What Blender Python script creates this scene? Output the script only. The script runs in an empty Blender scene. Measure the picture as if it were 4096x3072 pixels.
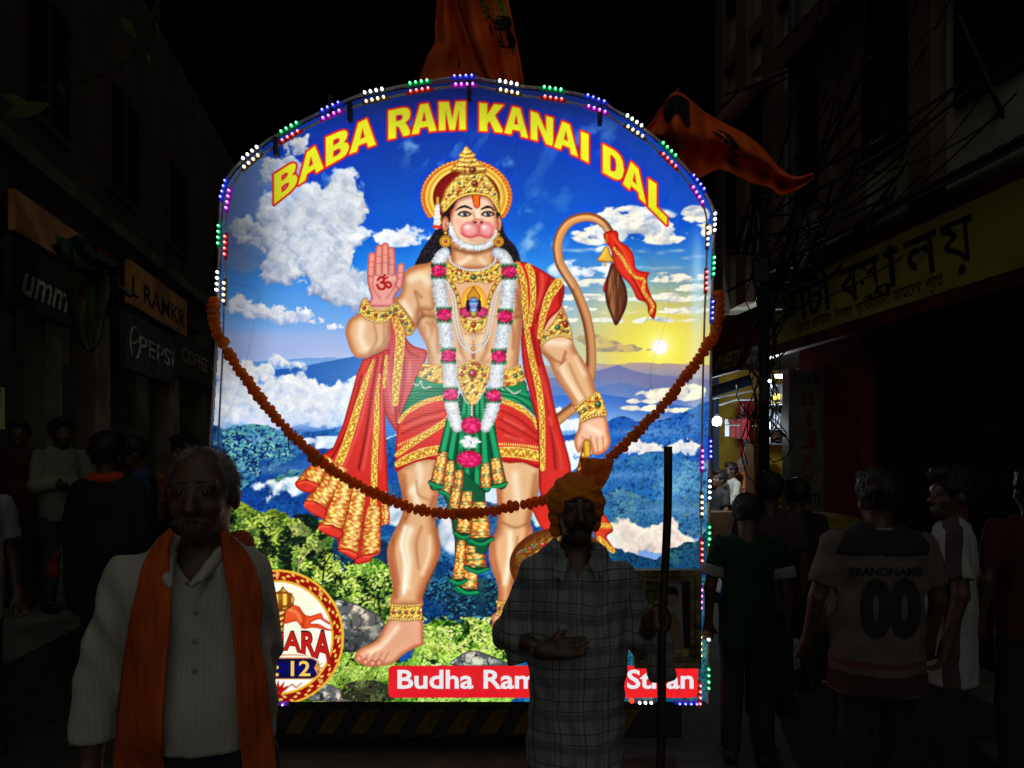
import bpy, bmesh, math, random
import numpy as np
from mathutils import Vector, Matrix
from mathutils.bvhtree import BVHTree
SC = bpy.context.scene
COL = SC.collection
R = math.radians
# ---------------------------------------------------------------- camera, night sky, soft town glow, exposure
F, HX, HY, CAMZ = 2872.0, 2048.0, 1852.0, 1.6          # focal length and horizon point in photograph pixels, eye height in metres
cam_d = bpy.data.cameras.new('camera'); cam = bpy.data.objects.new('camera', cam_d); COL.objects.link(cam)
cam.location = (0, 0, CAMZ); cam.rotation_euler = (R(90), 0, 0)
cam_d.sensor_width = 36; cam_d.lens = 36 * F / 4096; cam_d.shift_y = (HY - 1536) / 4096
cam_d.clip_start = .05; cam_d.clip_end = 2000
SC.camera = cam
world = bpy.data.worlds.new('World'); SC.world = world; world.use_nodes = True
nt = world.node_tree
bg = nt.nodes['Background']
sky = nt.nodes.new('ShaderNodeTexSky'); sky.sky_type = 'NISHITA'; sky.sun_disc = False
sky.sun_elevation = R(-8); sky.sun_rotation = R(180); sky.air_density = .6
nt.links.new(sky.outputs[0], bg.inputs[0]); bg.inputs[1].default_value = .004
sun_d = bpy.data.lights.new('town_glow', 'SUN'); sun_d.energy = .42; sun_d.angle = R(110); sun_d.color = (1, .95, .84)
sun = bpy.data.objects.new('town_glow', sun_d); COL.objects.link(sun)
sun.rotation_euler = Vector((-.32, .74, -.58)).to_track_quat('-Z', 'Y').to_euler()
SC.view_settings.view_transform = 'Standard'; SC.view_settings.look = 'None'
SC.view_settings.exposure = 0; SC.view_settings.gamma = 1
SC.cycles.max_bounces = 6; SC.cycles.use_denoising = True
SC.cycles.sample_clamp_indirect = 4

def P(px, py, Y):                                       # photograph pixel at a distance -> world point
    return Vector(((px - HX) / F * Y, Y, CAMZ + (HY - py) / F * Y))
def lin(c):
    c = np.asarray(c, float) / 255.
    return tuple(np.where(c <= .04045, c / 12.92, ((c + .055) / 1.055) ** 2.4))
# ---------------------------------------------------------------- materials
MATS = {}
def mat(name, col, rough=.75, col2=None, scale=6., bump=0., metal=0., det=4., spec=.3, trans=0., stretch=(1, 1, 1), coat=0.):
    if name in MATS: return MATS[name]
    m = bpy.data.materials.new(name); m.use_nodes = True; n = m.node_tree.nodes; l = m.node_tree.links
    b = n['Principled BSDF']; b.inputs['Roughness'].default_value = rough; b.inputs['Metallic'].default_value = metal
    b.inputs['Specular IOR Level'].default_value = spec
    if coat: b.inputs['Coat Weight'].default_value = coat
    tc = n.new('ShaderNodeTexCoord'); mp = n.new('ShaderNodeMapping'); mp.inputs['Scale'].default_value = stretch
    l.new(tc.outputs['Object'], mp.inputs[0])
    tx = n.new('ShaderNodeTexNoise'); tx.inputs['Scale'].default_value = scale; tx.inputs['Detail'].default_value = det
    l.new(mp.outputs[0], tx.inputs['Vector'])
    rp = n.new('ShaderNodeValToRGB'); rp.color_ramp.elements[0].position = .35; rp.color_ramp.elements[1].position = .68
    c2 = col2 or tuple(min(1, x * .72) for x in col)
    rp.color_ramp.elements[0].color = (*c2, 1); rp.color_ramp.elements[1].color = (*col, 1)
    l.new(tx.outputs['Fac'], rp.inputs[0]); l.new(rp.outputs[0], b.inputs['Base Color'])
    if bump:
        bp = n.new('ShaderNodeBump'); bp.inputs['Strength'].default_value = bump; bp.inputs['Distance'].default_value = .01
        l.new(tx.outputs['Fac'], bp.inputs['Height']); l.new(bp.outputs[0], b.inputs['Normal'])
    if trans:
        t = n.new('ShaderNodeBsdfTranslucent'); l.new(rp.outputs[0], t.inputs[0])
        mx = n.new('ShaderNodeMixShader'); mx.inputs[0].default_value = trans
        l.new(b.outputs[0], mx.inputs[1]); l.new(t.outputs[0], mx.inputs[2]); l.new(mx.outputs[0], n['Material Output'].inputs[0])
    MATS[name] = m
    return m
def emit(name, col, s):
    if name in MATS: return MATS[name]
    m = bpy.data.materials.new(name); m.use_nodes = True; n = m.node_tree.nodes
    b = n['Principled BSDF']; b.inputs['Base Color'].default_value = (*[x * .3 for x in col], 1); b.inputs['Roughness'].default_value = .3
    b.inputs['Emission Color'].default_value = (*col, 1); b.inputs['Emission Strength'].default_value = s
    MATS[name] = m
    return m
def stripes(name, base, bands, rough=.85, noise=.25, axis_mix=None):
    """woven cloth: base colour and bands of (axis, period, width, offset, colour, strength) in object space"""
    m = bpy.data.materials.new(name); m.use_nodes = True; n = m.node_tree.nodes; l = m.node_tree.links
    b = n['Principled BSDF']; b.inputs['Roughness'].default_value = rough; b.inputs['Specular IOR Level'].default_value = .15
    tc = n.new('ShaderNodeTexCoord'); nz = n.new('ShaderNodeTexNoise'); nz.inputs['Scale'].default_value = 4
    l.new(tc.outputs['Object'], nz.inputs['Vector'])
    ad = n.new('ShaderNodeVectorMath'); ad.operation = 'MULTIPLY_ADD'; ad.inputs[1].default_value = (.05, .05, .05)
    l.new(nz.outputs['Color'], ad.inputs[0]); l.new(tc.outputs['Object'], ad.inputs[2])
    sp = n.new('ShaderNodeSeparateXYZ'); l.new(ad.outputs[0], sp.inputs[0])
    cur = None
    def mathn(op, a, bv):
        k = n.new('ShaderNodeMath'); k.operation = op
        if hasattr(a, 'links') or hasattr(a, 'is_linked'): l.new(a, k.inputs[0])
        else: k.inputs[0].default_value = a
        if hasattr(bv, 'is_linked'): l.new(bv, k.inputs[1])
        else: k.inputs[1].default_value = bv
        return k.outputs[0]
    mx0 = n.new('ShaderNodeMix'); mx0.data_type = 'RGBA'
    mx0.inputs[6].default_value = (*base, 1); mx0.inputs[7].default_value = (*[x * (1 - noise) for x in base], 1)
    l.new(nz.outputs['Fac'], mx0.inputs[0]); cur = mx0.outputs[2]
    for ax, per, wid, off, col, st in bands:
        a = mathn('ADD', sp.outputs[ax], off); f = mathn('FRACT', mathn('DIVIDE', a, per), 0)
        k = mathn('MULTIPLY', mathn('LESS_THAN', f, wid / per), st)
        mx = n.new('ShaderNodeMix'); mx.data_type = 'RGBA'; l.new(k, mx.inputs[0]); l.new(cur, mx.inputs[6]); mx.inputs[7].default_value = (*col, 1)
        cur = mx.outputs[2]
    l.new(cur, b.inputs['Base Color'])
    MATS[name] = m
    return m
# ---------------------------------------------------------------- objects
def tag(o, label=None, cat=None, group=None, kind=None):
    if label: o['label'] = label
    if cat: o['category'] = cat
    if group: o['group'] = group
    if kind: o['kind'] = kind
    return o
def thing(name, label, cat, loc=(0, 0, 0), rz=0., group=None):
    o = bpy.data.objects.new(name, None); COL.objects.link(o); o.location = loc; o.rotation_euler = (0, 0, rz); o.empty_display_size = .1
    return tag(o, label, cat, group)
def obj(name, me, m, parent=None, mtx=None, smooth=False):
    o = bpy.data.objects.new(name, me); COL.objects.link(o)
    if m is not None and not me.materials: me.materials.append(m)
    if parent is not None: o.parent = parent
    if mtx is not None: o.matrix_basis = mtx
    if smooth: me.polygons.foreach_set('use_smooth', [True] * len(me.polygons))
    return o
class MB:
    """collects boxes, tubes, sheets and lathes into one mesh"""
    def __init__(s): s.v = []; s.f = []
    def add(s, v, f):
        b = len(s.v); s.v += [tuple(q) for q in v]; s.f += [tuple(i + b for i in q) for q in f]; return s
    def box(s, lo, hi, fr=None):
        x0, y0, z0 = lo; x1, y1, z1 = hi
        v = [(x0, y0, z0), (x1, y0, z0), (x1, y1, z0), (x0, y1, z0), (x0, y0, z1), (x1, y0, z1), (x1, y1, z1), (x0, y1, z1)]
        if fr: v = [fr(*q) for q in v]
        return s.add(v, [(0, 3, 2, 1), (4, 5, 6, 7), (0, 1, 5, 4), (1, 2, 6, 5), (2, 3, 7, 6), (3, 0, 4, 7)])
    def tube(s, pts, r, n=8, cap=True):
        pts = [Vector(p) for p in pts]; m = len(pts)
        rs = [r] * m if not hasattr(r, '__len__') else [np.interp(i / (m - 1), np.linspace(0, 1, len(r)), r) for i in range(m)]
        v = []; up = None
        for i, p in enumerate(pts):
            t = (pts[min(i + 1, m - 1)] - pts[max(i - 1, 0)]).normalized()
            if up is None: up = t.orthogonal().normalized()
            up = (up - t * up.dot(t)).normalized(); w = t.cross(up)
            v += [p + (up * math.cos(6.2832 * k / n) + w * math.sin(6.2832 * k / n)) * rs[i] for k in range(n)]
        f = [(i * n + k, i * n + (k + 1) % n, (i + 1) * n + (k + 1) % n, (i + 1) * n + k) for i in range(m - 1) for k in range(n)]
        if cap: f += [tuple(range(n - 1, -1, -1)), tuple((m - 1) * n + k for k in range(n))]
        return s.add(v, f)
    def lathe(s, prof, n=16, org=(0, 0, 0), fr=None):
        v = []
        for r_, z in prof:
            for k in range(n):
                q = (r_ * math.cos(6.2832 * k / n), r_ * math.sin(6.2832 * k / n), z)
                q = fr(*q) if fr else q
                v.append((q[0] + org[0], q[1] + org[1], q[2] + org[2]))
        m = len(prof)
        f = [(i * n + k, i * n + (k + 1) % n, (i + 1) * n + (k + 1) % n, (i + 1) * n + k) for i in range(m - 1) for k in range(n)]
        f += [tuple(range(n - 1, -1, -1)), tuple((m - 1) * n + k for k in range(n))]
        return s.add(v, f)
    def prism(s, pts, a, b, fr):
        """outline pts (u,v) extruded from depth a to b through fr(u,v,w)"""
        n = len(pts)
        v = [fr(u, w_, a) for u, w_ in pts] + [fr(u, w_, b) for u, w_ in pts]
        return s.add(v, [tuple(range(n)), tuple(range(2 * n - 1, n - 1, -1))] + [(i, i + n, (i + 1) % n + n, (i + 1) % n) for i in range(n)])
    def sheet(s, grid, th=0.):
        """rows of points -> surface; th thickens it"""
        m, n = len(grid), len(grid[0])
        A = np.array([[tuple(q) for q in r_] for r_ in grid])
        if th:
            du = np.gradient(A, axis=1); dv = np.gradient(A, axis=0); N = np.cross(du, dv); N /= np.linalg.norm(N, axis=2, keepdims=True) + 1e-9
            B = A - N * th
            v = np.vstack([A.reshape(-1, 3), B.reshape(-1, 3)])
        else: v = A.reshape(-1, 3)
        I = lambda i, j: i * n + j
        f = [(I(i, j), I(i, j + 1), I(i + 1, j + 1), I(i + 1, j)) for i in range(m - 1) for j in range(n - 1)]
        if th:
            k = m * n
            f += [tuple(q + k for q in reversed(x)) for x in f]
            rim = [I(0, j) for j in range(n)] + [I(i, n - 1) for i in range(1, m)] + [I(m - 1, j) for j in range(n - 2, -1, -1)] + [I(i, 0) for i in range(m - 2, 0, -1)]
            f += [(rim[i], rim[i] + k, rim[(i + 1) % len(rim)] + k, rim[(i + 1) % len(rim)]) for i in range(len(rim))]
        return s.add(v, f)
    def mesh(s, name='part'):
        me = bpy.data.meshes.new(name); me.from_pydata(s.v, [], s.f); me.update(); return me
    def build(s, name, m, parent=None, smooth=False, fix=True):
        me = s.mesh(name)
        if fix:
            bm = bmesh.new(); bm.from_mesh(me); bmesh.ops.recalc_face_normals(bm, faces=bm.faces); bm.to_mesh(me); bm.free()
        return obj(name, me, m, parent, smooth=smooth)
def resamp(pts, n):
    p = np.array([tuple(q) for q in pts], float); s = np.r_[0, np.cumsum(np.linalg.norm(np.diff(p, axis=0), axis=1))]
    t = np.linspace(0, s[-1], n)
    return np.stack([np.interp(t, s, p[:, i]) for i in range(p.shape[1])], 1)
def cspline(pts, n=8):
    p = np.array([tuple(q) for q in pts], float)
    q = np.vstack([2 * p[:1] - p[1:2], p, 2 * p[-1:] - p[-2:-1]]); out = []; t = np.linspace(0, 1, n, endpoint=False)[:, None]
    for i in range(1, len(q) - 2):
        a, b, c, d = q[i - 1], q[i], q[i + 1], q[i + 2]
        out.append(.5 * (2 * b + (c - a) * t + (2 * a - 5 * b + 4 * c - d) * t ** 2 + (3 * b - a - 3 * c + d) * t ** 3))
    return np.vstack(out + [p[-1:]])
FONT = None
try: FONT = bpy.data.fonts.load(bpy.utils.system_resource('DATAFILES') + '/fonts/Inter.woff2')
except Exception: FONT = None
def text_obj(body, m, parent, org, U, V, size, width=None, bold=0., ext=.002, name='letter', align='LEFT', shear=0., warp=None, spacing=1., split=True, plain=False):
    """real lettering: font outlines laid in the plane org + u*U + v*V, one object for each letter (one for each word of joined script)"""
    cu = bpy.data.curves.new('lettering', 'FONT'); cu.body = body; cu.size = 1; cu.offset = bold; cu.align_x = align; cu.resolution_u = 3; cu.shear = shear; cu.space_character = spacing
    if FONT is not None and not plain: cu.font = FONT
    t = bpy.data.objects.new('lettering_source', cu); COL.objects.link(t)
    bpy.context.view_layer.update()
    me = bpy.data.meshes.new_from_object(t.evaluated_get(bpy.context.evaluated_depsgraph_get()))
    bpy.data.objects.remove(t); bpy.data.curves.remove(cu)
    n = len(me.vertices)
    if not n: return []
    co = np.zeros(n * 3); me.vertices.foreach_get('co', co); co = co.reshape(-1, 3)
    fc = [tuple(p.vertices) for p in me.polygons]; bpy.data.meshes.remove(me)
    kx = size if width is None else width / max(co[:, 0].max() - co[:, 0].min(), 1e-6)
    if width is not None and align == 'LEFT': co[:, 0] -= co[:, 0].min()
    U = Vector(U).normalized(); V = Vector(V).normalized(); N = U.cross(V)
    # islands -> letters
    par = list(range(n))
    def fd(i):
        while par[i] != i: par[i] = par[par[i]]; i = par[i]
        return i
    for f in fc:
        for i in f[1:]: par[fd(i)] = fd(f[0])
    isl = {}
    for f in fc: isl.setdefault(fd(f[0]), []).append(f)
    its = sorted(([min(co[i, 0] for f in fs for i in f), max(co[i, 0] for f in fs for i in f), fs] for fs in isl.values()), key=lambda q: q[0])
    grp = []
    for a_, b_, fs in its:
        if grp and (not split or a_ < grp[-1][1] - .35 * min(b_ - a_, grp[-1][1] - grp[-1][0])): grp[-1][1] = max(grp[-1][1], b_); grp[-1][2] += fs
        else: grp.append([a_, b_, list(fs)])
    u, v = co[:, 0] * kx, co[:, 1] * size
    if warp is not None: u, v = warp(u, v)
    W = np.array(org)[None] + u[:, None] * np.array(U) + v[:, None] * np.array(V) + np.array(N) * ext
    out = []
    for a_, b_, fs in grp:
        ids = sorted({i for f in fs for i in f}); mp = {i: k for k, i in enumerate(ids)}
        q = bpy.data.meshes.new(name); q.from_pydata([tuple(W[i]) for i in ids], [], [tuple(mp[i] for i in f) for f in fs]); q.update()
        out.append(obj(name, q, m, parent))
    return out
# ---------------------------------------------------------------- smooth solids on a grid (bodies, clothes, hair)
class Field:
    def __init__(s, lo, hi, h):
        s.h = h; s.lo = np.array(lo, float); n = np.ceil((np.array(hi) - s.lo) / h).astype(int) + 1; s.n = n
        s.f = np.full(n, .5, np.float32)
        s.ax = [s.lo[i] + np.arange(n[i]) * h for i in range(3)]
    def blk(s, lo, hi):
        a = np.clip(((np.array(lo) - s.lo) / s.h).astype(int) - 1, 0, s.n); b = np.clip(((np.array(hi) - s.lo) / s.h).astype(int) + 2, 0, s.n)
        return None if (b <= a).any() else tuple(slice(i, j) for i, j in zip(a, b))
    def pts(s, w): return np.meshgrid(*[s.ax[i][w[i]] for i in range(3)], indexing='ij', sparse=True)
    def mrg(s, w, d, k, cut):
        g = s.f[w]
        if cut: d = -d; hh = np.clip(.5 - .5 * (g - d) / k, 0, 1); s.f[w] = g * (1 - hh) + d * hh + k * hh * (1 - hh)
        else: hh = np.clip(.5 + .5 * (g - d) / k, 0, 1); s.f[w] = g * (1 - hh) + d * hh - k * hh * (1 - hh)
    def cone(s, a, b, ra, rb, k=.02, cut=False, fl=1.):
        """limb from a to b; fl > 1 flattens it front to back"""
        a = np.array(a, float); b = np.array(b, float); r = max(ra, rb) + 2 * k + .02
        w = s.blk(np.minimum(a, b) - r, np.maximum(a, b) + r)
        if w is None: return s
        x, y, z = s.pts(w); e = b - a; l = e[0] ** 2 + (e[1] * fl) ** 2 + e[2] ** 2 + 1e-12
        px, py, pz = x - a[0], (y - a[1]) * fl, z - a[2]
        t = np.clip((px * e[0] + py * e[1] * fl + pz * e[2]) / l, 0, 1)
        d = np.sqrt((px - e[0] * t) ** 2 + (py - e[1] * fl * t) ** 2 + (pz - e[2] * t) ** 2) - (ra + (rb - ra) * t)
        s.mrg(w, d, k, cut); return s
    def ell(s, c, r, k=.02, cut=False, rot=None):
        c = np.array(c, float); r = np.array(r, float); m = (r.max() if rot is not None else r) + 2 * k + .02
        w = s.blk(c - m, c + m)
        if w is None: return s
        x, y, z = s.pts(w); x, y, z = x - c[0], y - c[1], z - c[2]
        if rot is not None:
            q = np.array(rot.to_3x3()).T
            x, y, z = q[0, 0] * x + q[0, 1] * y + q[0, 2] * z, q[1, 0] * x + q[1, 1] * y + q[1, 2] * z, q[2, 0] * x + q[2, 1] * y + q[2, 2] * z
        d = np.sqrt((x / r[0]) ** 2 + (y / r[1]) ** 2 + (z / r[2]) ** 2)
        d = (d - 1) * np.minimum(r.min() * 1.2, 1)
        s.mrg(w, d, k, cut); return s
    def half(s, p, n):
        """keep only what lies behind the plane through p with outward normal n"""
        x, y, z = s.pts((slice(None),) * 3); n = np.array(n, float); n /= np.linalg.norm(n)
        s.f = np.maximum(s.f, ((x - p[0]) * n[0] + (y - p[1]) * n[1] + (z - p[2]) * n[2]).astype(np.float32)); return s
    def wrinkle(s, amp, fx, fy, fz, seed=0, zlo=None, zhi=None):
        rng = np.random.default_rng(seed); x, y, z = s.pts((slice(None),) * 3); g = 0
        for i in range(5):
            a = rng.normal(size=3); ph = rng.random() * 6
            q = np.sin(.6 * (a[0] * fx * x + a[1] * fy * y + a[2] * fz * z) + ph + 1.3 * np.sin(fz * .4 * z + fx * .5 * x + i)); g = g + (q if i % 2 else 1.6 * np.abs(q) - .9)
        s.f = s.f + (amp * .45 * g).astype(np.float32); return s
    def mesh(s, name):
        f = s.f; n = s.n
        for a in range(3):                                  # close at the border
            for e in (0, -1):
                q = [slice(None)] * 3; q[a] = e; f[tuple(q)] = np.maximum(f[tuple(q)], 1e-4)
        ins = f < 0
        cs = np.zeros(n - 1, np.int8)
        for i in (0, 1):
            for j in (0, 1):
                for k in (0, 1): cs += ins[i:n[0] - 1 + i, j:n[1] - 1 + j, k:n[2] - 1 + k]
        act = (cs > 0) & (cs < 8)
        idx = np.full(n - 1, -1, np.int64); c = np.argwhere(act); idx[act] = np.arange(len(c))
        acc = np.zeros((len(c), 3)); cnt = np.zeros(len(c))
        cor = [(i, j, k) for i in (0, 1) for j in (0, 1) for k in (0, 1)]
        val = {q: f[c[:, 0] + q[0], c[:, 1] + q[1], c[:, 2] + q[2]].astype(float) for q in cor}
        for q in cor:
            for a in range(3):
                if q[a]: continue
                r_ = list(q); r_[a] = 1; r_ = tuple(r_)
                va, vb = val[q], val[r_]; m = (va < 0) != (vb < 0)
                t = np.where(m, va / np.where(m, va - vb, 1), 0)
                p = np.array(q, float)[None].repeat(len(c), 0); p[:, a] += t
                acc[m] += p[m]; cnt[m] += 1
        v = (c + acc / np.maximum(cnt, 1)[:, None]) * s.h + s.lo
        faces = []
        for a in range(3):
            b_, c_ = (a + 1) % 3, (a + 2) % 3
            s0 = [slice(1, n[i] - 1) for i in range(3)]; s0[a] = slice(0, n[a] - 1); s1 = list(s0); s1[a] = slice(1, n[a])
            A, B = ins[tuple(s0)], ins[tuple(s1)]
            e = np.argwhere(A != B); o = np.array([1, 1, 1]); o[a] = 0; e = e + o
            fl = A[tuple((e - o).T)]
            def cell(db, dc):
                q = e.copy(); q[:, b_] -= db; q[:, c_] -= dc; return idx[q[:, 0], q[:, 1], q[:, 2]]
            qd = np.stack([cell(1, 1), cell(0, 1), cell(0, 0), cell(1, 0)], 1)
            qd[~fl] = qd[~fl][:, ::-1]
            faces.append(qd)
        fc = np.vstack(faces)
        me = bpy.data.meshes.new(name)
        me.vertices.add(len(v)); me.vertices.foreach_set('co', v.ravel())
        me.loops.add(fc.size); me.loops.foreach_set('vertex_index', fc.ravel().astype(np.int32))
        me.polygons.add(len(fc)); me.polygons.foreach_set('loop_start', np.arange(0, fc.size, 4, dtype=np.int32))
        me.update(calc_edges=True); me.validate()
        me.polygons.foreach_set('use_smooth', np.ones(len(me.polygons), bool))
        return me
# ---------------------------------------------------------------- printed artwork of the light box (numbers only, no files)
AX0, AY0, AX1, AY1, AST = 800.0, 296.0, 2866.0, 2816.0, 2.85
AW = int((AX1 - AX0) / AST) + 1
AH = int((AY1 - AY0) / AST) + 1
def paint_art():
    rng = np.random.default_rng(7)
    gx = AX0 + np.arange(AW) * AST
    gy = AY0 + np.arange(AH) * AST
    X, Y = np.meshgrid(gx, gy)
    img = np.zeros((AH, AW, 3))
    # ---- noise
    tabs = [rng.random((256, 256)) for _ in range(6)]
    def vn(x, y, k=0):
        t = tabs[k % 6]
        xi = np.floor(x).astype(int); yi = np.floor(y).astype(int)
        fx = x - xi; fy = y - yi
        fx = fx * fx * (3 - 2 * fx); fy = fy * fy * (3 - 2 * fy)
        a = t[yi & 255, xi & 255]; b = t[yi & 255, (xi + 1) & 255]
        c = t[(yi + 1) & 255, xi & 255]; d = t[(yi + 1) & 255, (xi + 1) & 255]
        return (a + (b - a) * fx) * (1 - fy) + (c + (d - c) * fx) * fy
    def fbm(x, y, sc, o=4, k=0, g=.5):
        s = 0; a = 1; n = 0
        for i in range(o):
            s = s + a * vn(x / sc + 17.3 * i, y / sc + 9.1 * i, k + i); n += a
            a *= g; sc = sc / 2.03
        return s / n
    def sst(a, b, x):
        t = np.clip((x - a) / (b - a), 0, 1)
        return t * t * (3 - 2 * t)
    C = lambda *c: np.array(c, float)
    def mix(a, b, t):
        return a + (b - a) * t[..., None]
    def win(x0, y0, x1, y1):
        i0 = max(0, int((x0 - AX0) / AST) - 1); i1 = min(AW, int((x1 - AX0) / AST) + 3)
        j0 = max(0, int((y0 - AY0) / AST) - 1); j1 = min(AH, int((y1 - AY0) / AST) + 3)
        if i1 <= i0 or j1 <= j0: return None
        return slice(j0, j1), slice(i0, i1)
    def put(w, col, a):
        img[w] += (col - img[w]) * a[..., None]
    def spline(p, closed=True, n=6):
        p = np.array(p, float)
        if closed:
            q = np.vstack([p[-1:], p, p[:2]])
        else:
            q = np.vstack([2 * p[:1] - p[1:2], p, 2 * p[-1:] - p[-2:-1]])
        out = []
        t = np.linspace(0, 1, n, endpoint=False)[:, None]
        for i in range(1, len(q) - 2):
            a, b, c, d = q[i - 1], q[i], q[i + 1], q[i + 2]
            out.append(.5 * ((2 * b) + (-a + c) * t + (2 * a - 5 * b + 4 * c - d) * t ** 2 + (-a + 3 * b - 3 * c + d) * t ** 3))
        out = np.vstack(out)
        if not closed: out = np.vstack([out, p[-1:]])
        return out
    def sdf(polys, w):
        x, y = X[w], Y[w]
        ins = np.zeros(x.shape, bool); d2 = np.full(x.shape, 1e12)
        for p in polys:
            q = np.roll(p, -1, 0)
            for (ax, ay), (bx, by) in zip(p, q):
                ex, ey = bx - ax, by - ay
                l = ex * ex + ey * ey
                if l < 1e-9: continue
                px, py = x - ax, y - ay
                h = np.clip((px * ex + py * ey) / l, 0, 1)
                d2 = np.minimum(d2, (px - ex * h) ** 2 + (py - ey * h) ** 2)
                if ey != 0:
                    c = ((ay <= y) != (by <= y)) & (px < ex * (y - ay) / ey)
                    ins ^= c
        d = np.sqrt(d2)
        return np.where(ins, -d, d)
    def poly(p, col, smooth=True, edge=None, ew=20, fe=1.6, a=1., tex=None, hi=None, hd=(-.5, -.6), holes=(), n=5, line=None, lw=3):
        p = np.array(p, float)
        if smooth: p = spline(p, True, n)
        m = max(fe, lw if line is not None else 0) + 3
        w = win(p[:, 0].min() - m, p[:, 1].min() - m, p[:, 0].max() + m, p[:, 1].max() + m)
        if w is None: return
        d = sdf([p] + [np.array(h, float) for h in holes], w)
        if line is not None:
            put(w, C(*line), np.clip(.5 - (d - lw) / fe, 0, 1))
        c = np.broadcast_to(C(*col), d.shape + (3,)).copy()
        if tex is not None: c = tex(X[w], Y[w], d)
        if edge is not None:
            c = mix(c, C(*edge), 1 - sst(0, ew, -d))
        if hi is not None:
            gy_, gx_ = np.gradient(d)
            k = sst(0, ew * 1.5, -d)
            lam = np.clip(gx_ * hd[0] / AST + gy_ * hd[1] / AST, -1, 1)
            c = mix(c, C(*hi), np.clip(lam, 0, 1) * sst(2, ew * .6, -d) * (1 - k * .7) * .8)
        put(w, c, np.clip(.5 - d / fe, 0, 1) * a)
    def stroke(p, r, col, edge=None, a=1., fe=1.6, tex=None, soft=False, smooth=True, off=0., n=5, cap=False):
        p = np.array(p, float)
        if smooth and len(p) > 2: p = spline(p, False, n)
        if np.ndim(r) == 0: rr = np.full(len(p), float(r))
        else: rr = np.interp(np.linspace(0, 1, len(p)), np.linspace(0, 1, len(r)), r)
        m = rr.max() * (2.2 if soft else 1) + 4
        w = win(p[:, 0].min() - m, p[:, 1].min() - m, p[:, 0].max() + m, p[:, 1].max() + m)
        if w is None: return
        x, y = X[w], Y[w]
        best = np.full(x.shape, 1e9); q = np.zeros(x.shape); along = np.zeros(x.shape); side = np.zeros(x.shape)
        L = 0
        for i in range(len(p) - 1):
            ax, ay = p[i]; ex, ey = p[i + 1] - p[i]
            l = math.hypot(ex, ey)
            if l < 1e-6: continue
            px, py = x - ax, y - ay
            h = (px * ex + py * ey) / (l * l)
            h = np.clip(h, 0, 1)
            dd = np.hypot(px - ex * h, py - ey * h)
            r_ = rr[i] + (rr[i + 1] - rr[i]) * h
            v = dd / np.maximum(r_, .1)
            b = v < best
            best = np.where(b, v, best); q = np.where(b, r_, q)
            along = np.where(b, L + h * l, along)
            side = np.where(b, np.sign(px * ey - py * ex) * v, side)
            L += l
        if soft:
            put(w, C(*col), np.exp(-best ** 2 * 1.6) * a); return
        c = np.broadcast_to(C(*col), x.shape + (3,)).copy()
        if tex is not None: c = tex(x, y, side, along, q)
        if edge is not None: c = mix(c, C(*edge), sst(.25, 1.05, np.abs(side + off)))
        put(w, c, np.clip(.5 - (best - 1) * q / fe, 0, 1) * a)
    def ell(cx, cy, rx, ry, col, edge=None, a=1., hi=None, fe=1.8, tex=None, rot=0):
        m = max(rx, ry) + 4
        w = win(cx - m, cy - m, cx + m, cy + m)
        if w is None: return
        x, y = X[w] - cx, Y[w] - cy
        if rot:
            x, y = x * math.cos(rot) + y * math.sin(rot), -x * math.sin(rot) + y * math.cos(rot)
        v = np.hypot(x / rx, y / ry)
        c = np.broadcast_to(C(*col), v.shape + (3,)).copy()
        if tex is not None: c = tex(X[w], Y[w], v)
        if edge is not None: c = mix(c, C(*edge), sst(.35, 1., v))
        if hi is not None: c = mix(c, C(*hi), np.exp(-(((x / rx + .3) / .35) ** 2 + ((y / ry + .35) / .3) ** 2)))
        put(w, c, np.clip(.5 - (v - 1) * min(rx, ry) / fe, 0, 1) * a)
    def glow(cx, cy, rx, ry, col, a=1., p=1.6):
        w = win(cx - rx * 2.2, cy - ry * 2.2, cx + rx * 2.2, cy + ry * 2.2)
        if w is None: return
        v = np.hypot((X[w] - cx) / rx, (Y[w] - cy) / ry)
        put(w, C(*col), np.exp(-v ** 2 * p) * a)
    def T(o, pts):
        ox, oy, s = o
        return [(ox + x * s, oy + y * s) for x, y in pts]
    k_ = 1100 / 2212
    ZA, ZB, ZC, ZD, ZE, ZF = (800, 300, k_), (1800, 300, k_), (800, 1050, k_), (1800, 1050, k_), (800, 1800, k_), (1800, 2000, k_)
    FZ, TZ, WZ, BZ = (1650, 560, 500 / 1659), (1600, 1000, 600 / 2212), (1550, 1350, 800 / 2212), (1050, 2250, 400 / 1106)
    # ---- sky
    ys = [296, 480, 700, 900, 1050, 1200, 1400, 1520, 1700]
    cs = np.array([(12, 32, 104), (12, 50, 146), (8, 66, 178), (12, 88, 204), (40, 124, 222), (84, 150, 226), (150, 182, 232), (176, 200, 238), (196, 214, 240)], float)
    for c in range(3): img[..., c] = np.interp(Y, ys, cs[:, c])
    img *= (1 + .05 * (fbm(X, Y, 420, 3, 2) - .5))[..., None]
    # sunset on the right
    v = np.hypot((X - 2640) / 1.25, Y - 1385)
    img[:] = mix(img, C(204, 188, 134), np.exp(-(np.hypot((X - 2600) / 2.1, Y - 1370) / 215) ** 2) * .85)
    img[:] = mix(img, C(236, 206, 70), np.exp(-(v / 230) ** 2) * .95)
    img[:] = mix(img, C(246, 240, 90), np.exp(-(v / 110) ** 2))
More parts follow.
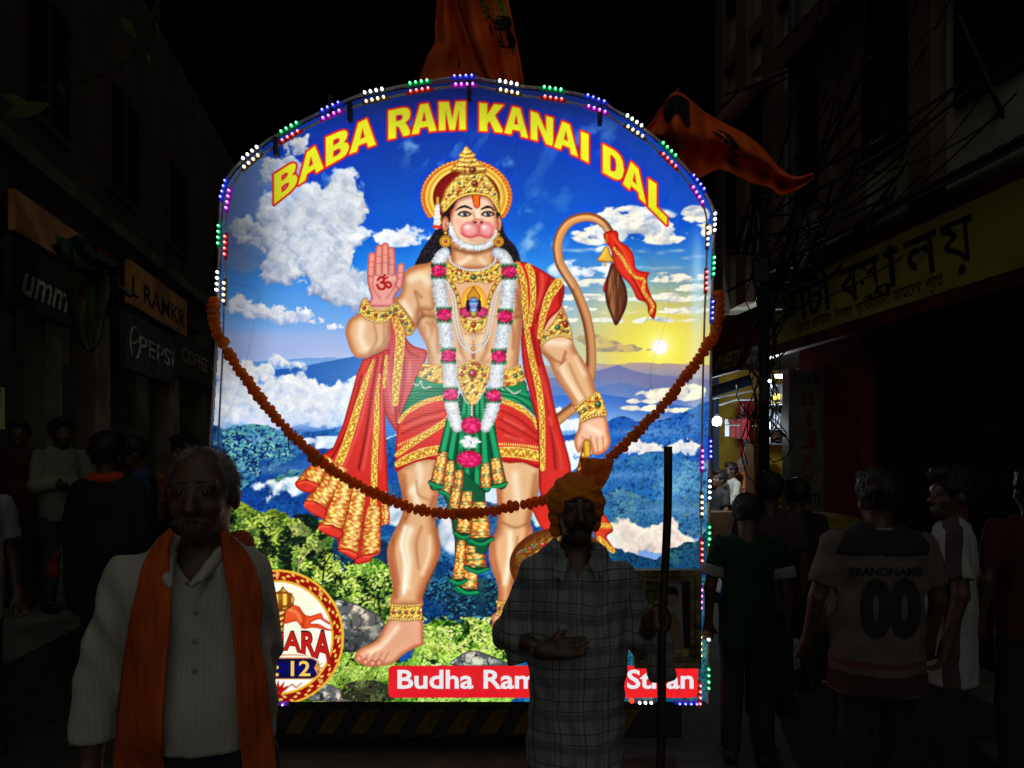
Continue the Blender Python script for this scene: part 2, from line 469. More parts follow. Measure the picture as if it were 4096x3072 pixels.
    # ---- clouds
    def cloud(blobs, sc, k, lo, hi, amp=.9, edge=.35, a=1., st=1.):
        D = np.full(X.shape, -9.)
        for cx, cy, rx, ry in blobs:
            D = np.maximum(D, 1 - ((X - cx) / rx) ** 2 - ((Y - cy) / ry) ** 2)
        wx = X + 40 * (fbm(X, Y, 90, 2, k + 2) - .5); wy = (Y + 40 * (fbm(X, Y, 90, 2, k + 3) - .5)) * st
        nb = fbm(wx, wy, sc, 5, k, .47)
        bil = 1 - np.abs(2 * nb - 1) * 1.3
        f = D + amp * (nb + .35 * bil - .75) * 2.9
        al = sst(0, edge, f) * a * (D > -1.6)
        nb2 = fbm(wx - 10, wy - 18, sc, 4, k, .45)
        sh = np.clip(.58 + (nb - nb2) * 2.2 + .18 * bil - .08 + .16 * f, 0, 1)
        put((slice(None), slice(None)), mix(np.broadcast_to(C(*lo), img.shape), C(*hi), sh), al)
    def puffs(blobs, n, r0, r1, lo, hi, seed, al=.75, ld=(.45, -.8)):
        rg = np.random.default_rng(seed); L = []
        ar = np.array([b[2] * b[3] for b in blobs], float); ar /= ar.sum()
        for cx, cy, rx, ry in [blobs[i] for i in rg.choice(len(blobs), n, p=ar)]:
            a_ = rg.random() * 6.283; q = math.sqrt(rg.random())
            x, y = cx + rx * q * math.cos(a_), cy + ry * q * math.sin(a_)
            L.append((y + rg.normal() * 8, x, y, (r0 + (r1 - r0) * rg.random() ** 1.6) * (1.15 - .45 * q)))
        L.sort()
        lay = np.zeros(img.shape); la = np.zeros(X.shape)
        for _, x, y, r in L:
            w = win(x - r, y - r, x + r, y + r)
            if w is None: continue
            dx, dy = (X[w] - x) / r, (Y[w] - y) / r; v = dx * dx + dy * dy
            sh = np.clip(.5 + .55 * (dx * ld[0] + dy * ld[1]) + rg.normal() * .07, 0, 1)
            aa = np.clip(1 - v, 0, 1) ** .6 * al; cc = C(*lo) + (C(*hi) - C(*lo)) * sh[..., None]
            na = la[w] + aa * (1 - la[w]); lay[w] += (cc - lay[w]) * (aa / np.maximum(na, 1e-6))[..., None]; la[w] = na
        k1 = r1 * .75
        wx = (fbm(X, Y, r1 * 1.1, 3, seed, .6) - .5) * k1 * 2 + (fbm(X, Y, 9, 2, seed + 1) - .5) * 9; wy = (fbm(X, Y, r1 * 1.1, 3, seed + 2, .6) - .5) * k1 * 2 + (fbm(X, Y, 9, 2, seed + 3) - .5) * 9
        jj = np.clip(np.round((Y + wy - AY0) / AST).astype(int), 0, AH - 1); ii = np.clip(np.round((X + wx - AX0) / AST).astype(int), 0, AW - 1)
        det = 1 + .16 * (fbm(X, Y, 26, 4, seed + 1, .6) - .5)
        put((slice(None), slice(None)), np.clip(lay[jj, ii] * det[..., None], 0, 255), sst(.12, .9, la[jj, ii]))
    # wisps in the blue
    wn = fbm(X * 1.1 + Y * .5, Y * .9 - X * .25, 80, 4, 1)
    def wisps(cx, cy, rx, ry, a):
        m = np.exp(-(((X - cx) / rx) ** 2 + ((Y - cy) / ry) ** 2) * 1.2)
        put((slice(None), slice(None)), C(150, 195, 240), sst(.5, .8, wn) * m * a)
    for q in [(1700, 560, 120, 90, .9), (1760, 640, 60, 60, .7), (1990, 610, 90, 110, .7), (2060, 820, 60, 100, .7), (2150, 960, 110, 120, .8), (2350, 560, 160, 90, .35), (1330, 640, 90, 60, .4), (2300, 700, 300, 300, .15)]: wisps(*q)
    cloud([(1010, 860, 190, 300), (1080, 1000, 230, 160)], 190, 3, (84, 106, 158), (140, 156, 190), .7, .8, .7)
    puffs([(1195, 590, 66, 30), (1130, 690, 90, 60)], 70, 14, 40, (112, 128, 164), (206, 208, 208), 1)
    puffs([(1180, 920, 260, 90), (1350, 780, 100, 70), (1400, 840, 80, 50), (1290, 850, 150, 90), (1150, 820, 120, 60)], 520, 14, 62, (98, 118, 164), (240, 243, 242), 2, .62)
    puffs([(1230, 1010, 170, 60), (1330, 1120, 140, 65), (1330, 990, 90, 80), (1395, 1180, 90, 50), (1170, 1060, 120, 60)], 420, 12, 54, (104, 126, 174), (242, 245, 244), 3, .62)
    puffs([(1040, 1250, 110, 28), (1150, 1270, 90, 14), (960, 1225, 50, 34)], 150, 8, 30, (126, 154, 206), (240, 240, 242), 4)
    puffs([(1220, 1245, 36, 14), (1270, 1285, 36, 7), (1340, 1308, 36, 5)], 46, 5, 14, (170, 190, 228), (246, 244, 246), 5)
    cloud([(1560, 950, 170, 38), (1680, 930, 70, 45), (1450, 930, 80, 26)], 70, 3, (128, 176, 232), (236, 238, 248), 1., .5)
    cloud([(2520, 880, 190, 55), (2400, 940, 110, 40), (2650, 940, 120, 36), (2780, 860, 55, 36), (2800, 920, 50, 30)], 66, 5, (110, 140, 190), (243, 238, 226), 1.1, .4, 1, 1.6)
    cloud([(2330, 1080, 130, 42), (2450, 1000, 70, 20)], 70, 1, (120, 160, 220), (245, 245, 245), 1.1, .5, .9, 1.6)
    for i in range(34):
        cx = 2260 + rng.random() * 540; cy = 990 + rng.random() ** 1 * 300
        cloud_l = (cx, cy, 40 + 60 * rng.random(), 8 + 9 * rng.random())
        glow(cloud_l[0], cloud_l[1], cloud_l[2] * .5, 7, (240, 238, 225), .30)
    cloud([(2330, 1130, 150, 16), (2700, 1110, 120, 22), (2760, 1150, 70, 16), (2350, 1190, 130, 14), (2300, 1235, 90, 12), (2650, 1190, 170, 18), (2720, 1240, 110, 14), (2560, 1280, 200, 12), (2250, 1280, 70, 10)], 44, 2, (150, 160, 170), (246, 240, 216), 1.3, .5, .9, 2.)
    cloud([(2360, 1365, 70, 30), (2420, 1385, 90, 22), (2500, 1392, 60, 16), (2570, 1398, 70, 10)], 50, 4, (96, 100, 120), (210, 180, 110), .9, .35, .9)
    glow(2640, 1385, 60, 60, (255, 250, 180), .9); ell(2640, 1388, 30, 28, (255, 250, 250), fe=10)
    img[:] = mix(img, C(160, 172, 220), (sst(1300, 1360, Y) * (1 - sst(1420, 1460, Y)) * (X < 1500) * .6))
    # ---- far mountains
    def ridge(pts, col, low, rough=6, k=0, depth=200, x0=None, x1=None, a=1.):
        p = np.array(pts, float)
        r = np.interp(gx, p[:, 0], p[:, 1]) + (fbm(gx, gx * 0 + k * 31., 40, 3, k) - .5) * rough * 2
        m = (gx >= p[0, 0]) & (gx <= p[-1, 0])
        d = Y - r[None]
        al = np.clip(.5 + d / 2.5, 0, 1) * m[None] * a
        put((slice(None), slice(None)), mix(np.broadcast_to(C(*col), img.shape), C(*low), sst(0, depth, d)), al)
    ridge([(760, 1445), (1000, 1448), (1120, 1438), (1230, 1432), (1380, 1430), (1600, 1440)], (104, 150, 214), (120, 165, 222), 4, 1, 60)
    ridge([(1100, 1480), (1240, 1460), (1340, 1440), (1420, 1425), (1500, 1440), (1720, 1470)], (44, 98, 176), (52, 108, 190), 3, 2, 130)
    ridge([(2150, 1465), (2380, 1452), (2460, 1460), (2550, 1450), (2720, 1455), (2866, 1462)], (176, 156, 140), (140, 140, 166), 5, 3, 60)
    ridge([(2150, 1520), (2370, 1488), (2470, 1460), (2540, 1486), (2640, 1500), (2866, 1520)], (116, 118, 156), (110, 130, 186), 3, 4, 120)
    ridge([(2150, 1540), (2330, 1560), (2480, 1530), (2600, 1555), (2866, 1550)], (92, 118, 176), (120, 150, 205), 4, 2, 120)
    ridge([(2100, 1560), (2220, 1580), (2400, 1575), (2560, 1600), (2866, 1640)], (62, 108, 190), (120, 160, 216), 3, 1, 120)
    puffs([(985, 1490, 120, 36), (890, 1460, 60, 40), (1110, 1448, 44, 10), (1180, 1463, 40, 4)], 180, 10, 36, (152, 176, 216), (252, 248, 240), 6, .65)
    puffs([(1010, 1570, 160, 50), (1230, 1560, 120, 34), (1300, 1600, 140, 50), (1430, 1555, 40, 24), (1100, 1640, 240, 50), (880, 1640, 100, 50), (1300, 1660, 160, 40)], 620, 12, 50, (146, 174, 220), (248, 247, 243), 7, .6)
    glow(1150, 1690, 330, 40, (196, 212, 240), .6)
    cloud([(2680, 1580, 130, 26), (2760, 1560, 60, 26), (2570, 1605, 60, 12), (2600, 1632, 110, 13), (2700, 1640, 70, 10)], 60, 1, (150, 160, 190), (250, 240, 216), 1., .3)
    puffs([(2280, 1700, 66, 18), (2240, 1650, 30, 14)], 90, 7, 22, (186, 202, 230), (252, 250, 246), 10)
    # ---- wooded hills
    def forest(pts, dark, mid, light, sc, k, cov=.5, rough=10, smooth=True, ridge_=True, a=1.):
        p = np.array(pts, float)
        if smooth: p = spline(p, True, 5)
        w = win(p[:, 0].min() - 20, p[:, 1].min() - 20, p[:, 0].max() + 20, p[:, 1].max() + 20)
        if w is None: return
        d = sdf([p], w)
        x, y = X[w], Y[w]
        d = d + (fbm(x, y, sc * 1.3, 3, k + 1) - .5) * rough * 2.4
        n1 = fbm(x, y, sc, 4, k, .62); n2 = fbm(x - sc * .18, y - sc * .3, sc, 4, k, .62); big = fbm(x, y, sc * 5, 2, k + 3)
        s = np.clip(.45 + (n1 - .5) * 1.5 + (n1 - n2) * 1.5 + (big - .5) * .9, 0, 1)
        c = mix(np.broadcast_to(C(*dark), x.shape + (3,)), C(*mid), sst(.18, .55, s))
        c = mix(c, C(*light), sst(1 - cov, 1.02 - cov * .45, s))
        put(w, c * .72, np.clip(.5 - d / 2.5, 0, 1) * a)
        rg = np.random.default_rng(int(sc * 7 + k * 13 + abs(pts[0][0])))
        x0_, x1_, y0_, y1_ = p[:, 0].min(), p[:, 0].max(), p[:, 1].min(), p[:, 1].max()
        m_ = int((x1_ - x0_) * (y1_ - y0_) / (sc * sc * .085)); qs = rg.random((m_, 2)) * (x1_ - x0_, y1_ - y0_) + (x0_, y0_)
        qs = qs[np.argsort(qs[:, 1])]
        j0, i0 = w[0].start, w[1].start
        bg_ = fbm(qs[:, 0], qs[:, 1], sc * 4.5, 3, k + 2)
        for (x_, y_), bgv in zip(qs, bg_):
            jj, ii = int((y_ - AY0) / AST) - j0, int((x_ - AX0) / AST) - i0
            if not (0 <= jj < d.shape[0] and 0 <= ii < d.shape[1]) or d[jj, ii] > -1: continue
            r = sc * (.16 + .22 * rg.random()); ww = win(x_ - r, y_ - r, x_ + r, y_ + r)
            if ww is None: continue
            dx, dy = (X[ww] - x_) / r, (Y[ww] - y_) / r
            lit = np.clip((bgv - .5) * 3.2 + cov + .12 * rg.normal(), 0, 1)
            hi_ = C(*mid) * (1 - lit) + C(*light) * lit; lo_ = C(*dark) * (1 - .5 * lit) + C(*mid) * .5 * lit
            sh = np.clip(.5 - .35 * dx - .6 * dy, 0, 1)[..., None]
            img[ww] += (lo_ + (hi_ - lo_) * sh - img[ww]) * (np.clip(1 - dx * dx - dy * dy, 0, 1) ** .5 * .85 * a)[..., None]
    # right hills
    forest([(2200, 1760), (2290, 1735), (2420, 1690), (2480, 1665), (2560, 1690), (2650, 1680), (2720, 1655), (2866, 1620), (2866, 1900), (2200, 1900)], (20, 74, 160), (34, 98, 190), (70, 140, 214), 26, 0, .25, 5)
    puffs([(2620, 1800, 170, 16), (2520, 1778, 50, 12), (2740, 1785, 60, 14), (2300, 1800, 70, 26), (2270, 1850, 50, 30)], 260, 7, 24, (176, 190, 220), (252, 246, 234), 9)
    forest([(2300, 1900), (2420, 1870), (2520, 1830), (2620, 1805), (2700, 1815), (2790, 1850), (2866, 1840), (2866, 2120), (2300, 2150)], (20, 78, 150), (40, 112, 186), (112, 180, 196), 24, 3, .28, 5)
    forest([(2380, 2000), (2500, 1960), (2620, 2000), (2740, 1990), (2866, 2030), (2866, 2140), (2380, 2140)], (30, 86, 140), (58, 120, 170), (140, 190, 170), 22, 1, .3, 6)
    glow(2680, 1960, 60, 120, (120, 190, 250), .25)
    puffs([(2480, 2120, 80, 36), (2560, 2160, 130, 44), (2680, 2140, 50, 44), (2740, 2190, 50, 30), (2420, 2200, 130, 44), (2260, 2130, 80, 50)], 420, 10, 42, (198, 184, 176), (254, 242, 226), 8)
    forest([(2380, 2240), (2520, 2215), (2620, 2235), (2700, 2190), (2780, 2165), (2866, 2160), (2866, 2816), (2200, 2816)], (10, 46, 86), (22, 84, 120), (80, 150, 120), 24, 2, .3, 10)
    # left hills
    forest([(760, 1740), (900, 1712), (960, 1700), (1060, 1700), (1120, 1730), (1190, 1775), (1240, 1800), (1300, 1790), (1300, 2100), (760, 2100)], (8, 44, 112), (26, 88, 164), (120, 200, 186), 30, 1, .46, 8)
    forest([(1180, 1740), (1270, 1725), (1360, 1715), (1450, 1730), (1450, 1800), (1180, 1810)], (26, 84, 160), (40, 104, 180), (90, 150, 200), 22, 2, .25, 4)
    cloud([(1310, 1775, 110, 30), (1240, 1765, 60, 16), (1580, 1760, 36, 24)], 60, 0, (150, 180, 215), (236, 240, 246), .8, .4, .9)
    forest([(1180, 1830), (1260, 1800), (1340, 1790), (1430, 1780), (1520, 1770), (1620, 1790), (1620, 2300), (1100, 2300), (950, 2000)], (10, 50, 122), (20, 78, 156), (50, 120, 170), 26, 4, .25, 6)
    forest([(1080, 1930), (1140, 1890), (1200, 1880), (1260, 1910), (1240, 1960), (1100, 1960)], (30, 90, 130), (70, 130, 130), (150, 196, 130), 20, 5, .35, 6)
    cloud([(1110, 1955, 110, 38), (1170, 1935, 60, 30), (1060, 1990, 60, 24)], 60, 3, (120, 160, 205), (236, 240, 246), .8, .5, .95)
    for gx_, gy_, gw, gh, ga in ((1000, 1760, 160, 16, .3), (1120, 1880, 180, 26, .3), (1330, 1850, 160, 24, .35), (2560, 1730, 240, 20, .3), (2500, 1900, 220, 22, .3), (2700, 2040, 160, 24, .3), (1060, 2070, 200, 30, .2)): glow(gx_, gy_, gw, gh, (150, 190, 236), ga)
    # middle forest between and beside the legs
    forest([(1550, 2000), (1700, 1950), (1860, 1980), (2000, 2020), (2300, 2080), (2400, 2200), (2330, 2450), (2280, 2816), (1480, 2816)], (16, 60, 116), (34, 96, 156), (96, 160, 180), 26, 0, .25, 4)
    cloud([(1620, 2060, 90, 50), (1830, 2130, 80, 90), (1800, 2050, 60, 40), (2130, 2060, 60, 50)], 70, 1, (150, 170, 190), (236, 236, 236), .8, .5, .9)
    forest([(1700, 2290), (1800, 2260), (1960, 2330), (2010, 2380), (2010, 2500), (1680, 2560)], (6, 38, 84), (18, 74, 128), (66, 140, 150), 26, 3, .32, 10)
    forest([(1780, 2350), (1830, 2330), (1960, 2320), (1985, 2400), (1985, 2480), (1820, 2470)], (8, 36, 60), (22, 66, 84), (70, 120, 90), 24, 2, .35, 8)
    # left green trees
    forest([(900, 2030), (960, 2010), (1040, 2050), (1120, 2040), (1200, 2090), (1290, 2120), (1360, 2180), (1420, 2230), (1440, 2300), (1500, 2260), (1560, 2300), (1600, 2500), (1500, 2816), (760, 2816), (760, 2100)], (10, 26, 16), (64, 104, 34), (206, 228, 88), 27, 0, .5, 16)
    forest([(1330, 2170), (1420, 2150), (1550, 2170), (1560, 2260), (1450, 2310), (1350, 2270)], (6, 36, 60), (16, 62, 96), (50, 104, 100), 24, 3, .3, 8)
    forest([(1390, 2290), (1470, 2240), (1550, 2260), (1570, 2400), (1480, 2440), (1400, 2400)], (12, 40, 14), (100, 164, 46), (220, 244, 104), 24, 4, .6, 12)
    forest([(1150, 2110), (1220, 2080), (1290, 2120), (1300, 2190), (1200, 2220)], (40, 62, 30), (110, 130, 62), (196, 200, 110), 20, 5, .45, 10)
    for tr in [[(1190, 2310), (1198, 2230), (1205, 2180), (1230, 2120)], [(1200, 2250), (1240, 2200), (1260, 2180)], [(1465, 2440), (1470, 2380), (1490, 2330), (1480, 2290)], [(1470, 2390), (1500, 2370)]]:
        stroke(tr, [4, 2], (170, 160, 110) if tr[0][0] < 1300 else (60, 56, 40), (60, 50, 30))
    forest([(1350, 2330), (1420, 2320), (1560, 2360), (1560, 2430), (1400, 2400)], (40, 70, 20), (130, 170, 60), (226, 236, 130), 18, 1, .5, 10)
    # foreground bushes, grass
    forest([(1690, 2520), (1760, 2470), (1830, 2500), (1900, 2470), (1990, 2520), (2040, 2600), (2040, 2816), (1480, 2816), (1500, 2680), (1640, 2640)], (16, 50, 12), (110, 172, 46), (222, 248, 118), 24, 2, .68, 12)
    forest([(1160, 2640), (1300, 2600), (1450, 2620), (1600, 2650), (1800, 2680), (1800, 2816), (1000, 2816)], (18, 40, 10), (110, 160, 40), (232, 246, 130), 18, 5, .68, 8)
    for i in range(260):
        bx = rng.choice([1330 + 260 * rng.random(), 1640 + 200 * rng.random()]); by = 2600 + 160 * rng.random()
        stroke([(bx, by), (bx + rng.normal() * 14, by - 18 - 22 * rng.random())], [2.4, .6], tuple(C(170, 210, 70) * (.5 + .6 * rng.random())), a=.85)
    def leaves(bx, n, cols, r0, r1, dens):
        for i in range(n):
            x, y = rng.uniform(bx[0], bx[2]), rng.uniform(bx[1], bx[3])
            if dens(x, y) < rng.random(): continue
            r = rng.uniform(r0, r1); ell(x, y, r, r * rng.uniform(.35, .6), tuple(C(*cols[rng.integers(len(cols))]) * rng.uniform(.75, 1.12)), a=.85, rot=rng.uniform(-1.2, 1.2))
    lf = lambda sc, th, k: (lambda x, y: float(vn(np.array(x / sc), np.array(y / sc), k) > th))
    leaves((880, 2060, 1330, 2330), 1500, ((8, 22, 14), (12, 30, 18), (20, 44, 20)), 6, 15, lf(46, .52, 1))
    leaves((880, 2060, 1360, 2330), 1800, ((176, 200, 72), (140, 176, 60), (206, 222, 104)), 3.5, 8, lf(38, .55, 2))
    leaves((1200, 2250, 1580, 2660), 1300, ((10, 34, 14), (20, 50, 20)), 5, 12, lf(40, .55, 3))
    leaves((1200, 2250, 1580, 2690), 1800, ((214, 240, 104), (176, 216, 76), (236, 250, 150)), 3.5, 8, lf(34, .5, 4))
    leaves((1690, 2490, 2030, 2680), 1100, ((18, 50, 16), (30, 70, 24)), 5, 11, lf(36, .55, 2))
    leaves((1690, 2470, 2030, 2690), 1700, ((222, 246, 112), (184, 224, 84), (240, 252, 160)), 3.5, 8, lf(30, .45, 1))
    leaves((1700, 2280, 2000, 2480), 900, ((4, 24, 54), (8, 40, 70), (60, 130, 150)), 4, 10, lf(40, .5, 5))
    leaves((890, 1720, 1200, 1900), 1100, ((130, 206, 190), (90, 170, 180), (6, 40, 100), (6, 34, 90)), 3.5, 9, lf(60, .5, 3))
    for tr in [[(1060, 2330), (1064, 2230), (1050, 2150)], [(1064, 2230), (1100, 2170)], [(1520, 2460), (1516, 2380), (1540, 2320)], [(1290, 2330), (1300, 2260), (1330, 2210)]]: stroke(tr, [4, 1.6], (34, 30, 20))
    # rocks
    def rock(x, y, d):
        n = fbm(x, y * 1.2, 34, 4, 3, .6); cr = np.abs(fbm(x, y, 46, 3, 1) - .5)
        c = mix(np.broadcast_to(C(96, 96, 92), x.shape + (3,)), C(206, 198, 172), sst(.38, .66, n))
        c = mix(c, C(38, 38, 38), (1 - sst(.0, .045, cr)) * .9)
        return mix(c, C(40, 42, 44), sst(-40, 60, y - (2520 + 0 * x)) * .55)
    poly(T(ZE, [(1080, 1215), (1200, 1220), (1330, 1270), (1440, 1330), (1490, 1430), (1460, 1500), (1300, 1600), (1180, 1620), (1120, 1400)]), (120, 118, 110), tex=rock, edge=(50, 50, 46), ew=8)
    poly(T(ZF, [(20, 1330), (80, 1250), (180, 1210), (300, 1240), (420, 1290), (490, 1335)]), (120, 118, 110), tex=lambda x, y, d: rock(x, y - 180, d), edge=(50, 50, 46), ew=8)
    poly(T(BZ, [(480, 1520), (600, 1400), (690, 1340), (860, 1400), (1010, 1490), (1010, 1540)]), (150, 146, 130), tex=lambda x, y, d: rock(x, y - 320, d), edge=(60, 60, 50), ew=6)
    forest([(1380, 2740), (1450, 2720), (1560, 2740), (1560, 2800), (1380, 2800)], (20, 24, 14), (60, 66, 40), (150, 170, 90), 16, 1, .4, 6)

    # ---- colours and textures of the figure
    SK, SKD, SKH = (226, 172, 124), (160, 92, 54), (255, 236, 204)
    GO, GOD, GOH = (224, 172, 66), (150, 92, 28), (255, 234, 142)
    RD, RDD = (206, 46, 38), (128, 16, 18)
    def goldtex(x, y, d, sc=9.):
        n = fbm(x, y, sc, 2, 2, .7); m = fbm(x + 3.1, y + 3.6, sc, 2, 2, .7)
        s = np.clip(.54 + (n - m) * 1.7, 0, 1)
        c = mix(np.broadcast_to(C(*GOD), x.shape + (3,)), C(*GO), sst(.02, .45, s))
        c = mix(c, C(*GOH), sst(.55, .95, s))
        return mix(c, C(150, 30, 24), (vn(x / 15 + 5, y / 15, 4) > .86) * .7)
    def band(sc=9., red=True):
        def f(x, y, s, al, q):
            ln = np.abs(s)
            n = np.sin(al / sc * 2.1) * np.sin(s * 4.2 + np.sin(al / sc * 1.3) * 1.5) + (vn(x / 5, y / 5, 1) - .5) * 1.2
            c = mix(np.broadcast_to(C(190, 112, 34), x.shape + (3,)), C(252, 214, 92), sst(-.3, .6, n))
            c = mix(c, C(250, 220, 110), np.exp(-((ln - .82) / .1) ** 2) * .8)
            return mix(c, C(176, 50, 24), np.exp(-((ln - .66) / .07) ** 2) * .6)
        return f
    def gem(x, y, r, col=(196, 26, 34), ry=None):
        ell(x, y, r * 1.45, (ry or r) * 1.45, (236, 196, 84), (120, 70, 20))
        ell(x, y, r, ry or r, col, tuple(C(*col) * .45), hi=(255, 220, 210))
    GR = (20, 116, 70)
    def pearls(p, r, sp, col=(244, 240, 232), edge=(150, 128, 110)):
        p = spline(p, False, 12); s = np.r_[0, np.cumsum(np.hypot(*np.diff(p, axis=0).T))]
        for t in np.arange(0, s[-1], sp):
            ell(np.interp(t, s, p[:, 0]), np.interp(t, s, p[:, 1]), r, r, col, edge, hi=(255, 255, 252))
    def beads(p, r, sp): pearls(p, r, sp, (236, 190, 78), (128, 74, 20))
    def gems(p, r, cols=((196, 26, 34), GR)):
        for i, (x, y) in enumerate(p): gem(x, y, r, cols[i % len(cols)])
    def folds(lines, col, r, a): 
        for l in lines: stroke(l, r, col, soft=True, a=a)

    # ---- tail, tuft, ribbon, bell
    tail = T(ZD, [(860, 1270), (930, 1215), (1010, 1150), (1080, 1060), (1120, 930), (1135, 800), (1130, 640), (1105, 480), (1060, 340), (1000, 200), (930, 90), (885, 10)]) + T(ZB, [(868, 1440), (865, 1360), (895, 1265), (960, 1185), (1060, 1145), (1160, 1150), (1240, 1200), (1295, 1280)])
    stroke(tail, [22, 21, 20, 20, 19, 19, 18, 17], (196, 140, 92), (120, 66, 38), off=.25)
    stroke([(x - 6, y - 2) for x, y in tail[9:]], 7, (240, 200, 150), soft=True, a=.55)
    rib = T(ZB, [(1235, 1275), (1300, 1250), (1350, 1262), (1362, 1330), (1440, 1385), (1480, 1460), (1490, 1540), (1530, 1575), (1608, 1590)]) + T(ZD, [(1590, 110), (1590, 180), (1625, 280), (1662, 345), (1640, 455), (1592, 400), (1585, 325), (1510, 300), (1480, 240), (1440, 170), (1380, 110), (1330, 40)]) + T(ZB, [(1310, 1480), (1290, 1400), (1250, 1340)])
    poly(T(ZD, [(1300, 0), (1270, 90), (1232, 200), (1245, 240), (1290, 150), (1330, 60)]), RD, edge=RDD, ew=8)
    poly(T(ZD, [(1300, 20), (1262, 130), (1248, 240), (1258, 330), (1295, 430), (1335, 508), (1392, 420), (1426, 320), (1420, 210), (1380, 110), (1350, 10)]), (112, 62, 38), edge=(60, 28, 16), ew=16,
         tex=lambda x, y, d: mix(np.broadcast_to(C(92, 48, 28), x.shape + (3,)), C(176, 118, 78), sst(.35, .8, fbm((x - 2465) * (1.2 + (y - 1050) * -.0008), y * .08, 9, 3, 1)) * np.exp(-((x - 2455) / 38) ** 2)))
    poly(rib, (214, 52, 34), edge=(150, 22, 18), ew=12)
    folds([T(ZB, [(1300, 1290), (1400, 1420), (1460, 1560)]), T(ZD, [(1500, 150), (1560, 250), (1620, 380)])], (246, 96, 62), 6, .6)
    folds([T(ZB, [(1330, 1370), (1400, 1500)]), T(ZD, [(1440, 60), (1520, 220), (1600, 360)])], (120, 12, 12), 6, .6)
    stroke(T(ZB, [(1320, 1395), (1390, 1480), (1440, 1570), (1500, 1630)]) + T(ZD, [(1560, 140), (1555, 230), (1615, 310), (1630, 360), (1612, 410)]), 6, (226, 160, 50), tex=band(5))
    stroke(T(ZB, [(1262, 1280), (1258, 1350)]), 4, (226, 120, 50), (150, 60, 20))
    poly(T(ZB, [(1238, 1390), (1256, 1378), (1278, 1390), (1292, 1440), (1318, 1500), (1250, 1508), (1182, 1490), (1212, 1440)]), GO, edge=GOD, ew=10, hi=GOH)
    ell(*T(ZB, [(1248, 1525)])[0], 6, 7, GO, GOD, hi=GOH)
    # ---- hair
    def hairtex(x, y, d):
        n = np.sin(fbm(x, y, 26, 3, 1) * 26 + x * .05)
        return mix(np.broadcast_to(C(22, 16, 28), x.shape + (3,)), C(84, 66, 78), sst(.2, 1., n) * .5)
    for hp in ([(420, 930), (375, 1080), (300, 1200), (235, 1300), (150, 1420), (80, 1550), (45, 1680), (300, 1690), (540, 1560), (560, 1300), (500, 1080)], [(1120, 960), (1190, 1090), (1215, 1220), (1290, 1330), (1370, 1420), (1425, 1560), (1415, 1690), (1100, 1690), (1040, 1400)]):
        poly(T(FZ, hp), (30, 22, 34), tex=hairtex, fe=6)
    # ---- body
    def skin(p, ew=26, col=SK, edge=(176, 106, 66), **kw): poly(p, col, edge=edge, ew=ew * 1.35, fe=3., **kw)
    skin(T(TZ, [(40, 420), (70, 330), (140, 260), (260, 215), (400, 195), (560, 120), (760, 60), (1080, 20), (1380, 60), (1560, 130), (1760, 260), (1810, 500), (1810, 1000), (1780, 1300), (1750, 1700), (1760, 1900), (380, 1900), (400, 1700), (395, 1450), (330, 1300), (225, 1120), (150, 1000), (60, 700)]), 34)
    # legs
    skin(T(ZE, [(1590, 160), (1700, 80), (1910, 40), (1950, 200), (1925, 330), (1900, 480), (1895, 600), (1928, 760), (1925, 850), (1890, 940), (1830, 1060), (1790, 1180), (1778, 1260), (1540, 1260), (1552, 1120), (1525, 980), (1505, 850), (1515, 760), (1560, 660), (1610, 560), (1632, 480), (1622, 340)]), 34)
    skin([(1990, 1830), (2160, 1850), (2156, 1960), (2122, 2080), (2132, 2130), (2108, 2200), (2066, 2280), (2050, 2360), (2040, 2430), (1994, 2430), (1992, 2350), (1962, 2260), (1955, 2220), (1962, 2160), (1990, 2110), (1988, 2000)], 30)
    for l, r, a in ([T(ZE, [(1760, 120), (1770, 240), (1700, 330)]), 20, .55], [T(ZE, [(1690, 640), (1660, 760), (1680, 900), (1660, 1100)]), 20, .75], [T(ZE, [(1850, 700), (1840, 850), (1790, 1000)]), 10, .45], [T(ZE, [(1720, 330), (1750, 420)]), 18, .7], [[(2060, 1900), (2070, 2000)], 24, .6], [[(2040, 2130), (2040, 2230), (2020, 2330)], 16, .7]):
        stroke(l, r, SKH, soft=True, a=a)
    for l, r, a in ([T(ZE, [(1640, 350), (1680, 480), (1650, 560)]), 8, .5], [T(ZE, [(1880, 380), (1850, 480), (1880, 560)]), 10, .5], [T(ZE, [(1740, 250), (1760, 360), (1840, 400)]), 7, .4], [T(ZE, [(1780, 620), (1740, 760), (1760, 950)]), 9, .35], [T(ZE, [(1550, 720), (1570, 900), (1600, 1080)]), 8, .35], [[(2010, 2090), (2060, 2110), (2110, 2095)], 8, .5], [[(2070, 2150), (2060, 2230)], 8, .4]):
        stroke(l, r, (146, 78, 44), soft=True, a=a)
    for l, r, a in ([T(ZE, [(1560, 700), (1540, 840), (1560, 1000), (1575, 1180)]), 12, .5], [T(ZE, [(1905, 640), (1915, 820), (1860, 1000), (1770, 1200)]), 13, .55], [T(ZE, [(1640, 200), (1650, 330)]), 14, .45], [T(ZE, [(1890, 120), (1880, 300)]), 16, .5], [[(2140, 1900), (2120, 2050), (2100, 2180), (2050, 2330)], 14, .5], [[(2000, 1900), (2000, 2050), (1975, 2180), (2000, 2330)], 11, .45]):
        stroke(l, r, (160, 84, 46), soft=True, a=a)
    stroke(T(ZE, [(1650, 620), (1620, 760), (1650, 920), (1640, 1150)]), 11, (255, 246, 226), soft=True, a=.75)
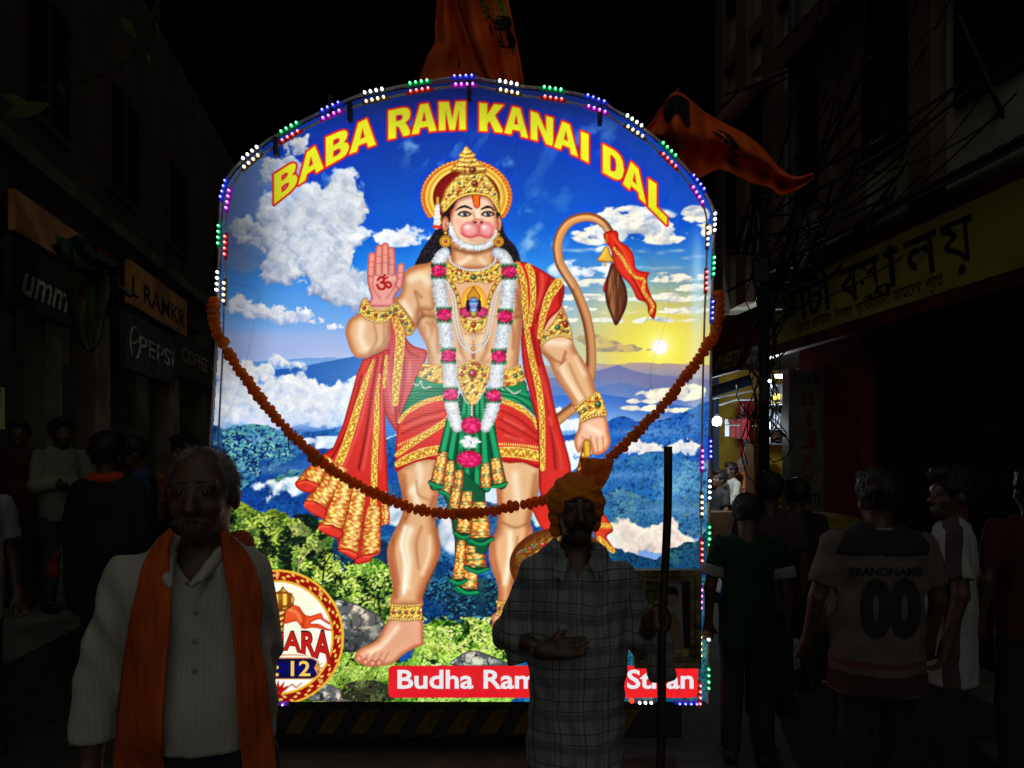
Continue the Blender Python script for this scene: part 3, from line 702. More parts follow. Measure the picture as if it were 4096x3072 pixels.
    # feet
    skin([(1566, 2470), (1680, 2470), (1694, 2545), (1690, 2580), (1660, 2592), (1610, 2622), (1570, 2656), (1520, 2664), (1490, 2668), (1450, 2660), (1424, 2640), (1420, 2618), (1445, 2592), (1510, 2555)], 16, (226, 164, 128))
    for tx, ty in ((1436, 2634), (1462, 2646), (1490, 2652), (1516, 2650)): ell(tx, ty, 13, 14, (232, 158, 130), (170, 96, 66)); 
    for t in range(4): stroke([(1452 + 26 * t, 2650), (1476 + 26 * t, 2612)], 3, (160, 90, 60), soft=True, a=.6)
    stroke([(1590, 2510), (1530, 2580), (1480, 2610)], 14, SKH, soft=True, a=.6)
    skin([(1985, 2450), (2140, 2450), (2160, 2560), (2010, 2560), (1972, 2530), (1968, 2490)], 14, (230, 166, 134))
    # torso shading
    for l, r, a, c in ([[(60, 640), (150, 690), (240, 700)], 26, .5, SKD], [[(560, 1040), (620, 1150)], 24, .45, SKD], [[(1080, 1180), (1080, 1480)], 10, .45, SKD], [[(900, 1380), (1000, 1400), (1160, 1400), (1270, 1380)], 12, .35, SKD], [[(250, 420), (250, 620), (290, 820), (350, 950), (520, 990)], 26, .75, SKD], [[(1440, 980), (1600, 1000), (1780, 980)], 24, .7, SKD], [[(240, 1100), (300, 1000), (330, 980)], 26, .6, (110, 60, 36)], [[(400, 1060), (470, 1160), (430, 1330)], 22, .4, SKD], [[(1640, 1100), (1680, 1250), (1660, 1450)], 24, .45, SKD], [[(960, 1230), (1080, 1260), (1200, 1230)], 16, .35, SKD], [[(880, 60), (1000, 250)], 20, .4, SKD], [[(1280, 60), (1160, 250)], 20, .4, SKD], [[(1080, 1520), (1085, 1580)], 22, .7, (120, 66, 40)], [[(850, 1640), (1080, 1690), (1300, 1640)], 30, .3, SKD]):
        stroke(T(TZ, l), np.array(r) * .46, c, soft=True, a=min(1, a * 1.2))
    for l, r, a in ([[(160, 400), (230, 380), (380, 380)], 60, .5], [[(360, 620), (420, 780)], 60, .45], [[(1080, 120), (1080, 200)], 60, .5], [[(980, 1300), (1000, 1450)], 50, .45], [[(1200, 1300), (1180, 1450)], 50, .45], [[(420, 1250), (520, 1500)], 40, .35], [[(1560, 1180), (1600, 1500)], 40, .35], [[(900, 1580), (960, 1640)], 40, .4]):
        stroke(T(TZ, l), r * .42, SKH, soft=True, a=a)
    for l, r, a in ([[(300, 520), (330, 760), (420, 900), (520, 940)], 40, .35], [[(1690, 560), (1760, 800), (1700, 940)], 40, .4], [[(480, 1060), (560, 1200), (560, 1500)], 34, .4], [[(1600, 1060), (1560, 1250), (1560, 1500)], 34, .35], [[(880, 1280), (900, 1480), (960, 1620)], 30, .4], [[(1290, 1280), (1270, 1480), (1200, 1620)], 30, .4], [[(90, 560), (200, 640), (250, 760)], 40, .4]):
        stroke(T(TZ, l), r * .42, (150, 82, 46), soft=True, a=a * 1.25)
    ell(*T(TZ, [(500, 820)])[0], 8, 9, (196, 96, 84), (150, 80, 60), fe=6)
    # neck + face
    skin(T(FZ, [(530, 1330), (800, 1400), (1065, 1370), (1085, 1659), (1110, 1700), (500, 1700), (525, 1600)]), 18)
    stroke(T(FZ, [(560, 1440), (800, 1500), (1040, 1440)]), 14, (128, 70, 40), soft=True, a=.75)
    stroke(T(FZ, [(640, 1640), (760, 1560)]), 14, SKH, soft=True, a=.6)
    stroke(T(FZ, [(960, 1640), (900, 1580)]), 12, SKH, soft=True, a=.5)
    # ---- crown back disc
    cx, cy = T(FZ, [(716, 760)])[0]
    for t in np.linspace(-212, 32, 41):
        a_ = math.radians(t)
        ell(cx + 172 * math.cos(a_), cy + 140 * math.sin(a_) - 2, 12, 11, (238, 160, 60), (176, 90, 26), hi=(255, 222, 130))
        ell(cx + 171 * math.cos(a_), cy + 139 * math.sin(a_) - 2, 5, 5, (226, 90, 40), (180, 60, 30))
    ell(cx, cy, 164, 136, GO, tex=lambda x, y, v: mix(np.broadcast_to(C(206, 146, 48), x.shape + (3,)), C(244, 204, 96), .5 + .5 * np.sin(v * 46)))
    ell(cx, cy, 134, 112, (176, 36, 28), (120, 20, 16))
    w = win(cx - 175, cy + 92, cx + 175, cy + 160)
    # hair frame over face sides
    poly(T(FZ, [(430, 960), (560, 800), (700, 720), (860, 700), (1020, 740), (1110, 850), (1165, 980), (1180, 1090), (1130, 1180), (1110, 1000), (1060, 850), (540, 900), (505, 1060), (495, 1160), (400, 1130), (380, 1020)]), (26, 18, 26), fe=4)
    skin(T(FZ, [(545, 900), (600, 800), (720, 745), (850, 732), (990, 752), (1070, 840), (1106, 980), (1122, 1130), (1095, 1280), (1030, 1370), (860, 1430), (660, 1395), (550, 1280), (500, 1120), (510, 990)]), 15, (240, 198, 162), (186, 116, 82))
    for e, q in (((435, 1115), 1), ((1150, 1110), -1)):
        ex, ey = T(FZ, [e])[0]
        ell(ex, ey, 15 if q > 0 else 10, 32, (222, 160, 120), (160, 90, 62)); ell(ex + 3 * q, ey + 4, 6, 16, (176, 100, 74), (200, 130, 100))
    # beard fringe
    bp = spline(T(FZ, [(505, 1120), (525, 1230), (580, 1320), (690, 1395), (850, 1425), (1000, 1395), (1075, 1310), (1108, 1210)]), False, 8)
    stroke(bp, [7, 11, 12, 12, 11, 7], (222, 218, 214), (170, 160, 156), smooth=False)
    for i in range(420):
        q = bp[rng.integers(len(bp))] + rng.normal(size=2) * 5
        stroke([tuple(q), (q[0] + rng.normal() * 4, q[1] + 6 + 4 * rng.random())], [1.3, .5], (248, 246, 244) if rng.random() < .7 else (176, 168, 168), a=.8)
    # cheeks, muzzle
    glow(*T(FZ, [(600, 1090)])[0], 20, 20, (238, 160, 140), .6); glow(*T(FZ, [(1070, 1060)])[0], 12, 20, (238, 160, 140), .5)
    ell(*T(FZ, [(870, 1200)])[0], 68, 33, (234, 150, 138), fe=26)
    ell(*T(FZ, [(765, 1190)])[0], 38, 32, (242, 162, 156), (224, 112, 112), hi=(255, 224, 216), fe=9)
    ell(*T(FZ, [(980, 1190)])[0], 30, 31, (242, 162, 156), (224, 112, 112), hi=(255, 224, 216), fe=9)
    stroke(T(FZ, [(880, 1125), (884, 1190), (882, 1240)]), 2.6, (190, 84, 84), soft=True, a=.8)
    stroke(T(FZ, [(650, 1235), (720, 1285), (800, 1285), (880, 1262), (950, 1285), (1010, 1300), (1060, 1255)]), 4, (196, 70, 72), soft=True, a=.9)
    stroke(T(FZ, [(770, 1330), (880, 1350), (980, 1330)]), 8, (206, 150, 116), soft=True, a=.6)
    stroke(T(FZ, [(862, 940), (870, 1000), (874, 1050)]), 8, (252, 222, 190), soft=True, a=.8)
    stroke(T(FZ, [(800, 960), (825, 1040), (800, 1085)]), 5, (196, 122, 92), soft=True, a=.6)
    ell(*T(FZ, [(870, 1085)])[0], 24, 13, (236, 158, 134), (206, 120, 100), fe=5)
    ell(*T(FZ, [(832, 1092)])[0], 7, 4, (70, 24, 20), fe=3); ell(*T(FZ, [(914, 1094)])[0], 6, 4, (70, 24, 20), fe=3)
    # eyes
    for ex, s, rx in ((690, 1, 25), (1000, -1, 24)):
        x, y = T(FZ, [(ex, 985)])[0]
        glow(x, y - 2, 26, 12, (150, 84, 62), .55)
        ell(x, y, rx, 9.4, (238, 228, 222), (196, 160, 150)); ell(x + 2, y - 1.5, 8.5, 8.5, (96, 48, 40), (50, 22, 22)); ell(x + 2, y - 1, 3.6, 3.6, (14, 8, 10)); ell(x + 4, y - 4, 1.8, 1.8, (255, 255, 255))
        stroke([(x - rx, y + 1), (x - rx * .5, y - 8), (x + rx * .3, y - 9.5), (x + rx, y - 1)], 3.4, (26, 12, 14))
        stroke([(x - rx * .9, y + 3), (x, y + 9), (x + rx * .9, y + 3)], 2.2, (70, 28, 28))
    stroke(T(FZ, [(572, 942), (625, 900), (700, 882), (790, 915)]), [1.5, 4, 5.5, 3], (30, 16, 18))
    stroke(T(FZ, [(915, 918), (990, 888), (1045, 900), (1085, 942)]), [3, 5.5, 4, 1.5], (30, 16, 18))
    poly(T(FZ, [(782, 738), (808, 738), (822, 865), (858, 895), (882, 865), (884, 738), (906, 738), (896, 880), (856, 915), (812, 880)]), (186, 28, 26), smooth=False)
    poly(T(FZ, [(806, 738), (886, 738), (880, 862), (858, 893), (824, 862)]), (240, 110, 24), smooth=False)
    # ---- crown
    poly(T(FZ, [(715, 68), (745, 105), (780, 150), (835, 190), (826, 214), (832, 240), (925, 325), (995, 392), (965, 452), (1060, 560), (1130, 690), (1162, 830), (1160, 960), (1085, 850), (1000, 762), (850, 728), (700, 742), (580, 805), (450, 930), (395, 975), (365, 850), (440, 640), (540, 520), (640, 430), (515, 420), (520, 372), (600, 270), (625, 222), (612, 195), (660, 150), (692, 100)]), GO, smooth=False, tex=goldtex, edge=(150, 92, 24), ew=9)
    for yy, x0, x1 in ((150, 668, 775), (200, 625, 825), (262, 620, 850), (320, 580, 905), (372, 540, 960)):
        stroke(T(FZ, [(x0, yy), ((x0 + x1) / 2, yy + 14), (x1, yy)]), 3.4, (250, 214, 112), soft=True, a=.8)
        stroke(T(FZ, [(x0, yy + 24), ((x0 + x1) / 2, yy + 40), (x1, yy + 24)]), 3, (120, 64, 18), soft=True, a=.7)
    stroke(T(FZ, [(520, 415), (640, 445), (780, 450), (960, 420)]), 6, (110, 54, 16), soft=True, a=.7)
    stroke(T(FZ, [(700, 110), (690, 170)]), 5, (255, 240, 170), soft=True, a=.9)
    stroke(T(FZ, [(425, 940), (570, 785), (700, 725), (850, 708), (1010, 742), (1100, 850), (1150, 950)]), 5, (244, 206, 96), (160, 96, 26))
    gem(*T(FZ, [(800, 400)])[0], 11, (150, 16, 26)); gem(*T(FZ, [(828, 582)])[0], 10, (150, 16, 26))
    gems(T(FZ, [(835, 672), (788, 290), (685, 620), (957, 622), (910, 690), (745, 690), (1028, 662), (540, 672), (690, 355), (720, 520), (916, 520), (620, 575), (480, 730), (1090, 720), (415, 735), (820, 492)]), 4.2)
    # tassel, earrings
    stroke(T(FZ, [(334, 840), (322, 1140)]), [7, 14], (222, 222, 226), tex=lambda x, y, s, al, q: mix(np.broadcast_to(C(236, 236, 238), x.shape + (3,)), C(150, 150, 160), sst(.2, .9, np.sin(al * .9) * np.cos(s * 6))))
    stroke(T(FZ, [(334, 770), (334, 840)]), 6, GO, GOD); stroke(T(FZ, [(285, 1150), (365, 1155)]), 7, (214, 60, 44), (150, 24, 20))
    for ex, ey, r in ((440, 1345, 21), (1140, 1350, 18)):
        x, y = T(FZ, [(ex, ey)])[0]
        for t in range(14): ell(x + r * math.cos(t * .449), y + r * math.sin(t * .449), 4.5, 4.5, GO, GOD)
        ell(x, y, r, r, (232, 180, 76), (176, 110, 30)); gem(x, y, 6, (206, 50, 34)); ell(x, y + r + 9, 5, 6, (240, 240, 240), (160, 150, 150)); ell(x, y - r - 12, 7, 7, GO, GOD, hi=GOH)
    # ---- raised arm
    dr = T(ZC, [(1530, 440), (1610, 430), (1650, 590), (1720, 670), (1825, 712), (1800, 830), (1740, 960), (1690, 1080), (1640, 1200), (1600, 1330), (1585, 1365), (1540, 1310), (1490, 1215), (1450, 1000), (1440, 740)])
    poly(dr, (196, 62, 60), edge=(150, 24, 26), ew=14)
    folds([T(ZC, [(1640, 620), (1680, 720), (1760, 760)]), T(ZC, [(1560, 760), (1570, 1000), (1580, 1300)]), T(ZC, [(1640, 760), (1640, 950), (1600, 1200)])], (120, 20, 26), 7, .6)
    folds([T(ZC, [(1500, 800), (1520, 1000), (1550, 1200)]), T(ZC, [(1690, 800), (1680, 950)])], (226, 110, 110), 8, .6)
    skin(T(ZC, [(1640, 110), (1690, 55), (1780, 20), (1880, 25), (1890, 250), (1880, 380), (1770, 390), (1740, 500), (1690, 570), (1640, 590), (1570, 430), (1540, 320), (1610, 250)]), 22)
    stroke(T(ZC, [(1700, 130), (1780, 110), (1830, 160)]), 26, SKH, soft=True, a=.6); stroke(T(ZC, [(1640, 330), (1690, 420)]), 18, SKH, soft=True, a=.6)
    stroke(T(ZC, [(1760, 420), (1755, 320), (1730, 230), (1780, 280)]), 8, SKD, soft=True, a=.6)
    stroke(T(ZC, [(1570, 345), (1610, 400), (1650, 460), (1690, 520), (1680, 560)]), [18, 22, 24, 22, 16], GO, tex=lambda x, y, s, al, q: goldtex(x, y, 0), edge=GOD)
    gems(T(ZC, [(1575, 378), (1620, 430), (1660, 490), (1625, 475), (1690, 545)]), 6, (GR, (196, 26, 34)))
    stroke(T(ZC, [(1570, 460), (1610, 600), (1600, 760), (1580, 950), (1570, 1130)]), [14, 18, 18, 16, 12], (226, 150, 60), tex=band(8))
    skin(T(ZC, [(1350, 310), (1550, 320), (1535, 470), (1530, 610), (1490, 690), (1400, 740), (1290, 772), (1225, 730), (1185, 630), (1170, 545), (1205, 455), (1285, 400)]), 24)
    stroke(T(ZC, [(1300, 500), (1290, 600), (1330, 690)]), 22, SKH, soft=True, a=.65)
    stroke(T(ZC, [(1400, 500), (1420, 620), (1370, 720)]), 8, SKD, soft=True, a=.45); stroke(T(ZC, [(1480, 500), (1480, 640)]), 8, SKD, soft=True, a=.4)
    PK, PKD = (232, 150, 138), (184, 84, 80)
    poly(T(ZC, [(1345, 50), (1400, 10), (1560, 20), (1585, 100), (1640, 60), (1642, 140), (1605, 220), (1565, 285), (1550, 350), (1360, 350), (1375, 280), (1350, 180)]), PK, edge=PKD, ew=14)
    for f, r in (([(1375, 1600), (1378, 1540), (1385, 1455)], 15), ([(1435, 1590), (1438, 1480), (1444, 1395)], 15.5), ([(1490, 1590), (1490, 1480), (1490, 1378)], 15.5), ([(1540, 1590), (1542, 1500), (1538, 1412)], 14.5), ([(1600, 1690), (1612, 1600), (1616, 1540)], 14.5)):
        stroke(T(ZA, f), r, PK, PKD)
        for yy in (.38, .68):
            a_ = T(ZA, f); x = a_[0][0] + (a_[2][0] - a_[0][0]) * yy; y = a_[0][1] + (a_[2][1] - a_[0][1]) * yy
            stroke([(x - r * .7, y), (x + r * .7, y + 1)], 2.2, (176, 76, 74), soft=True, a=.6)
    stroke(T(ZA, [(1400, 1640), (1480, 1620), (1560, 1640)]), 12, (246, 180, 166), soft=True, a=.7)
    folds([T(ZC, [(1400, 100), (1390, 200), (1450, 290)]), T(ZC, [(1590, 130), (1550, 220), (1500, 290)])], (190, 90, 84), 5, .6)
    OM = [(1430, 140), (1450, 118), (1475, 125), (1478, 150), (1455, 162), (1480, 165), (1492, 190), (1470, 214), (1440, 208), (1425, 180)]
    stroke(T(ZC, OM), 5, (176, 28, 30)); stroke(T(ZC, [(1480, 172), (1505, 160), (1530, 165), (1535, 190), (1515, 202), (1502, 188)]), 4.6, (176, 28, 30))
    stroke(T(ZC, [(1472, 112), (1488, 128), (1512, 118)]), 3.6, (176, 28, 30)); ell(*T(ZC, [(1487, 103)])[0], 5, 5, (176, 28, 30))
    poly(T(ZC, [(1300, 310), (1340, 282), (1355, 330), (1440, 380), (1520, 365), (1560, 320), (1556, 400), (1530, 465), (1440, 490), (1345, 465), (1285, 410)]), GO, tex=goldtex, edge=GOD, ew=6)
    beads(T(ZC, [(1335, 300), (1370, 355), (1440, 385), (1510, 375), (1555, 335)]), 5.5, 9); beads(T(ZC, [(1290, 405), (1350, 455), (1440, 482), (1525, 460)]), 6, 10)
    gems(T(ZC, [(1320, 365), (1353, 400), (1412, 422), (1470, 428), (1497, 425), (1530, 400)]), 6)
    # ---- falling red drape on the left
    poly(T(ZC, [(1310, 780), (1400, 740), (1530, 690), (1480, 1000), (1490, 1240), (1505, 1659)]) + T(ZE, [(1515, 330), (1528, 590), (1455, 612), (1452, 815), (1380, 860), (1378, 892), (1262, 920), (1240, 880), (1236, 842), (1110, 812), (1108, 720), (965, 645), (962, 590), (1000, 560), (842, 462), (848, 405), (885, 345), (772, 300), (768, 262), (830, 180), (930, 80)]) + T(ZC, [(960, 1570), (1070, 1490), (1150, 1300), (1220, 1050), (1260, 900)]), RD, smooth=False, edge=(150, 22, 22), ew=12)
    for l in ([(1380, 780), (1330, 1000), (1240, 1350), (1120, 1659)], [(1430, 760), (1390, 1000), (1340, 1350), (1280, 1659)], [(1480, 740), (1440, 1000), (1430, 1350), (1420, 1659)], [(1300, 900), (1200, 1300), (1050, 1600)]):
        stroke(T(ZC, l), [6, 8, 9], (116, 10, 16), soft=True, a=.7); stroke(T(ZC, [(x + 28, y) for x, y in l]), [5, 8, 10], (238, 92, 76), soft=True, a=.55)
    stroke(T(ZC, [(1392, 790), (1335, 960), (1280, 1130), (1220, 1330), (1140, 1560), (1060, 1720)]), [5, 10, 14, 16, 17, 18], GO, tex=band(9)); stroke(T(ZC, [(1445, 900), (1425, 1080), (1420, 1300), (1405, 1600), (1395, 1960)]), [4, 8, 11, 12, 13], GO, tex=band(8)); stroke(T(ZC, [(1500, 760), (1480, 1000)]), [7, 6], GO, tex=band(6))
    def goldplate(pg, ax_, red=(176, 52, 26), hemk=None):
        q = np.array(T(*pg), float); (ax, ay), (bx, by) = T(pg[0], ax_)
        L = math.hypot(bx - ax, by - ay); ux, uy = (bx - ax) / L, (by - ay) / L
        sv = (q[:, 0] - ax) * -uy + (q[:, 1] - ay) * ux; s0, s1 = sv.min(), sv.max()
        def gt(x, y, d):
            al = (x - ax) * ux + (y - ay) * uy; s_ = ((x - ax) * -uy + (y - ay) * ux - (s0 + s1) / 2) / ((s1 - s0) / 2)
            n = np.sin(al / 4.4) * np.sin(s_ * 7 + np.sin(al / 8) * 1.6) + (vn(x / 4.2, y / 4.2, 1) - .5) * 1.3
            c = mix(np.broadcast_to(C(204, 104, 40), x.shape + (3,)), C(255, 214, 104), sst(-.45, .6, n))
            for f in (.02, .10, .46, .54, .84, .93): c = mix(c, C(*red), np.exp(-((al - f * L) / 2.4) ** 2) * .8)
            c = mix(c, C(120, 34, 16), sst(.4, 1.05, np.abs(s_)) * .6)
            return mix(c, C(255, 240, 170), np.exp(-((s_ + .15) / .25) ** 2) * .45)
        poly(q, GO, smooth=False, tex=gt, edge=(150, 40, 24), ew=3.5)
    for gpl, axs, und in (
        ([(1455, 330), (1515, 330), (1528, 588), (1455, 612)], [(1486, 330), (1490, 600)], None),
        ([(1350, 440), (1452, 450), (1452, 818), (1380, 832), (1290, 852), (1312, 620)], [(1400, 440), (1372, 840)], [(1290, 850), (1380, 834), (1452, 818), (1382, 866), (1380, 892), (1265, 920), (1243, 880)]),
        ([(1236, 270), (1335, 320), (1330, 430), (1272, 832), (1190, 792), (1108, 795), (1132, 700), (1182, 520)], [(1285, 290), (1190, 800)], [(1106, 800), (1190, 794), (1272, 834), (1250, 885), (1180, 850)]),
        ([(1125, 170), (1242, 235), (1225, 330), (1152, 645), (1060, 604), (964, 600), (1000, 540), (1062, 400)], [(1185, 200), (1055, 615)], [(958, 642), (966, 594), (1060, 606), (1152, 650), (1132, 712), (1040, 690)]),
        ([(1092, 100), (1200, 160), (1105, 290), (1022, 470), (930, 412), (846, 408), (888, 345), (960, 260), (1010, 190)], [(1145, 130), (935, 425)], [(840, 458), (850, 405), (930, 414), (1018, 470), (1000, 562), (960, 542), (900, 512)]),
        ([(1005, 25), (1088, 95), (1012, 190), (966, 284), (860, 234), (764, 264), (830, 183), (930, 84)], [(1045, 60), (862, 262)], [(764, 262), (860, 236), (968, 282), (942, 305), (890, 345), (800, 322)])):
        if und: poly(T(ZE, und), (206, 58, 42), edge=(140, 22, 20), ew=9); stroke(T(ZE, [((und[0][0] * 2 + und[1][0]) / 3, (und[0][1] * 2 + und[1][1]) / 3 + 14), (und[1][0], und[1][1] + 22), (und[2][0] - 14, und[2][1] + 14)]), 5, (246, 120, 70), soft=True, a=.6)
        goldplate((ZE, gpl), axs)
    # ---- dhoti
    poly(T(WZ, [(100, 1050), (140, 900), (300, 760), (620, 680), (700, 900), (640, 1120), (590, 1335), (400, 1350), (230, 1410), (92, 1478), (90, 1300)]), RD, edge=(150, 20, 22), ew=12)
    poly(T(WZ, [(1200, 700), (1450, 780), (1600, 900), (1665, 1010), (1680, 1200), (1682, 1440), (1500, 1385), (1250, 1352), (1170, 950)]), RD, edge=(150, 20, 22), ew=12)
    folds([T(WZ, [(180, 950), (400, 860), (640, 800)]), T(WZ, [(160, 1060), (400, 960), (600, 900)]), T(WZ, [(1240, 800), (1450, 900), (1640, 1060)]), T(WZ, [(1230, 900), (1450, 1020), (1660, 1150)]), T(WZ, [(1230, 1000), (1450, 1120)])], (132, 12, 16), 6, .55)
    folds([T(WZ, [(170, 1000), (400, 910), (620, 850)]), T(WZ, [(1300, 900), (1500, 1010)]), T(WZ, [(1300, 1080), (1500, 1140)])], (240, 100, 84), 8, .5)
    for x, y in [(WZ[0] + .3617 * (120 + 530 * t), WZ[1] + .3617 * (1190 - 300 * t + 20 * math.sin(t * 3))) for t in np.linspace(0, 1, 22)]: ell(x, y, 2.6, 5, (246, 200, 100))
    for x, y in [(WZ[0] + .3617 * (1240 + 420 * t), WZ[1] + .3617 * (1180 + 36 * t * t)) for t in np.linspace(0, 1, 18)]: ell(x, y, 2.6, 6, (246, 206, 96))
    stroke(T(WZ, [(100, 1300), (230, 1200), (400, 1090), (650, 930)]), [9, 12, 12, 11], GO, tex=band(8))
    stroke(T(WZ, [(110, 1400), (230, 1340), (400, 1275), (590, 1240)]), [12, 18, 20, 18], GO, tex=band(9)); stroke(T(WZ, [(92, 1468), (230, 1400), (400, 1345), (585, 1325)]), 4, (186, 28, 26), (140, 14, 16))
    stroke(T(WZ, [(1240, 1265), (1450, 1272), (1672, 1312)]), [20, 22, 22], GO, tex=band(10)); stroke(T(WZ, [(1250, 1350), (1470, 1365), (1678, 1425)]), 4.5, (186, 28, 26), (140, 14, 16))
    # green sash
    GN, GND, GNL = (18, 122, 70), (4, 48, 34), (60, 176, 112)
    poly(T(WZ, [(330, 420), (480, 480), (620, 500), (630, 660), (450, 690), (280, 770), (150, 860), (200, 720), (280, 540)]), GN, edge=GND, ew=9)
    poly(T(WZ, [(1260, 540), (1500, 470), (1550, 590), (1600, 720), (1640, 870), (1500, 750), (1250, 680)]), GN, edge=GND, ew=9)
    for k in range(5):
        stroke(T(WZ, [(260 - 20 * k, 600 + 50 * k), (420, 575 + 28 * k), (620, 560 + 22 * k)]), 4, GND, soft=True, a=.7); stroke(T(WZ, [(1270, 580 + 20 * k), (1420, 600 + 25 * k), (1580, 640 + 48 * k)]), 4, GND if k % 2 else GNL, soft=True, a=.6)
    stroke(T(WZ, [(130, 930), (200, 840), (300, 770), (450, 700), (630, 660)]), [7, 9, 10, 9], GO, tex=band(7)); stroke(T(WZ, [(1245, 690), (1400, 745), (1540, 830), (1620, 910), (1660, 1000)]), [10, 11, 9, 7], GO, tex=band(7))
    # central pleats
    poly(T(WZ, [(640, 960), (800, 620), (940, 560), (1090, 600), (1190, 940), (1240, 1320), (1310, 1640), (1180, 1660), (480, 1640), (560, 1330)]), (10, 70, 44), smooth=False, edge=GND, ew=6)
    for a_, b_, r0, r1 in (((690, 900), (520, 1640), 14, 20), ((760, 900), (640, 1660), 14, 18), ((860, 640), (770, 1660), 12, 18), ((900, 640), (870, 1680), 10, 16), ((990, 640), (985, 1680), 10, 16), ((1040, 640), (1090, 1660), 12, 20), ((1120, 900), (1260, 1620), 14, 22)):
        stroke(T(WZ, [a_, b_]), [r0, r1], (26, 150, 86), (2, 44, 30), off=-.1)
    def pleat(a_, b_, r0, r1, g0=0., hem=True):
        (ax, ay), (bx, by) = a_, b_
        L = math.hypot(bx - ax, by - ay)
        def f(x, y, s, al, q):
            n = np.sin(al / 4.6) * np.sin(s * 4 + np.sin(al / 7) * 1.5) + (vn(x / 4, y / 4, 2) - .5)
            c = mix(np.broadcast_to(C(176, 104, 26), x.shape + (3,)), C(252, 212, 92), sst(-.35, .6, n))
            c = mix(c, C(10, 84, 50), np.exp(-((al - L * .35) / 4) ** 2)); c = mix(c, C(10, 84, 50), np.exp(-((al - L * .04) / 5) ** 2))
            return c
        stroke([a_, b_], [r0, r1], GO, (92, 48, 12), tex=f, smooth=False)
        if hem:
            ell(bx, by + r1 * .35, r1 * 1.12, r1 * .62, (16, 116, 66), (4, 44, 30), rot=.2)
    poly(T(ZE, [(1930, 0), (1890, 262), (1960, 380), (2010, 480), (2030, 640)]) + T(ZF, [(40, 330), (30, 640), (80, 690), (215, 735), (215, 600), (285, 550), (280, 430), (325, 350), (320, 300), (290, 100), (284, -60), (150, -200)]), (12, 84, 50), smooth=False, edge=GND, ew=8)
    def hem(o, p_, w_=8): stroke(T(o, p_), w_, (26, 146, 84), (2, 52, 34), off=.2)
    for o, gpl, axs, hm in (
        (ZE, [(2140, 760), (2216, 780), (2216, 1120), (2070, 1108)], [(2180, 760), (2140, 1120)], [(2065, 1112), (2140, 1145), (2216, 1128)]),
        (ZE, [(2078, 720), (2132, 730), (2126, 1040), (2030, 1036)], [(2105, 720), (2078, 1040)], [(2030, 1046), (2080, 1066), (2126, 1054)]),
        (ZF, [(140, 560), (222, 600), (220, 722), (70, 690)], [(180, 570), (150, 715)], [(62, 700), (130, 742), (220, 738)]),
        (ZF, [(58, 330), (126, 340), (116, 632), (20, 636)], [(92, 330), (68, 640)], [(15, 642), (66, 666), (120, 646)]),
        (ZF, [(122, 410), (282, 440), (296, 540), (125, 524)], [(200, 420), (210, 540)], [(130, 540), (215, 572), (298, 552)]),
        (ZE, [(1938, 10), (1992, 20), (1962, 288), (1935, 308), (1862, 270)], [(1965, 10), (1910, 290)], [(1855, 262), (1900, 276), (1942, 312)]),
        (ZE, [(1992, 80), (2046, 92), (2012, 362), (1940, 332)], [(2020, 85), (1975, 350)], [(1932, 330), (1975, 346), (2016, 378)]),
        (ZE, [(2052, 160), (2122, 172), (2082, 482), (2000, 462)], [(2086, 165), (2040, 475)], [(1998, 466), (2040, 488), (2084, 494)]),
        (ZE, [(2112, 330), (2190, 330), (2182, 662), (2068, 668)], [(2150, 330), (2124, 670)], [(2058, 664), (2112, 692), (2184, 672)]),
        (ZF, [(88, 10), (160, 10), (166, 272), (50, 250)], [(125, 10), (108, 265)], [(44, 262), (100, 296), (166, 286)]),
        (ZF, [(184, 10), (292, 16), (330, 298), (164, 308)], [(238, 10), (247, 305)], [(162, 322), (250, 352), (336, 312)])):
        hem(o, hm, 11); goldplate((o, gpl), axs, (20, 92, 50)); hem(o, hm, 6)
    for gpl, axs in (([(555, 1275), (660, 1285), (612, 1640), (480, 1600)], [(608, 1280), (545, 1630)]), ([(660, 1360), (742, 1365), (730, 1650), (612, 1650)], [(700, 1360), (668, 1650)]), ([(745, 1465), (838, 1460), (832, 1660), (735, 1660)], [(790, 1460), (783, 1660)]), ([(1030, 1390), (1128, 1385), (1150, 1660), (1030, 1660)], [(1080, 1390), (1090, 1660)]), ([(1140, 1335), (1238, 1325), (1305, 1610), (1170, 1640)], [(1188, 1330), (1240, 1630)])):
        goldplate((WZ, gpl), axs, (20, 92, 50))
    hem(WZ, [(475, 1605), (540, 1640), (600, 1650)], 9); hem(WZ, [(1170, 1645), (1250, 1640), (1312, 1612)], 9)
    # ---- mace and right side cloth (behind the man)
    poly(T(ZF, [(640, 0), (780, 0), (830, 210), (900, 300), (760, 260)]), RD, edge=RDD, ew=8)
    poly(T(ZF, [(1150, 140), (1230, 110), (1290, 190), (1312, 250), (1260, 300), (1340, 420), (1180, 330)]), (210, 70, 40), edge=(140, 22, 18), ew=10)
    stroke(T(ZF, [(1160, 200), (1290, 210)]), 10, GO, tex=band(6)); stroke(T(ZF, [(1200, 310), (1310, 410)]), 10, GO, tex=band(6))
    mc = T(ZF, [(880, 520)])[0]
    def macetex(x, y, v):
        t = (y - mc[1]) / 146
        rows = np.sin(t * 21); n = np.sin((x - mc[0]) / np.sqrt(np.clip(1.02 - t * t, .05, 1)) / 6.5) * rows + (vn(x / 6, y / 6, 3) - .5)
        c = mix(np.broadcast_to(C(130, 76, 20), x.shape + (3,)), C(240, 190, 76), sst(-.5, .6, n))
        for q in (-.42, -.3, .1): c = mix(c, C(110, 40, 16), np.exp(-((t - q) / .03) ** 2) * .8)
        return c
    ell(mc[0], mc[1], 200, 148, GO, tex=macetex, edge=(92, 44, 12))
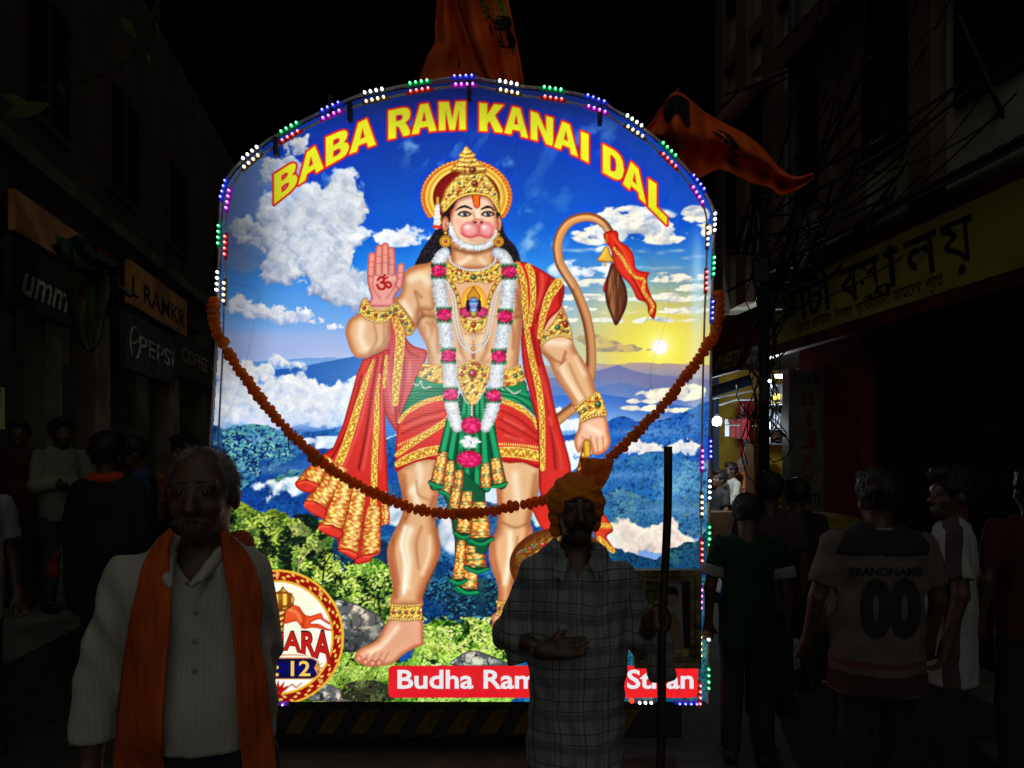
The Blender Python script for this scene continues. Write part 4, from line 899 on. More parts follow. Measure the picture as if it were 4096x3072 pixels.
    for i in range(9):
        t = -1.9 + i * .16
        gem(mc[0] + 176 * math.sin(t) * .95, mc[1] - 74 - 44 * math.cos(t) + 40, 6, (196, 26, 34) if i % 3 == 1 else GR)
    gem(*T(ZF, [(750, 360)])[0], 11, (206, 26, 34)); gem(*T(ZF, [(665, 365)])[0], 6, GR); gem(*T(ZF, [(825, 362)])[0], 6, GR)
    stroke([(2346, 1780), (2330, 1860), (2300, 2010), (2270, 2140)], [15, 18, 17, 20], GO, tex=lambda x, y, s, al, q: mix(np.broadcast_to(C(150, 90, 24), x.shape + (3,)), C(250, 210, 100), sst(-.4, .7, np.sin(al / 5))), edge=(92, 44, 12))
    # ---- anklets
    def anklet(x0, x1, y0, y1):
        poly([(x0, y0), (x1, y0), (x1 + 2, y1), (x0 - 2, y1)], GO, smooth=False, tex=goldtex, edge=GOD, ew=5)
        beads([(x0, y0 + 5), ((x0 + x1) / 2, y0 + 11), (x1, y0 + 5)], 6, 11); beads([(x0, y1 - 6), ((x0 + x1) / 2, y1), (x1, y1 - 6)], 6.5, 11)
        n = max(3, int((x1 - x0) / 24))
        gems([(x0 + (i + .5) * (x1 - x0) / n, (y0 + y1) / 2 + 3) for i in range(n)], 5.5)
    anklet(1560, 1688, 2414, 2480); anklet(1988, 2040, 2402, 2462)
    # ---- right arm
    skin(T(ZD, [(700, 520), (850, 290), (930, 400), (985, 600), (1010, 690), (1080, 800), (1130, 890), (1180, 1040), (1230, 1110), (1220, 1220), (1040, 1210), (940, 1060), (870, 960), (830, 880), (790, 790), (715, 690)]), 26)
    for l, r, a in ([(800, 640), (900, 650), (950, 640)], 20, .6), ([(900, 840), (950, 950), (1050, 1100)], 22, .5), ([(1010, 760), (1080, 900)], 14, .45): stroke(T(ZD, l), r, SKH, soft=True, a=a)
    for l, r, a in ([(760, 730), (850, 790), (900, 800), (930, 720)], 8, .7), ([(880, 830), (930, 780)], 6, .6), ([(960, 820), (1020, 960), (1090, 1090)], 8, .4), ([(870, 880), (950, 1010), (1020, 1120)], 8, .35): stroke(T(ZD, l), r, SKD, soft=True, a=a)
    skin(T(ZD, [(1060, 1260), (1240, 1230), (1280, 1370), (1292, 1440), (1270, 1500), (1215, 1542), (1150, 1540), (1130, 1480), (1100, 1440), (1065, 1490), (1035, 1535), (1005, 1480), (1000, 1420), (1030, 1340)]), 16, (236, 180, 146))
    for l in ([(1130, 1400), (1140, 1530)], [(1180, 1410), (1190, 1530)], [(1230, 1400), (1235, 1510)], [(1060, 1400), (1100, 1440)]): stroke(T(ZD, l), 4, (166, 92, 66), soft=True, a=.6)
    stroke(T(ZD, [(1120, 1330), (1200, 1370)]), 16, SKH, soft=True, a=.6)
    stroke(T(ZD, [(1100, 1450), (1105, 1540)]), 14, GO, edge=GOD)
    poly(T(ZD, [(1010, 1165), (1100, 1090), (1185, 1035), (1225, 1090), (1255, 1180), (1256, 1235), (1150, 1250), (1062, 1288), (1030, 1220)]), GO, tex=goldtex, edge=GOD, ew=6)
    beads(T(ZD, [(1015, 1165), (1100, 1095), (1190, 1042)]), 6, 10); beads(T(ZD, [(1065, 1275), (1150, 1235), (1255, 1222)]), 7, 12)
    gem(*T(ZD, [(1190, 1142)])[0], 10, GR, 12); gems(T(ZD, [(1122, 1165), (1085, 1185), (1180, 1090), (1045, 1212)]), 5.5)
    poly(T(ZD, [(722, 640), (760, 560), (830, 480), (885, 395), (950, 460), (985, 620), (900, 590), (800, 620), (725, 672)]), GO, tex=goldtex, edge=GOD, ew=6)
    beads(T(ZD, [(728, 662), (810, 608), (900, 588), (980, 608)]), 6, 11); gem(*T(ZD, [(930, 495)])[0], 9, (160, 20, 26), 12); gem(*T(ZD, [(867, 522)])[0], 9, GR); gems(T(ZD, [(815, 562), (760, 598), (895, 440), (945, 555), (910, 550)]), 5.5)
    # ---- red shawl right
    sh = T(ZD, [(515, 0), (560, -10), (640, 10), (740, 60), (840, 125), (918, 182), (912, 290), (880, 380), (800, 460), (750, 560), (725, 650), (745, 770), (800, 960), (840, 1150), (880, 1300), (925, 1450), (975, 1670), (940, 1900), (740, 1900), (715, 1600), (710, 1400), (690, 1250), (640, 1050), (590, 850), (572, 640), (585, 460), (580, 300), (555, 150)])
    poly(sh, (204, 44, 36), edge=(140, 18, 20), ew=14)
    for l in ([(700, 80), (700, 250), (660, 450), (690, 700), (760, 1000), (810, 1300), (850, 1659)], [(600, 300), (610, 600), (650, 850), (700, 1100)], [(800, 130), (750, 300), (690, 480)], [(780, 1100), (830, 1350), (900, 1659)], [(890, 200), (880, 320)]):
        stroke(T(ZD, l), 8, (124, 10, 16), soft=True, a=.6)
    for l in ([(740, 100), (740, 200), (700, 360)], [(720, 850), (780, 1080), (820, 1300)], [(800, 1250), (870, 1500), (900, 1659)], [(640, 700), (680, 900)]): stroke(T(ZD, l), 9, (244, 100, 78), soft=True, a=.5)
    stroke(T(ZD, [(545, 20), (590, 150), (605, 350), (620, 560), (660, 780), (710, 1000), (740, 1250), (745, 1659)]), [12, 13, 12, 10, 12, 13, 12, 10], GO, tex=band(8))
    stroke(T(ZD, [(630, 30), (660, 120), (668, 300), (640, 500)]), [12, 13, 11, 8], GO, tex=band(8)); stroke(T(ZD, [(870, 165), (800, 270), (750, 420), (720, 600)]), [20, 17, 13, 9], GO, tex=band(8))
    # ---- white and pink garland
    def white(p, r):
        stroke(p, r, (214, 214, 216), (150, 152, 158))
        q = spline(p, False, 10)
        s = np.r_[0, np.cumsum(np.hypot(*np.diff(q, axis=0).T))]
        rr = np.interp(np.linspace(0, 1, len(q)), np.linspace(0, 1, np.size(r)), np.atleast_1d(r))
        for i in range(int(s[-1] * 1.5)):
            t = rng.random() * s[-1]; x = np.interp(t, s, q[:, 0]); y = np.interp(t, s, q[:, 1]); r_ = np.interp(t, s, rr)
            u = rng.uniform(-1, 1); g = 1 - .25 * abs(u)
            x += u * r_; a_ = rng.uniform(-1, 1)
            stroke([(x, y), (x + u * 9, y + a_ * 7)], [2.6, .8], tuple(C(250, 250, 248) * g) if rng.random() < .75 else (176, 178, 186))
    lw_ = T(TZ, [(660, 40), (600, 110), (565, 300), (585, 560), (620, 800), (650, 980), (675, 1200), (700, 1500)]) + T(WZ, [(690, 350), (692, 560), (710, 760), (750, 920), (770, 990)])
    rw_ = T(TZ, [(1430, 40), (1530, 100), (1605, 300), (1600, 560), (1570, 800), (1545, 1000), (1510, 1250), (1475, 1500)]) + T(WZ, [(1210, 350), (1190, 560), (1165, 760), (1110, 920), (1085, 990)])
    white(lw_, [22, 27, 27, 27, 27, 27, 25, 22]); white(rw_, [22, 27, 27, 27, 27, 27, 25, 22])
    def rose(x, y, rx, ry):
        for s in (-1, 1):
            for t in np.linspace(-.9, .9, 9):
                stroke([(x + t * rx, y + s * ry * .72), (x + t * rx * 1.05, y + s * ry * 1.3)], [5, 1.4], tuple(C(14, 92, 50) * rng.uniform(.6, 1.3)))
        ell(x, y, rx, ry, (214, 28, 92), (164, 10, 60))
        for i in range(34):
            a_ = rng.random() * 6.28; q = math.sqrt(rng.random()) * .85
            cx_, cy_ = x + q * rx * math.cos(a_), y + q * ry * math.sin(a_)
            stroke([(cx_ - 5, cy_ + 2), (cx_, cy_ - 3), (cx_ + 5, cy_ + 2)], 1.7, (244, 84, 140) if i % 2 else (150, 6, 56), a=.75)
    for x, y in ((570, 310), (650, 955), (715, 1560), (1610, 322), (1550, 980), (1458, 1572)): rose(*T(TZ, [(x, y)])[0], 30, 25)
    for x, y, rx, ry in ((698, 630, 30, 24), (1175, 642, 30, 24)): rose(*T(WZ, [(x, y)])[0], rx, ry)
    rose(*T(WZ, [(925, 972)])[0], 40, 34)
    x, y = T(WZ, [(915, 1155)])[0]
    for i in range(160):
        a_ = rng.random() * 6.28; q = math.sqrt(rng.random())
        stroke([(x + q * 30 * math.cos(a_), y + q * 18 * math.sin(a_)), (x + q * 44 * math.cos(a_), y + q * 28 * math.sin(a_))], [3, .8], (248, 248, 246) if i % 4 else (180, 182, 188))
    rose(*T(WZ, [(905, 1345)])[0], 50, 34)
    # ---- neck ornaments
    poly(T(TZ, [(700, 170), (740, 200), (850, 265), (1000, 305), (1085, 312), (1200, 292), (1350, 235), (1435, 155), (1485, 220), (1490, 380), (1400, 450), (1280, 500), (1180, 470), (1085, 480), (980, 470), (880, 500), (780, 450), (690, 390)]), GO, tex=goldtex, edge=GOD, ew=5)
    pearls(T(TZ, [(728, 105), (765, 190), (900, 270), (1085, 302), (1260, 272), (1385, 195), (1415, 105)]), 5, 9)
    gem(*T(TZ, [(1085, 402)])[0], 9, GR); gems(T(TZ, [(900, 372), (1280, 368), (770, 310), (1420, 295), (830, 345), (990, 342), (1190, 385), (1345, 340), (860, 425), (1220, 440), (1000, 460), (1300, 445)]), 4, (GR, (120, 20, 30), (196, 26, 34)))
    stroke(T(TZ, [(710, 420), (790, 540), (850, 680), (885, 860), (930, 1010), (1085, 1100), (1240, 1010), (1285, 860), (1330, 680), (1390, 540), (1470, 420)]), 8, GO, tex=lambda x, y, s, al, q: goldtex(x, y, 0), edge=GOD)
    for i, q in enumerate(T(TZ, [(760, 490), (810, 575), (843, 665), (870, 780), (890, 870), (905, 960), (1410, 515), (1365, 600), (1320, 720), (1300, 795), (1280, 880), (1270, 960)])): gem(*q, 3.6, GR if i % 3 == 0 else (196, 30, 30))
    # pendant portrait
    ell(*T(TZ, [(1090, 760)])[0], 52, 66, (250, 214, 40), (226, 150, 60))
    px, py = T(TZ, [(1085, 760)])[0]
    stroke([(px - 34, py + 44), (px, py + 34), (px + 34, py + 44)], 22, (206, 60, 110), (150, 30, 70)); ell(px, py + 46, 15, 20, (190, 160, 60), (90, 60, 20))
    ell(px - 22, py + 16, 9, 26, (30, 20, 24)); ell(px + 22, py + 16, 9, 26, (30, 20, 24))
    ell(px, py + 30, 12, 14, (150, 190, 226), (96, 130, 180)); ell(px, py + 6, 18, 23, (140, 178, 222), (80, 110, 176))
    for s in (-1, 1): stroke([(px + s * 4, py), (px + s * 12, py - 1)], 2.4, (20, 24, 50))
    stroke([(px - 4, py + 15), (px + 4, py + 15)], 2.4, (196, 60, 90)); stroke([(px, py + 2), (px - 1, py + 9)], 1.2, (90, 120, 180))
    poly([(px, py - 62), (px + 12, py - 44), (px + 26, py - 24), (px + 22, py - 8), (px, py - 16), (px - 22, py - 8), (px - 26, py - 24), (px - 12, py - 44)], (206, 140, 44), edge=(130, 70, 20), ew=8)
    poly(T(TZ, [(885, 960), (960, 1010), (1085, 1040), (1210, 1010), (1285, 960), (1265, 1100), (1190, 1190), (1085, 1240), (980, 1190), (905, 1100)]), GO, tex=goldtex, edge=GOD, ew=5)
    gem(*T(TZ, [(1085, 1105)])[0], 8, (206, 30, 34), 9); gems(T(TZ, [(965, 1062), (1205, 1068), (935, 985), (1245, 990), (1085, 1192)]), 5); pearls(T(TZ, [(1085, 1250), (1085, 1330)]), 4, 8)
    for dx in (0, 40): pearls(T(TZ, [(690 + dx * .4, 480), (770 + dx, 720), (800 + dx, 1000), (850 + dx, 1250), (930 + dx, 1420 - dx), (1080, 1510 - dx * 2), (1230 - dx, 1420 - dx), (1320 - dx, 1250), (1370 - dx, 980), (1420 - dx, 720), (1500 - dx * .4, 480)]), 5, 9.5)
    ell(*T(TZ, [(1080, 1455)])[0], 10, 10, GO, GOD); ell(*T(TZ, [(1080, 1455)])[0], 4, 4, (190, 130, 90))
    # ---- belt
    for b in ([(385, 285), (480, 295), (605, 310), (612, 520), (480, 490), (330, 430)], [(1290, 350), (1400, 330), (1470, 298), (1500, 380), (1520, 470), (1400, 535), (1280, 545)], [(945, 230), (1040, 300), (1140, 330), (1125, 420), (1110, 500), (1080, 600), (1000, 700), (935, 765), (880, 690), (810, 570), (780, 440), (770, 330), (860, 290)]):
        poly(T(WZ, b), GO, smooth=False, tex=goldtex, edge=GOD, ew=5)
    gem(*T(WZ, [(942, 400)])[0], 14, (176, 30, 40)); gems(T(WZ, [(848, 340), (820, 412), (1070, 415), (945, 288), (1012, 322)]), 6.5, ((196, 40, 50),)); gems(T(WZ, [(938, 540), (850, 520), (1040, 470), (1080, 520), (880, 620), (985, 620), (1050, 355), (935, 470)]), 5, (GR, (150, 40, 40)))
    gems(T(WZ, [(1308, 440), (1480, 395), (1325, 515), (1455, 500), (380, 350), (420, 430), (540, 480), (470, 400)]), 6, ((206, 60, 40), GR)); gem(*T(WZ, [(1420, 425)])[0], 7, GR)
    beads(T(WZ, [(1292, 358), (1390, 340), (1470, 308)]), 5.5, 10); pearls(T(WZ, [(1320, 560), (1400, 620), (1480, 580)]), 3, 6); pearls(T(WZ, [(370, 480), (400, 560), (490, 540)]), 3, 6); pearls(T(WZ, [(290, 510), (330, 530), (375, 480)]), 3, 6); pearls(T(WZ, [(780, 540), (860, 690), (900, 740)]), 3.4, 8); pearls(T(WZ, [(1090, 540), (1010, 690), (965, 740)]), 3.4, 8); pearls(T(WZ, [(932, 770), (932, 870)]), 5, 10)
    # ---- round badge
    bx, by, br = 1108., 2550., 268.
    w = win(bx - br - 6, by - br - 6, bx + br + 6, by + br + 6)
    x, y = X[w] - bx, Y[w] - by
    v = np.hypot(x, y * .985); th = np.arctan2(y, x)
    c = np.broadcast_to(C(150, 26, 22), v.shape + (3,)).copy()
    scr = np.sin(th * 26 + np.sin(v / 6.) * 1.6) * np.cos((v - 244) / 11) + .5 * np.sin(th * 52 + v / 4)
    c = mix(c, C(232, 184, 84), sst(.45, .8, scr) * (np.abs(v - 243) < 17))
    c = mix(c, C(222, 166, 52), ((np.abs(v - 264) < 5) | (np.abs(v - 222) < 5)).astype(float))
    inner = sst(220, 216, v)
    ray = .5 + .5 * np.sin(np.arctan2(Y[w] - 2420, X[w] - 1140) * 44)
    ci = mix(np.broadcast_to(C(246, 244, 222), v.shape + (3,)), C(240, 226, 130), sst(.6, .9, ray) * np.exp(-(np.hypot(X[w] - 1140, Y[w] - 2420) / 120) ** 2) * .9)
    c = mix(c, np.array([0, 0, 0.]), v * 0) * (1 - inner[..., None]) + ci * inner[..., None]
    put(w, c, np.clip(.5 - (v - 268) / 2.5, 0, 1))
    for t in np.arange(0, 360, 45):
        a_ = math.radians(t - 90); qx, qy = bx + 243 * math.cos(a_), by + 243 * math.sin(a_)
        for s in (-.7, -.35, 0, .35, .7): stroke([(qx - 8 * math.cos(a_), qy - 8 * math.sin(a_)), (qx + 15 * math.cos(a_ + s), qy + 15 * math.sin(a_ + s))], [3.4, 1.2], (232, 186, 92), (160, 96, 30))
    # mace and pennant in the badge
    poly(T(BZ, [(240, 530), (330, 472), (400, 490), (450, 560), (520, 590), (600, 570), (650, 562), (680, 620), (740, 660), (745, 690), (690, 660), (640, 630), (580, 640), (530, 672), (620, 680), (700, 720), (780, 752), (700, 750), (620, 730), (540, 720), (460, 735), (410, 690), (370, 650), (235, 672)]), (228, 96, 48), edge=(190, 50, 26), ew=7)
    stroke(T(BZ, [(400, 500), (460, 600), (440, 720)]), 7, (180, 50, 26), soft=True, a=.6); stroke(T(BZ, [(300, 520), (380, 560), (420, 640)]), 8, (250, 150, 100), soft=True, a=.7)
    stroke(T(BZ, [(215, 480), (207, 600), (200, 740)]), [20, 15, 12], GO, (110, 50, 20), tex=lambda x, y, s, al, q: mix(np.broadcast_to(C(150, 80, 26), x.shape + (3,)), C(250, 210, 110), sst(-.3, .7, np.sin(al / 3.6 + s * 2))))
    poly(T(BZ, [(225, 265), (262, 310), (330, 360), (350, 410), (330, 470), (270, 520), (160, 520), (110, 460), (100, 400), (130, 340), (190, 310)]), GO, edge=(96, 44, 16), ew=7, hi=GOH, tex=lambda x, y, d: mix(np.broadcast_to(C(150, 86, 26), x.shape + (3,)), C(248, 206, 90), sst(-.5, .8, np.sin((x - 1131) / 5.5))))
    stroke(T(BZ, [(110, 462), (225, 490), (335, 462)]), 5, (170, 90, 30), (90, 40, 16)); stroke(T(BZ, [(130, 345), (225, 330), (320, 350)]), 4, (170, 90, 30), (90, 40, 16))
    # number bar, lotus
    q = [(BZ[0] - 225 * .3617, BZ[1] + 1055 * .3617), (BZ[0] + 520 * .3617, BZ[1] + 1055 * .3617)]
    stroke([(962, 2674), (1238, 2674)], 44, (190, 120, 70), smooth=False); stroke([(962, 2674), (1238, 2674)], 39, (8, 16, 96), (4, 8, 60), smooth=False)
    stroke(T(BZ, [(90, 1030), (300, 1022), (500, 1028)]), 1.8, (186, 120, 80))
    for t in np.linspace(-1.2, 1.2, 5):
        stroke(T(BZ, [(182, 1035), (182 + 42 * math.sin(t), 1035 - 42 * math.cos(t))]), [3.5, 1.5], (222, 160, 60), (150, 80, 30))
        stroke(T(BZ, [(585, 1165), (585 + 90 * math.cos(t), 1165 + 90 * math.sin(t))]), [5, 1.5], (222, 170, 90), (150, 90, 40))
        stroke(T(BZ, [(172, 1440), (172 + 120 * math.sin(t * .95), 1440 - 125 * math.cos(t * .8))]), [12, 2], (196, 34, 30), (120, 12, 14))
    for s in (-1, 1): stroke(T(BZ, [(172 + s * 70, 1420), (172 + s * 150, 1350), (172 + s * 200, 1380), (172 + s * 260, 1330)]), [2, 3.4, 2], (190, 110, 70))
    # ---- red caption bar
    w = win(1552, 2660, 2792, 2792)
    x, y = X[w], Y[w]
    d = np.hypot(np.maximum(np.abs(x - 2172) - 600, 0), np.maximum(np.abs(y - 2727) - 46, 0)) - 18
    put(w, C(216, 34, 40) * np.ones(x.shape + (3,)), np.clip(.5 - d / 2, 0, 1))
    # ---- arched title
    def zx(o, xs): return [o[0] + o[2] * x for x in xs]
    tx = zx(ZA, [597, 785, 925, 1015, 1190, 1340, 1520, 1690, 1800, 1925, 2135]) + zx(ZB, [240, 420, 540, 650, 825, 935, 1055, 1115, 1230, 1390, 1480, 1600, 1665, 1745])
    ty = [300 + k_ * v_ for v_ in [800, 675, 570, 500, 425, 352, 285, 252, 232, 216, 212, 224, 240, 262, 290, 345, 385, 452, 478, 556, 640, 720, 835, 880, 960]]
    ux_ = zx(ZA, [595, 785, 990, 1195, 1420, 1515, 1690, 1900, 2130]) + zx(ZB, [240, 430, 625, 700, 830, 1030, 1110, 1230, 1385, 1580, 1745])
    uy_ = [300 + k_ * v_ for v_ in [1042, 890, 752, 640, 558, 520, 482, 448, 440, 449, 465, 508, 530, 575, 660, 705, 785, 872, 1045, 1208]]
    G = {'I': [[(0, 0), (0, 1), (1, 1), (1, 0)]], 'L': [[(0, 0), (0, 1), (.44, 1), (.44, .26), (1, .26), (1, 0)]],
         'A': [[(0, 0), (.34, 1), (.66, 1), (1, 0), (.71, 0), (.65, .19), (.35, .19), (.29, 0)], [(.5, .74), (.415, .4), (.585, .4)]],
         'N': [[(0, 0), (0, 1), (.33, 1), (.69, .44), (.69, 1), (1, 1), (1, 0), (.68, 0), (.31, .58), (.31, 0)]],
         'M': [[(0, 0), (0, 1), (.37, 1), (.5, .42), (.63, 1), (1, 1), (1, 0), (.75, 0), (.75, .72), (.6, 0), (.4, 0), (.25, .72), (.25, 0)]],
         'K': [[(0, 0), (0, 1), (.33, 1), (.33, .62), (.6, 1), (1, 1), (.64, .6), (1.02, 0), (.64, 0), (.42, .38), (.33, .27), (.33, 0)]],
         'D': [[(0, 0), (0, 1), (.5, 1), (.68, .97), (.82, .9), (.93, .77), (1, .5), (.93, .23), (.82, .1), (.68, .03), (.5, 0)], [(.36, .23), (.36, .77), (.48, .77), (.6, .7), (.64, .5), (.6, .3), (.48, .23)]],
         'B': [[(0, 0), (0, 1), (.6, 1), (.78, .97), (.9, .88), (.93, .76), (.88, .62), (.77, .54), (.92, .46), (1, .29), (.96, .14), (.85, .04), (.66, 0)], [(.32, .61), (.32, .79), (.5, .79), (.58, .74), (.58, .66), (.5, .61)], [(.32, .2), (.32, .41), (.52, .41), (.63, .36), (.63, .26), (.52, .2)]],
         'R': [[(0, 0), (0, 1), (.6, 1), (.8, .97), (.92, .87), (.95, .72), (.9, .57), (.72, .46), (.8, .38), (1.02, 0), (.64, 0), (.48, .32), (.4, .39), (.33, .39), (.33, 0)], [(.33, .58), (.33, .78), (.52, .78), (.61, .73), (.61, .63), (.52, .58)]]}
    for ch, o, a_, b_ in (('B', ZA, 595, 785), ('A', ZA, 788, 995), ('B', ZA, 1012, 1200), ('A', ZA, 1200, 1415), ('R', ZA, 1515, 1702), ('A', ZA, 1700, 1905), ('M', ZA, 1920, 2138), ('K', ZB, 235, 432), ('A', ZB, 435, 630), ('N', ZB, 648, 830), ('A', ZB, 835, 1030), ('I', ZB, 1052, 1115), ('D', ZB, 1228, 1400), ('A', ZB, 1390, 1580), ('L', ZB, 1595, 1745)):
        out = []
        for pl in G[ch]:
            q = []
            pl = pl + pl[:1]
            for (u0, v0), (u1, v1) in zip(pl[:-1], pl[1:]):
                for t in (0, .5):
                    u, v_ = u0 + (u1 - u0) * t, v0 + (v1 - v0) * t
                    x = o[0] + o[2] * (a_ + (b_ - a_) * u)
                    q.append((x, np.interp(x, ux_, uy_) * (1 - v_) + np.interp(x, tx, ty) * v_))
            out.append(q)
        poly(out[0], (214, 212, 46), smooth=False, holes=out[1:], line=(206, 36, 34), lw=7.5, fe=3)
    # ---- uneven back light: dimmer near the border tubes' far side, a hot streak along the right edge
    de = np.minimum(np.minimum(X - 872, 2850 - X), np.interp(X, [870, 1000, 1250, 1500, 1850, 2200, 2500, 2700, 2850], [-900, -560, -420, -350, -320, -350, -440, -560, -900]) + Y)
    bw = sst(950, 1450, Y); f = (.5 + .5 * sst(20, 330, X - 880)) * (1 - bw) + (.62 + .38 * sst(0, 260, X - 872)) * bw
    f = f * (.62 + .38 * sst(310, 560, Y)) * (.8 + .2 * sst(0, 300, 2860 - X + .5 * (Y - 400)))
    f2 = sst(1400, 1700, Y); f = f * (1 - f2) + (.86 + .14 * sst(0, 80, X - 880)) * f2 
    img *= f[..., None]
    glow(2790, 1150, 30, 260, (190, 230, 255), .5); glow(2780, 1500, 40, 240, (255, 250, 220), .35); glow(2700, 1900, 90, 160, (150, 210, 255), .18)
    # pale hot spot of the back light painted in, with faint ribbing of the flex
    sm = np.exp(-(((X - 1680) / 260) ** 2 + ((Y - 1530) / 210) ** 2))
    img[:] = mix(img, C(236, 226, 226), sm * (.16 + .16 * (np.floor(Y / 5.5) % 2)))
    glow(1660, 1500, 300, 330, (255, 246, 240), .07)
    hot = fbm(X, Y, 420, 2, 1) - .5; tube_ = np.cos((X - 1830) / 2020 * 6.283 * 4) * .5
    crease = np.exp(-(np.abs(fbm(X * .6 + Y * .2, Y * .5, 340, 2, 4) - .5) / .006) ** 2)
    img *= (1 + .10 * hot + .025 * tube_ - .05 * crease)[..., None]  # back light patches, tube bands and crease darkening put into the colour
    img += rng.normal(size=X.shape)[..., None] * 2.2 + rng.normal(size=img.shape) * 1.2
    def blur(a, r_):
        for ax in (0, 1):
            p = np.pad(a, [(r_ + 1, r_) if i == ax else (0, 0) for i in range(3)], mode='edge'); c_ = np.cumsum(p, ax)
            a = (np.take(c_, range(2 * r_ + 1, c_.shape[ax]), ax) - np.take(c_, range(0, c_.shape[ax] - 2 * r_ - 1), ax)) / (2 * r_ + 1)
        return a
    b12 = blur(blur(img, 12), 12); img += .30 * (img - b12)
    gm = img.mean(2, keepdims=True); img[:] = gm + (img - gm) * 1.02
    img[:] = np.clip(img, 0, 255)
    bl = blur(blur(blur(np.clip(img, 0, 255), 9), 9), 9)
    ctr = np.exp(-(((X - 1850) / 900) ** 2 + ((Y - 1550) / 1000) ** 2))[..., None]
    img[:] = img + (1 - img / 255.) * bl * (.03 + .16 * ctr)  # soft bloom of the bright areas painted in, strongest at the centre
    img[:] = img * .8 + blur(img, 1) * .2
    return np.clip(img, 0, 255) / 255.
# ---------------------------------------------------------------- the ground and the two sides of the street
ASP = mat('asphalt', (.05, .048, .045), .9, (.028, .027, .026), 9, .6, det=8)
m = MB(); m.add([(-300, -300, 0), (300, -300, 0), (300, 300, 0), (-300, 300, 0)], [(0, 1, 2, 3)])
tag(m.build('ground', ASP), kind='structure')
# kerbs: a real step along both house lines
PAV = mat('worn concrete', (.16, .15, .135), .9, (.08, .075, .068), 5, .5, det=7)
SX, SY = -.154, .988                                    # the street's direction
def RW(s, o, z): return Vector((4.2 + SX * s - SY * o, SY * s + SX * o, z))   # along the right house line, out towards the street, up
def LW(s, o, z): return Vector((-3.54 + SX * s + SY * o, SY * s - SX * o, z)) # the same on the left
def rs(px): return 4.2 / ((px - HX) / F + .156) / SY    # distance along the right line seen at this column
def ls(px): return -3.54 / ((px - HX) / F + .156) / SY
def rz(px, py): return CAMZ + (HY - py) / F * rs(px) * SY
def lz(px, py): return CAMZ + (HY - py) / F * ls(px) * SY
m = MB().box((-4, 0, 0), (30, .55, .12), RW); tag(m.build('pavement', PAV), kind='structure')
m = MB().box((-4, 0, 0), (30, .55, .12), LW); tag(m.build('pavement', PAV), kind='structure')

# ---------------------------------------------------------------- the light box with its print
PY = 4.0
k_ = 1100 / 2212
def zz(o, pts): return [(o[0] + k_ * x, o[1] + k_ * y) for x, y in pts]
ZA, ZB, ZC, ZD, ZE, ZF = (800, 300), (1800, 300), (800, 1050), (1800, 1050), (800, 1800), (1800, 2000)
OUT = [(812, 2806), (835, 2100), (852, 1775), (868, 1500), (882, 1249)] + zz(ZA, [(180, 1238), (190, 1010), (215, 900), (250, 840), (300, 770), (373, 700), (483, 612), (560, 550), (677, 488), (798, 420), (900, 365), (1003, 318), (1130, 260), (1230, 215), (1340, 178), (1477, 152), (1590, 125), (1700, 106), (1835, 84), (1950, 62), (2053, 50), (2190, 46)]) + zz(ZB, [(300, 70), (402, 85), (537, 113), (640, 125), (755, 136), (887, 157), (1000, 175), (1100, 202), (1230, 250), (1320, 310), (1415, 362), (1527, 440), (1620, 510), (1698, 580), (1797, 677), (1870, 750), (1940, 838), (2022, 945), (2075, 1030), (2100, 1090), (2110, 1140), (2104, 1400), (2098, 1620)]) + zz(ZD, [(2090, 465), (2085, 800), (2075, 1440)]) + zz(ZF, [(2066, 212), (2060, 1490), (2058, 1622)])
INN = [(846, 2806), (868, 2100), (884, 1775)] + zz(ZC, [(175, 1300), (190, 1000), (205, 700), (212, 400), (222, 183)]) + zz(ZA, [(228, 1463), (232, 1323), (241, 1095), (263, 958), (310, 860), (382, 768), (492, 678), (590, 615), (687, 558), (808, 487), (910, 430), (1010, 382), (1138, 325), (1240, 285), (1352, 247), (1490, 215), (1600, 190), (1705, 170), (1843, 146), (1950, 128), (2063, 115), (2198, 112)]) + zz(ZB, [(300, 130), (408, 155), (543, 183), (650, 200), (760, 212), (892, 232), (1000, 255), (1107, 287), (1237, 332), (1330, 390), (1420, 448), (1535, 524), (1620, 595), (1700, 668), (1797, 764), (1870, 845), (1938, 932), (2010, 1047), (2045, 1140), (2055, 1252), (2053, 1385), (2046, 1659)]) + zz(ZD, [(2034, 447), (2020, 1000), (2012, 1515)]) + zz(ZF, [(2008, 100), (2004, 710), (1996, 1230), (1992, 1612)])
panel = thing('light_box', 'tall arched glowing light box printed with a crowned saffron devotional figure, edged with coloured bulbs', 'light box', tuple(P(1830, 2806, PY + .1)))
panel.location.z = 0.0
PINV = Matrix.Translation(-panel.location)
def loc(v): return Vector(v) - panel.location
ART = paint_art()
def srgb2lin(a): return np.where(a <= .04045, a / 12.92, ((a + .055) / 1.055) ** 2.4)
gx = AX0 + np.arange(AW) * AST; gy = AY0 + np.arange(AH) * AST
GX, GY = np.meshgrid(gx, gy)
op = np.array(OUT)
def inside(x, y, p):
    r_ = np.zeros(x.shape, bool)
    for (ax, ay), (bx, by) in zip(p, np.roll(p, -1, 0)):
        if ay != by: r_ ^= ((ay <= y) != (by <= y)) & (x - ax < (bx - ax) * (y - ay) / (by - ay))
    return r_
inn = inside(GX, GY, op)
cell = inn[:-1, :-1] | inn[1:, :-1] | inn[:-1, 1:] | inn[1:, 1:]
vi = np.zeros((AH, AW), bool); vi[:-1, :-1] |= cell; vi[1:, :-1] |= cell; vi[:-1, 1:] |= cell; vi[1:, 1:] |= cell
idx = np.full((AH, AW), -1, np.int64); idx[vi] = np.arange(vi.sum())
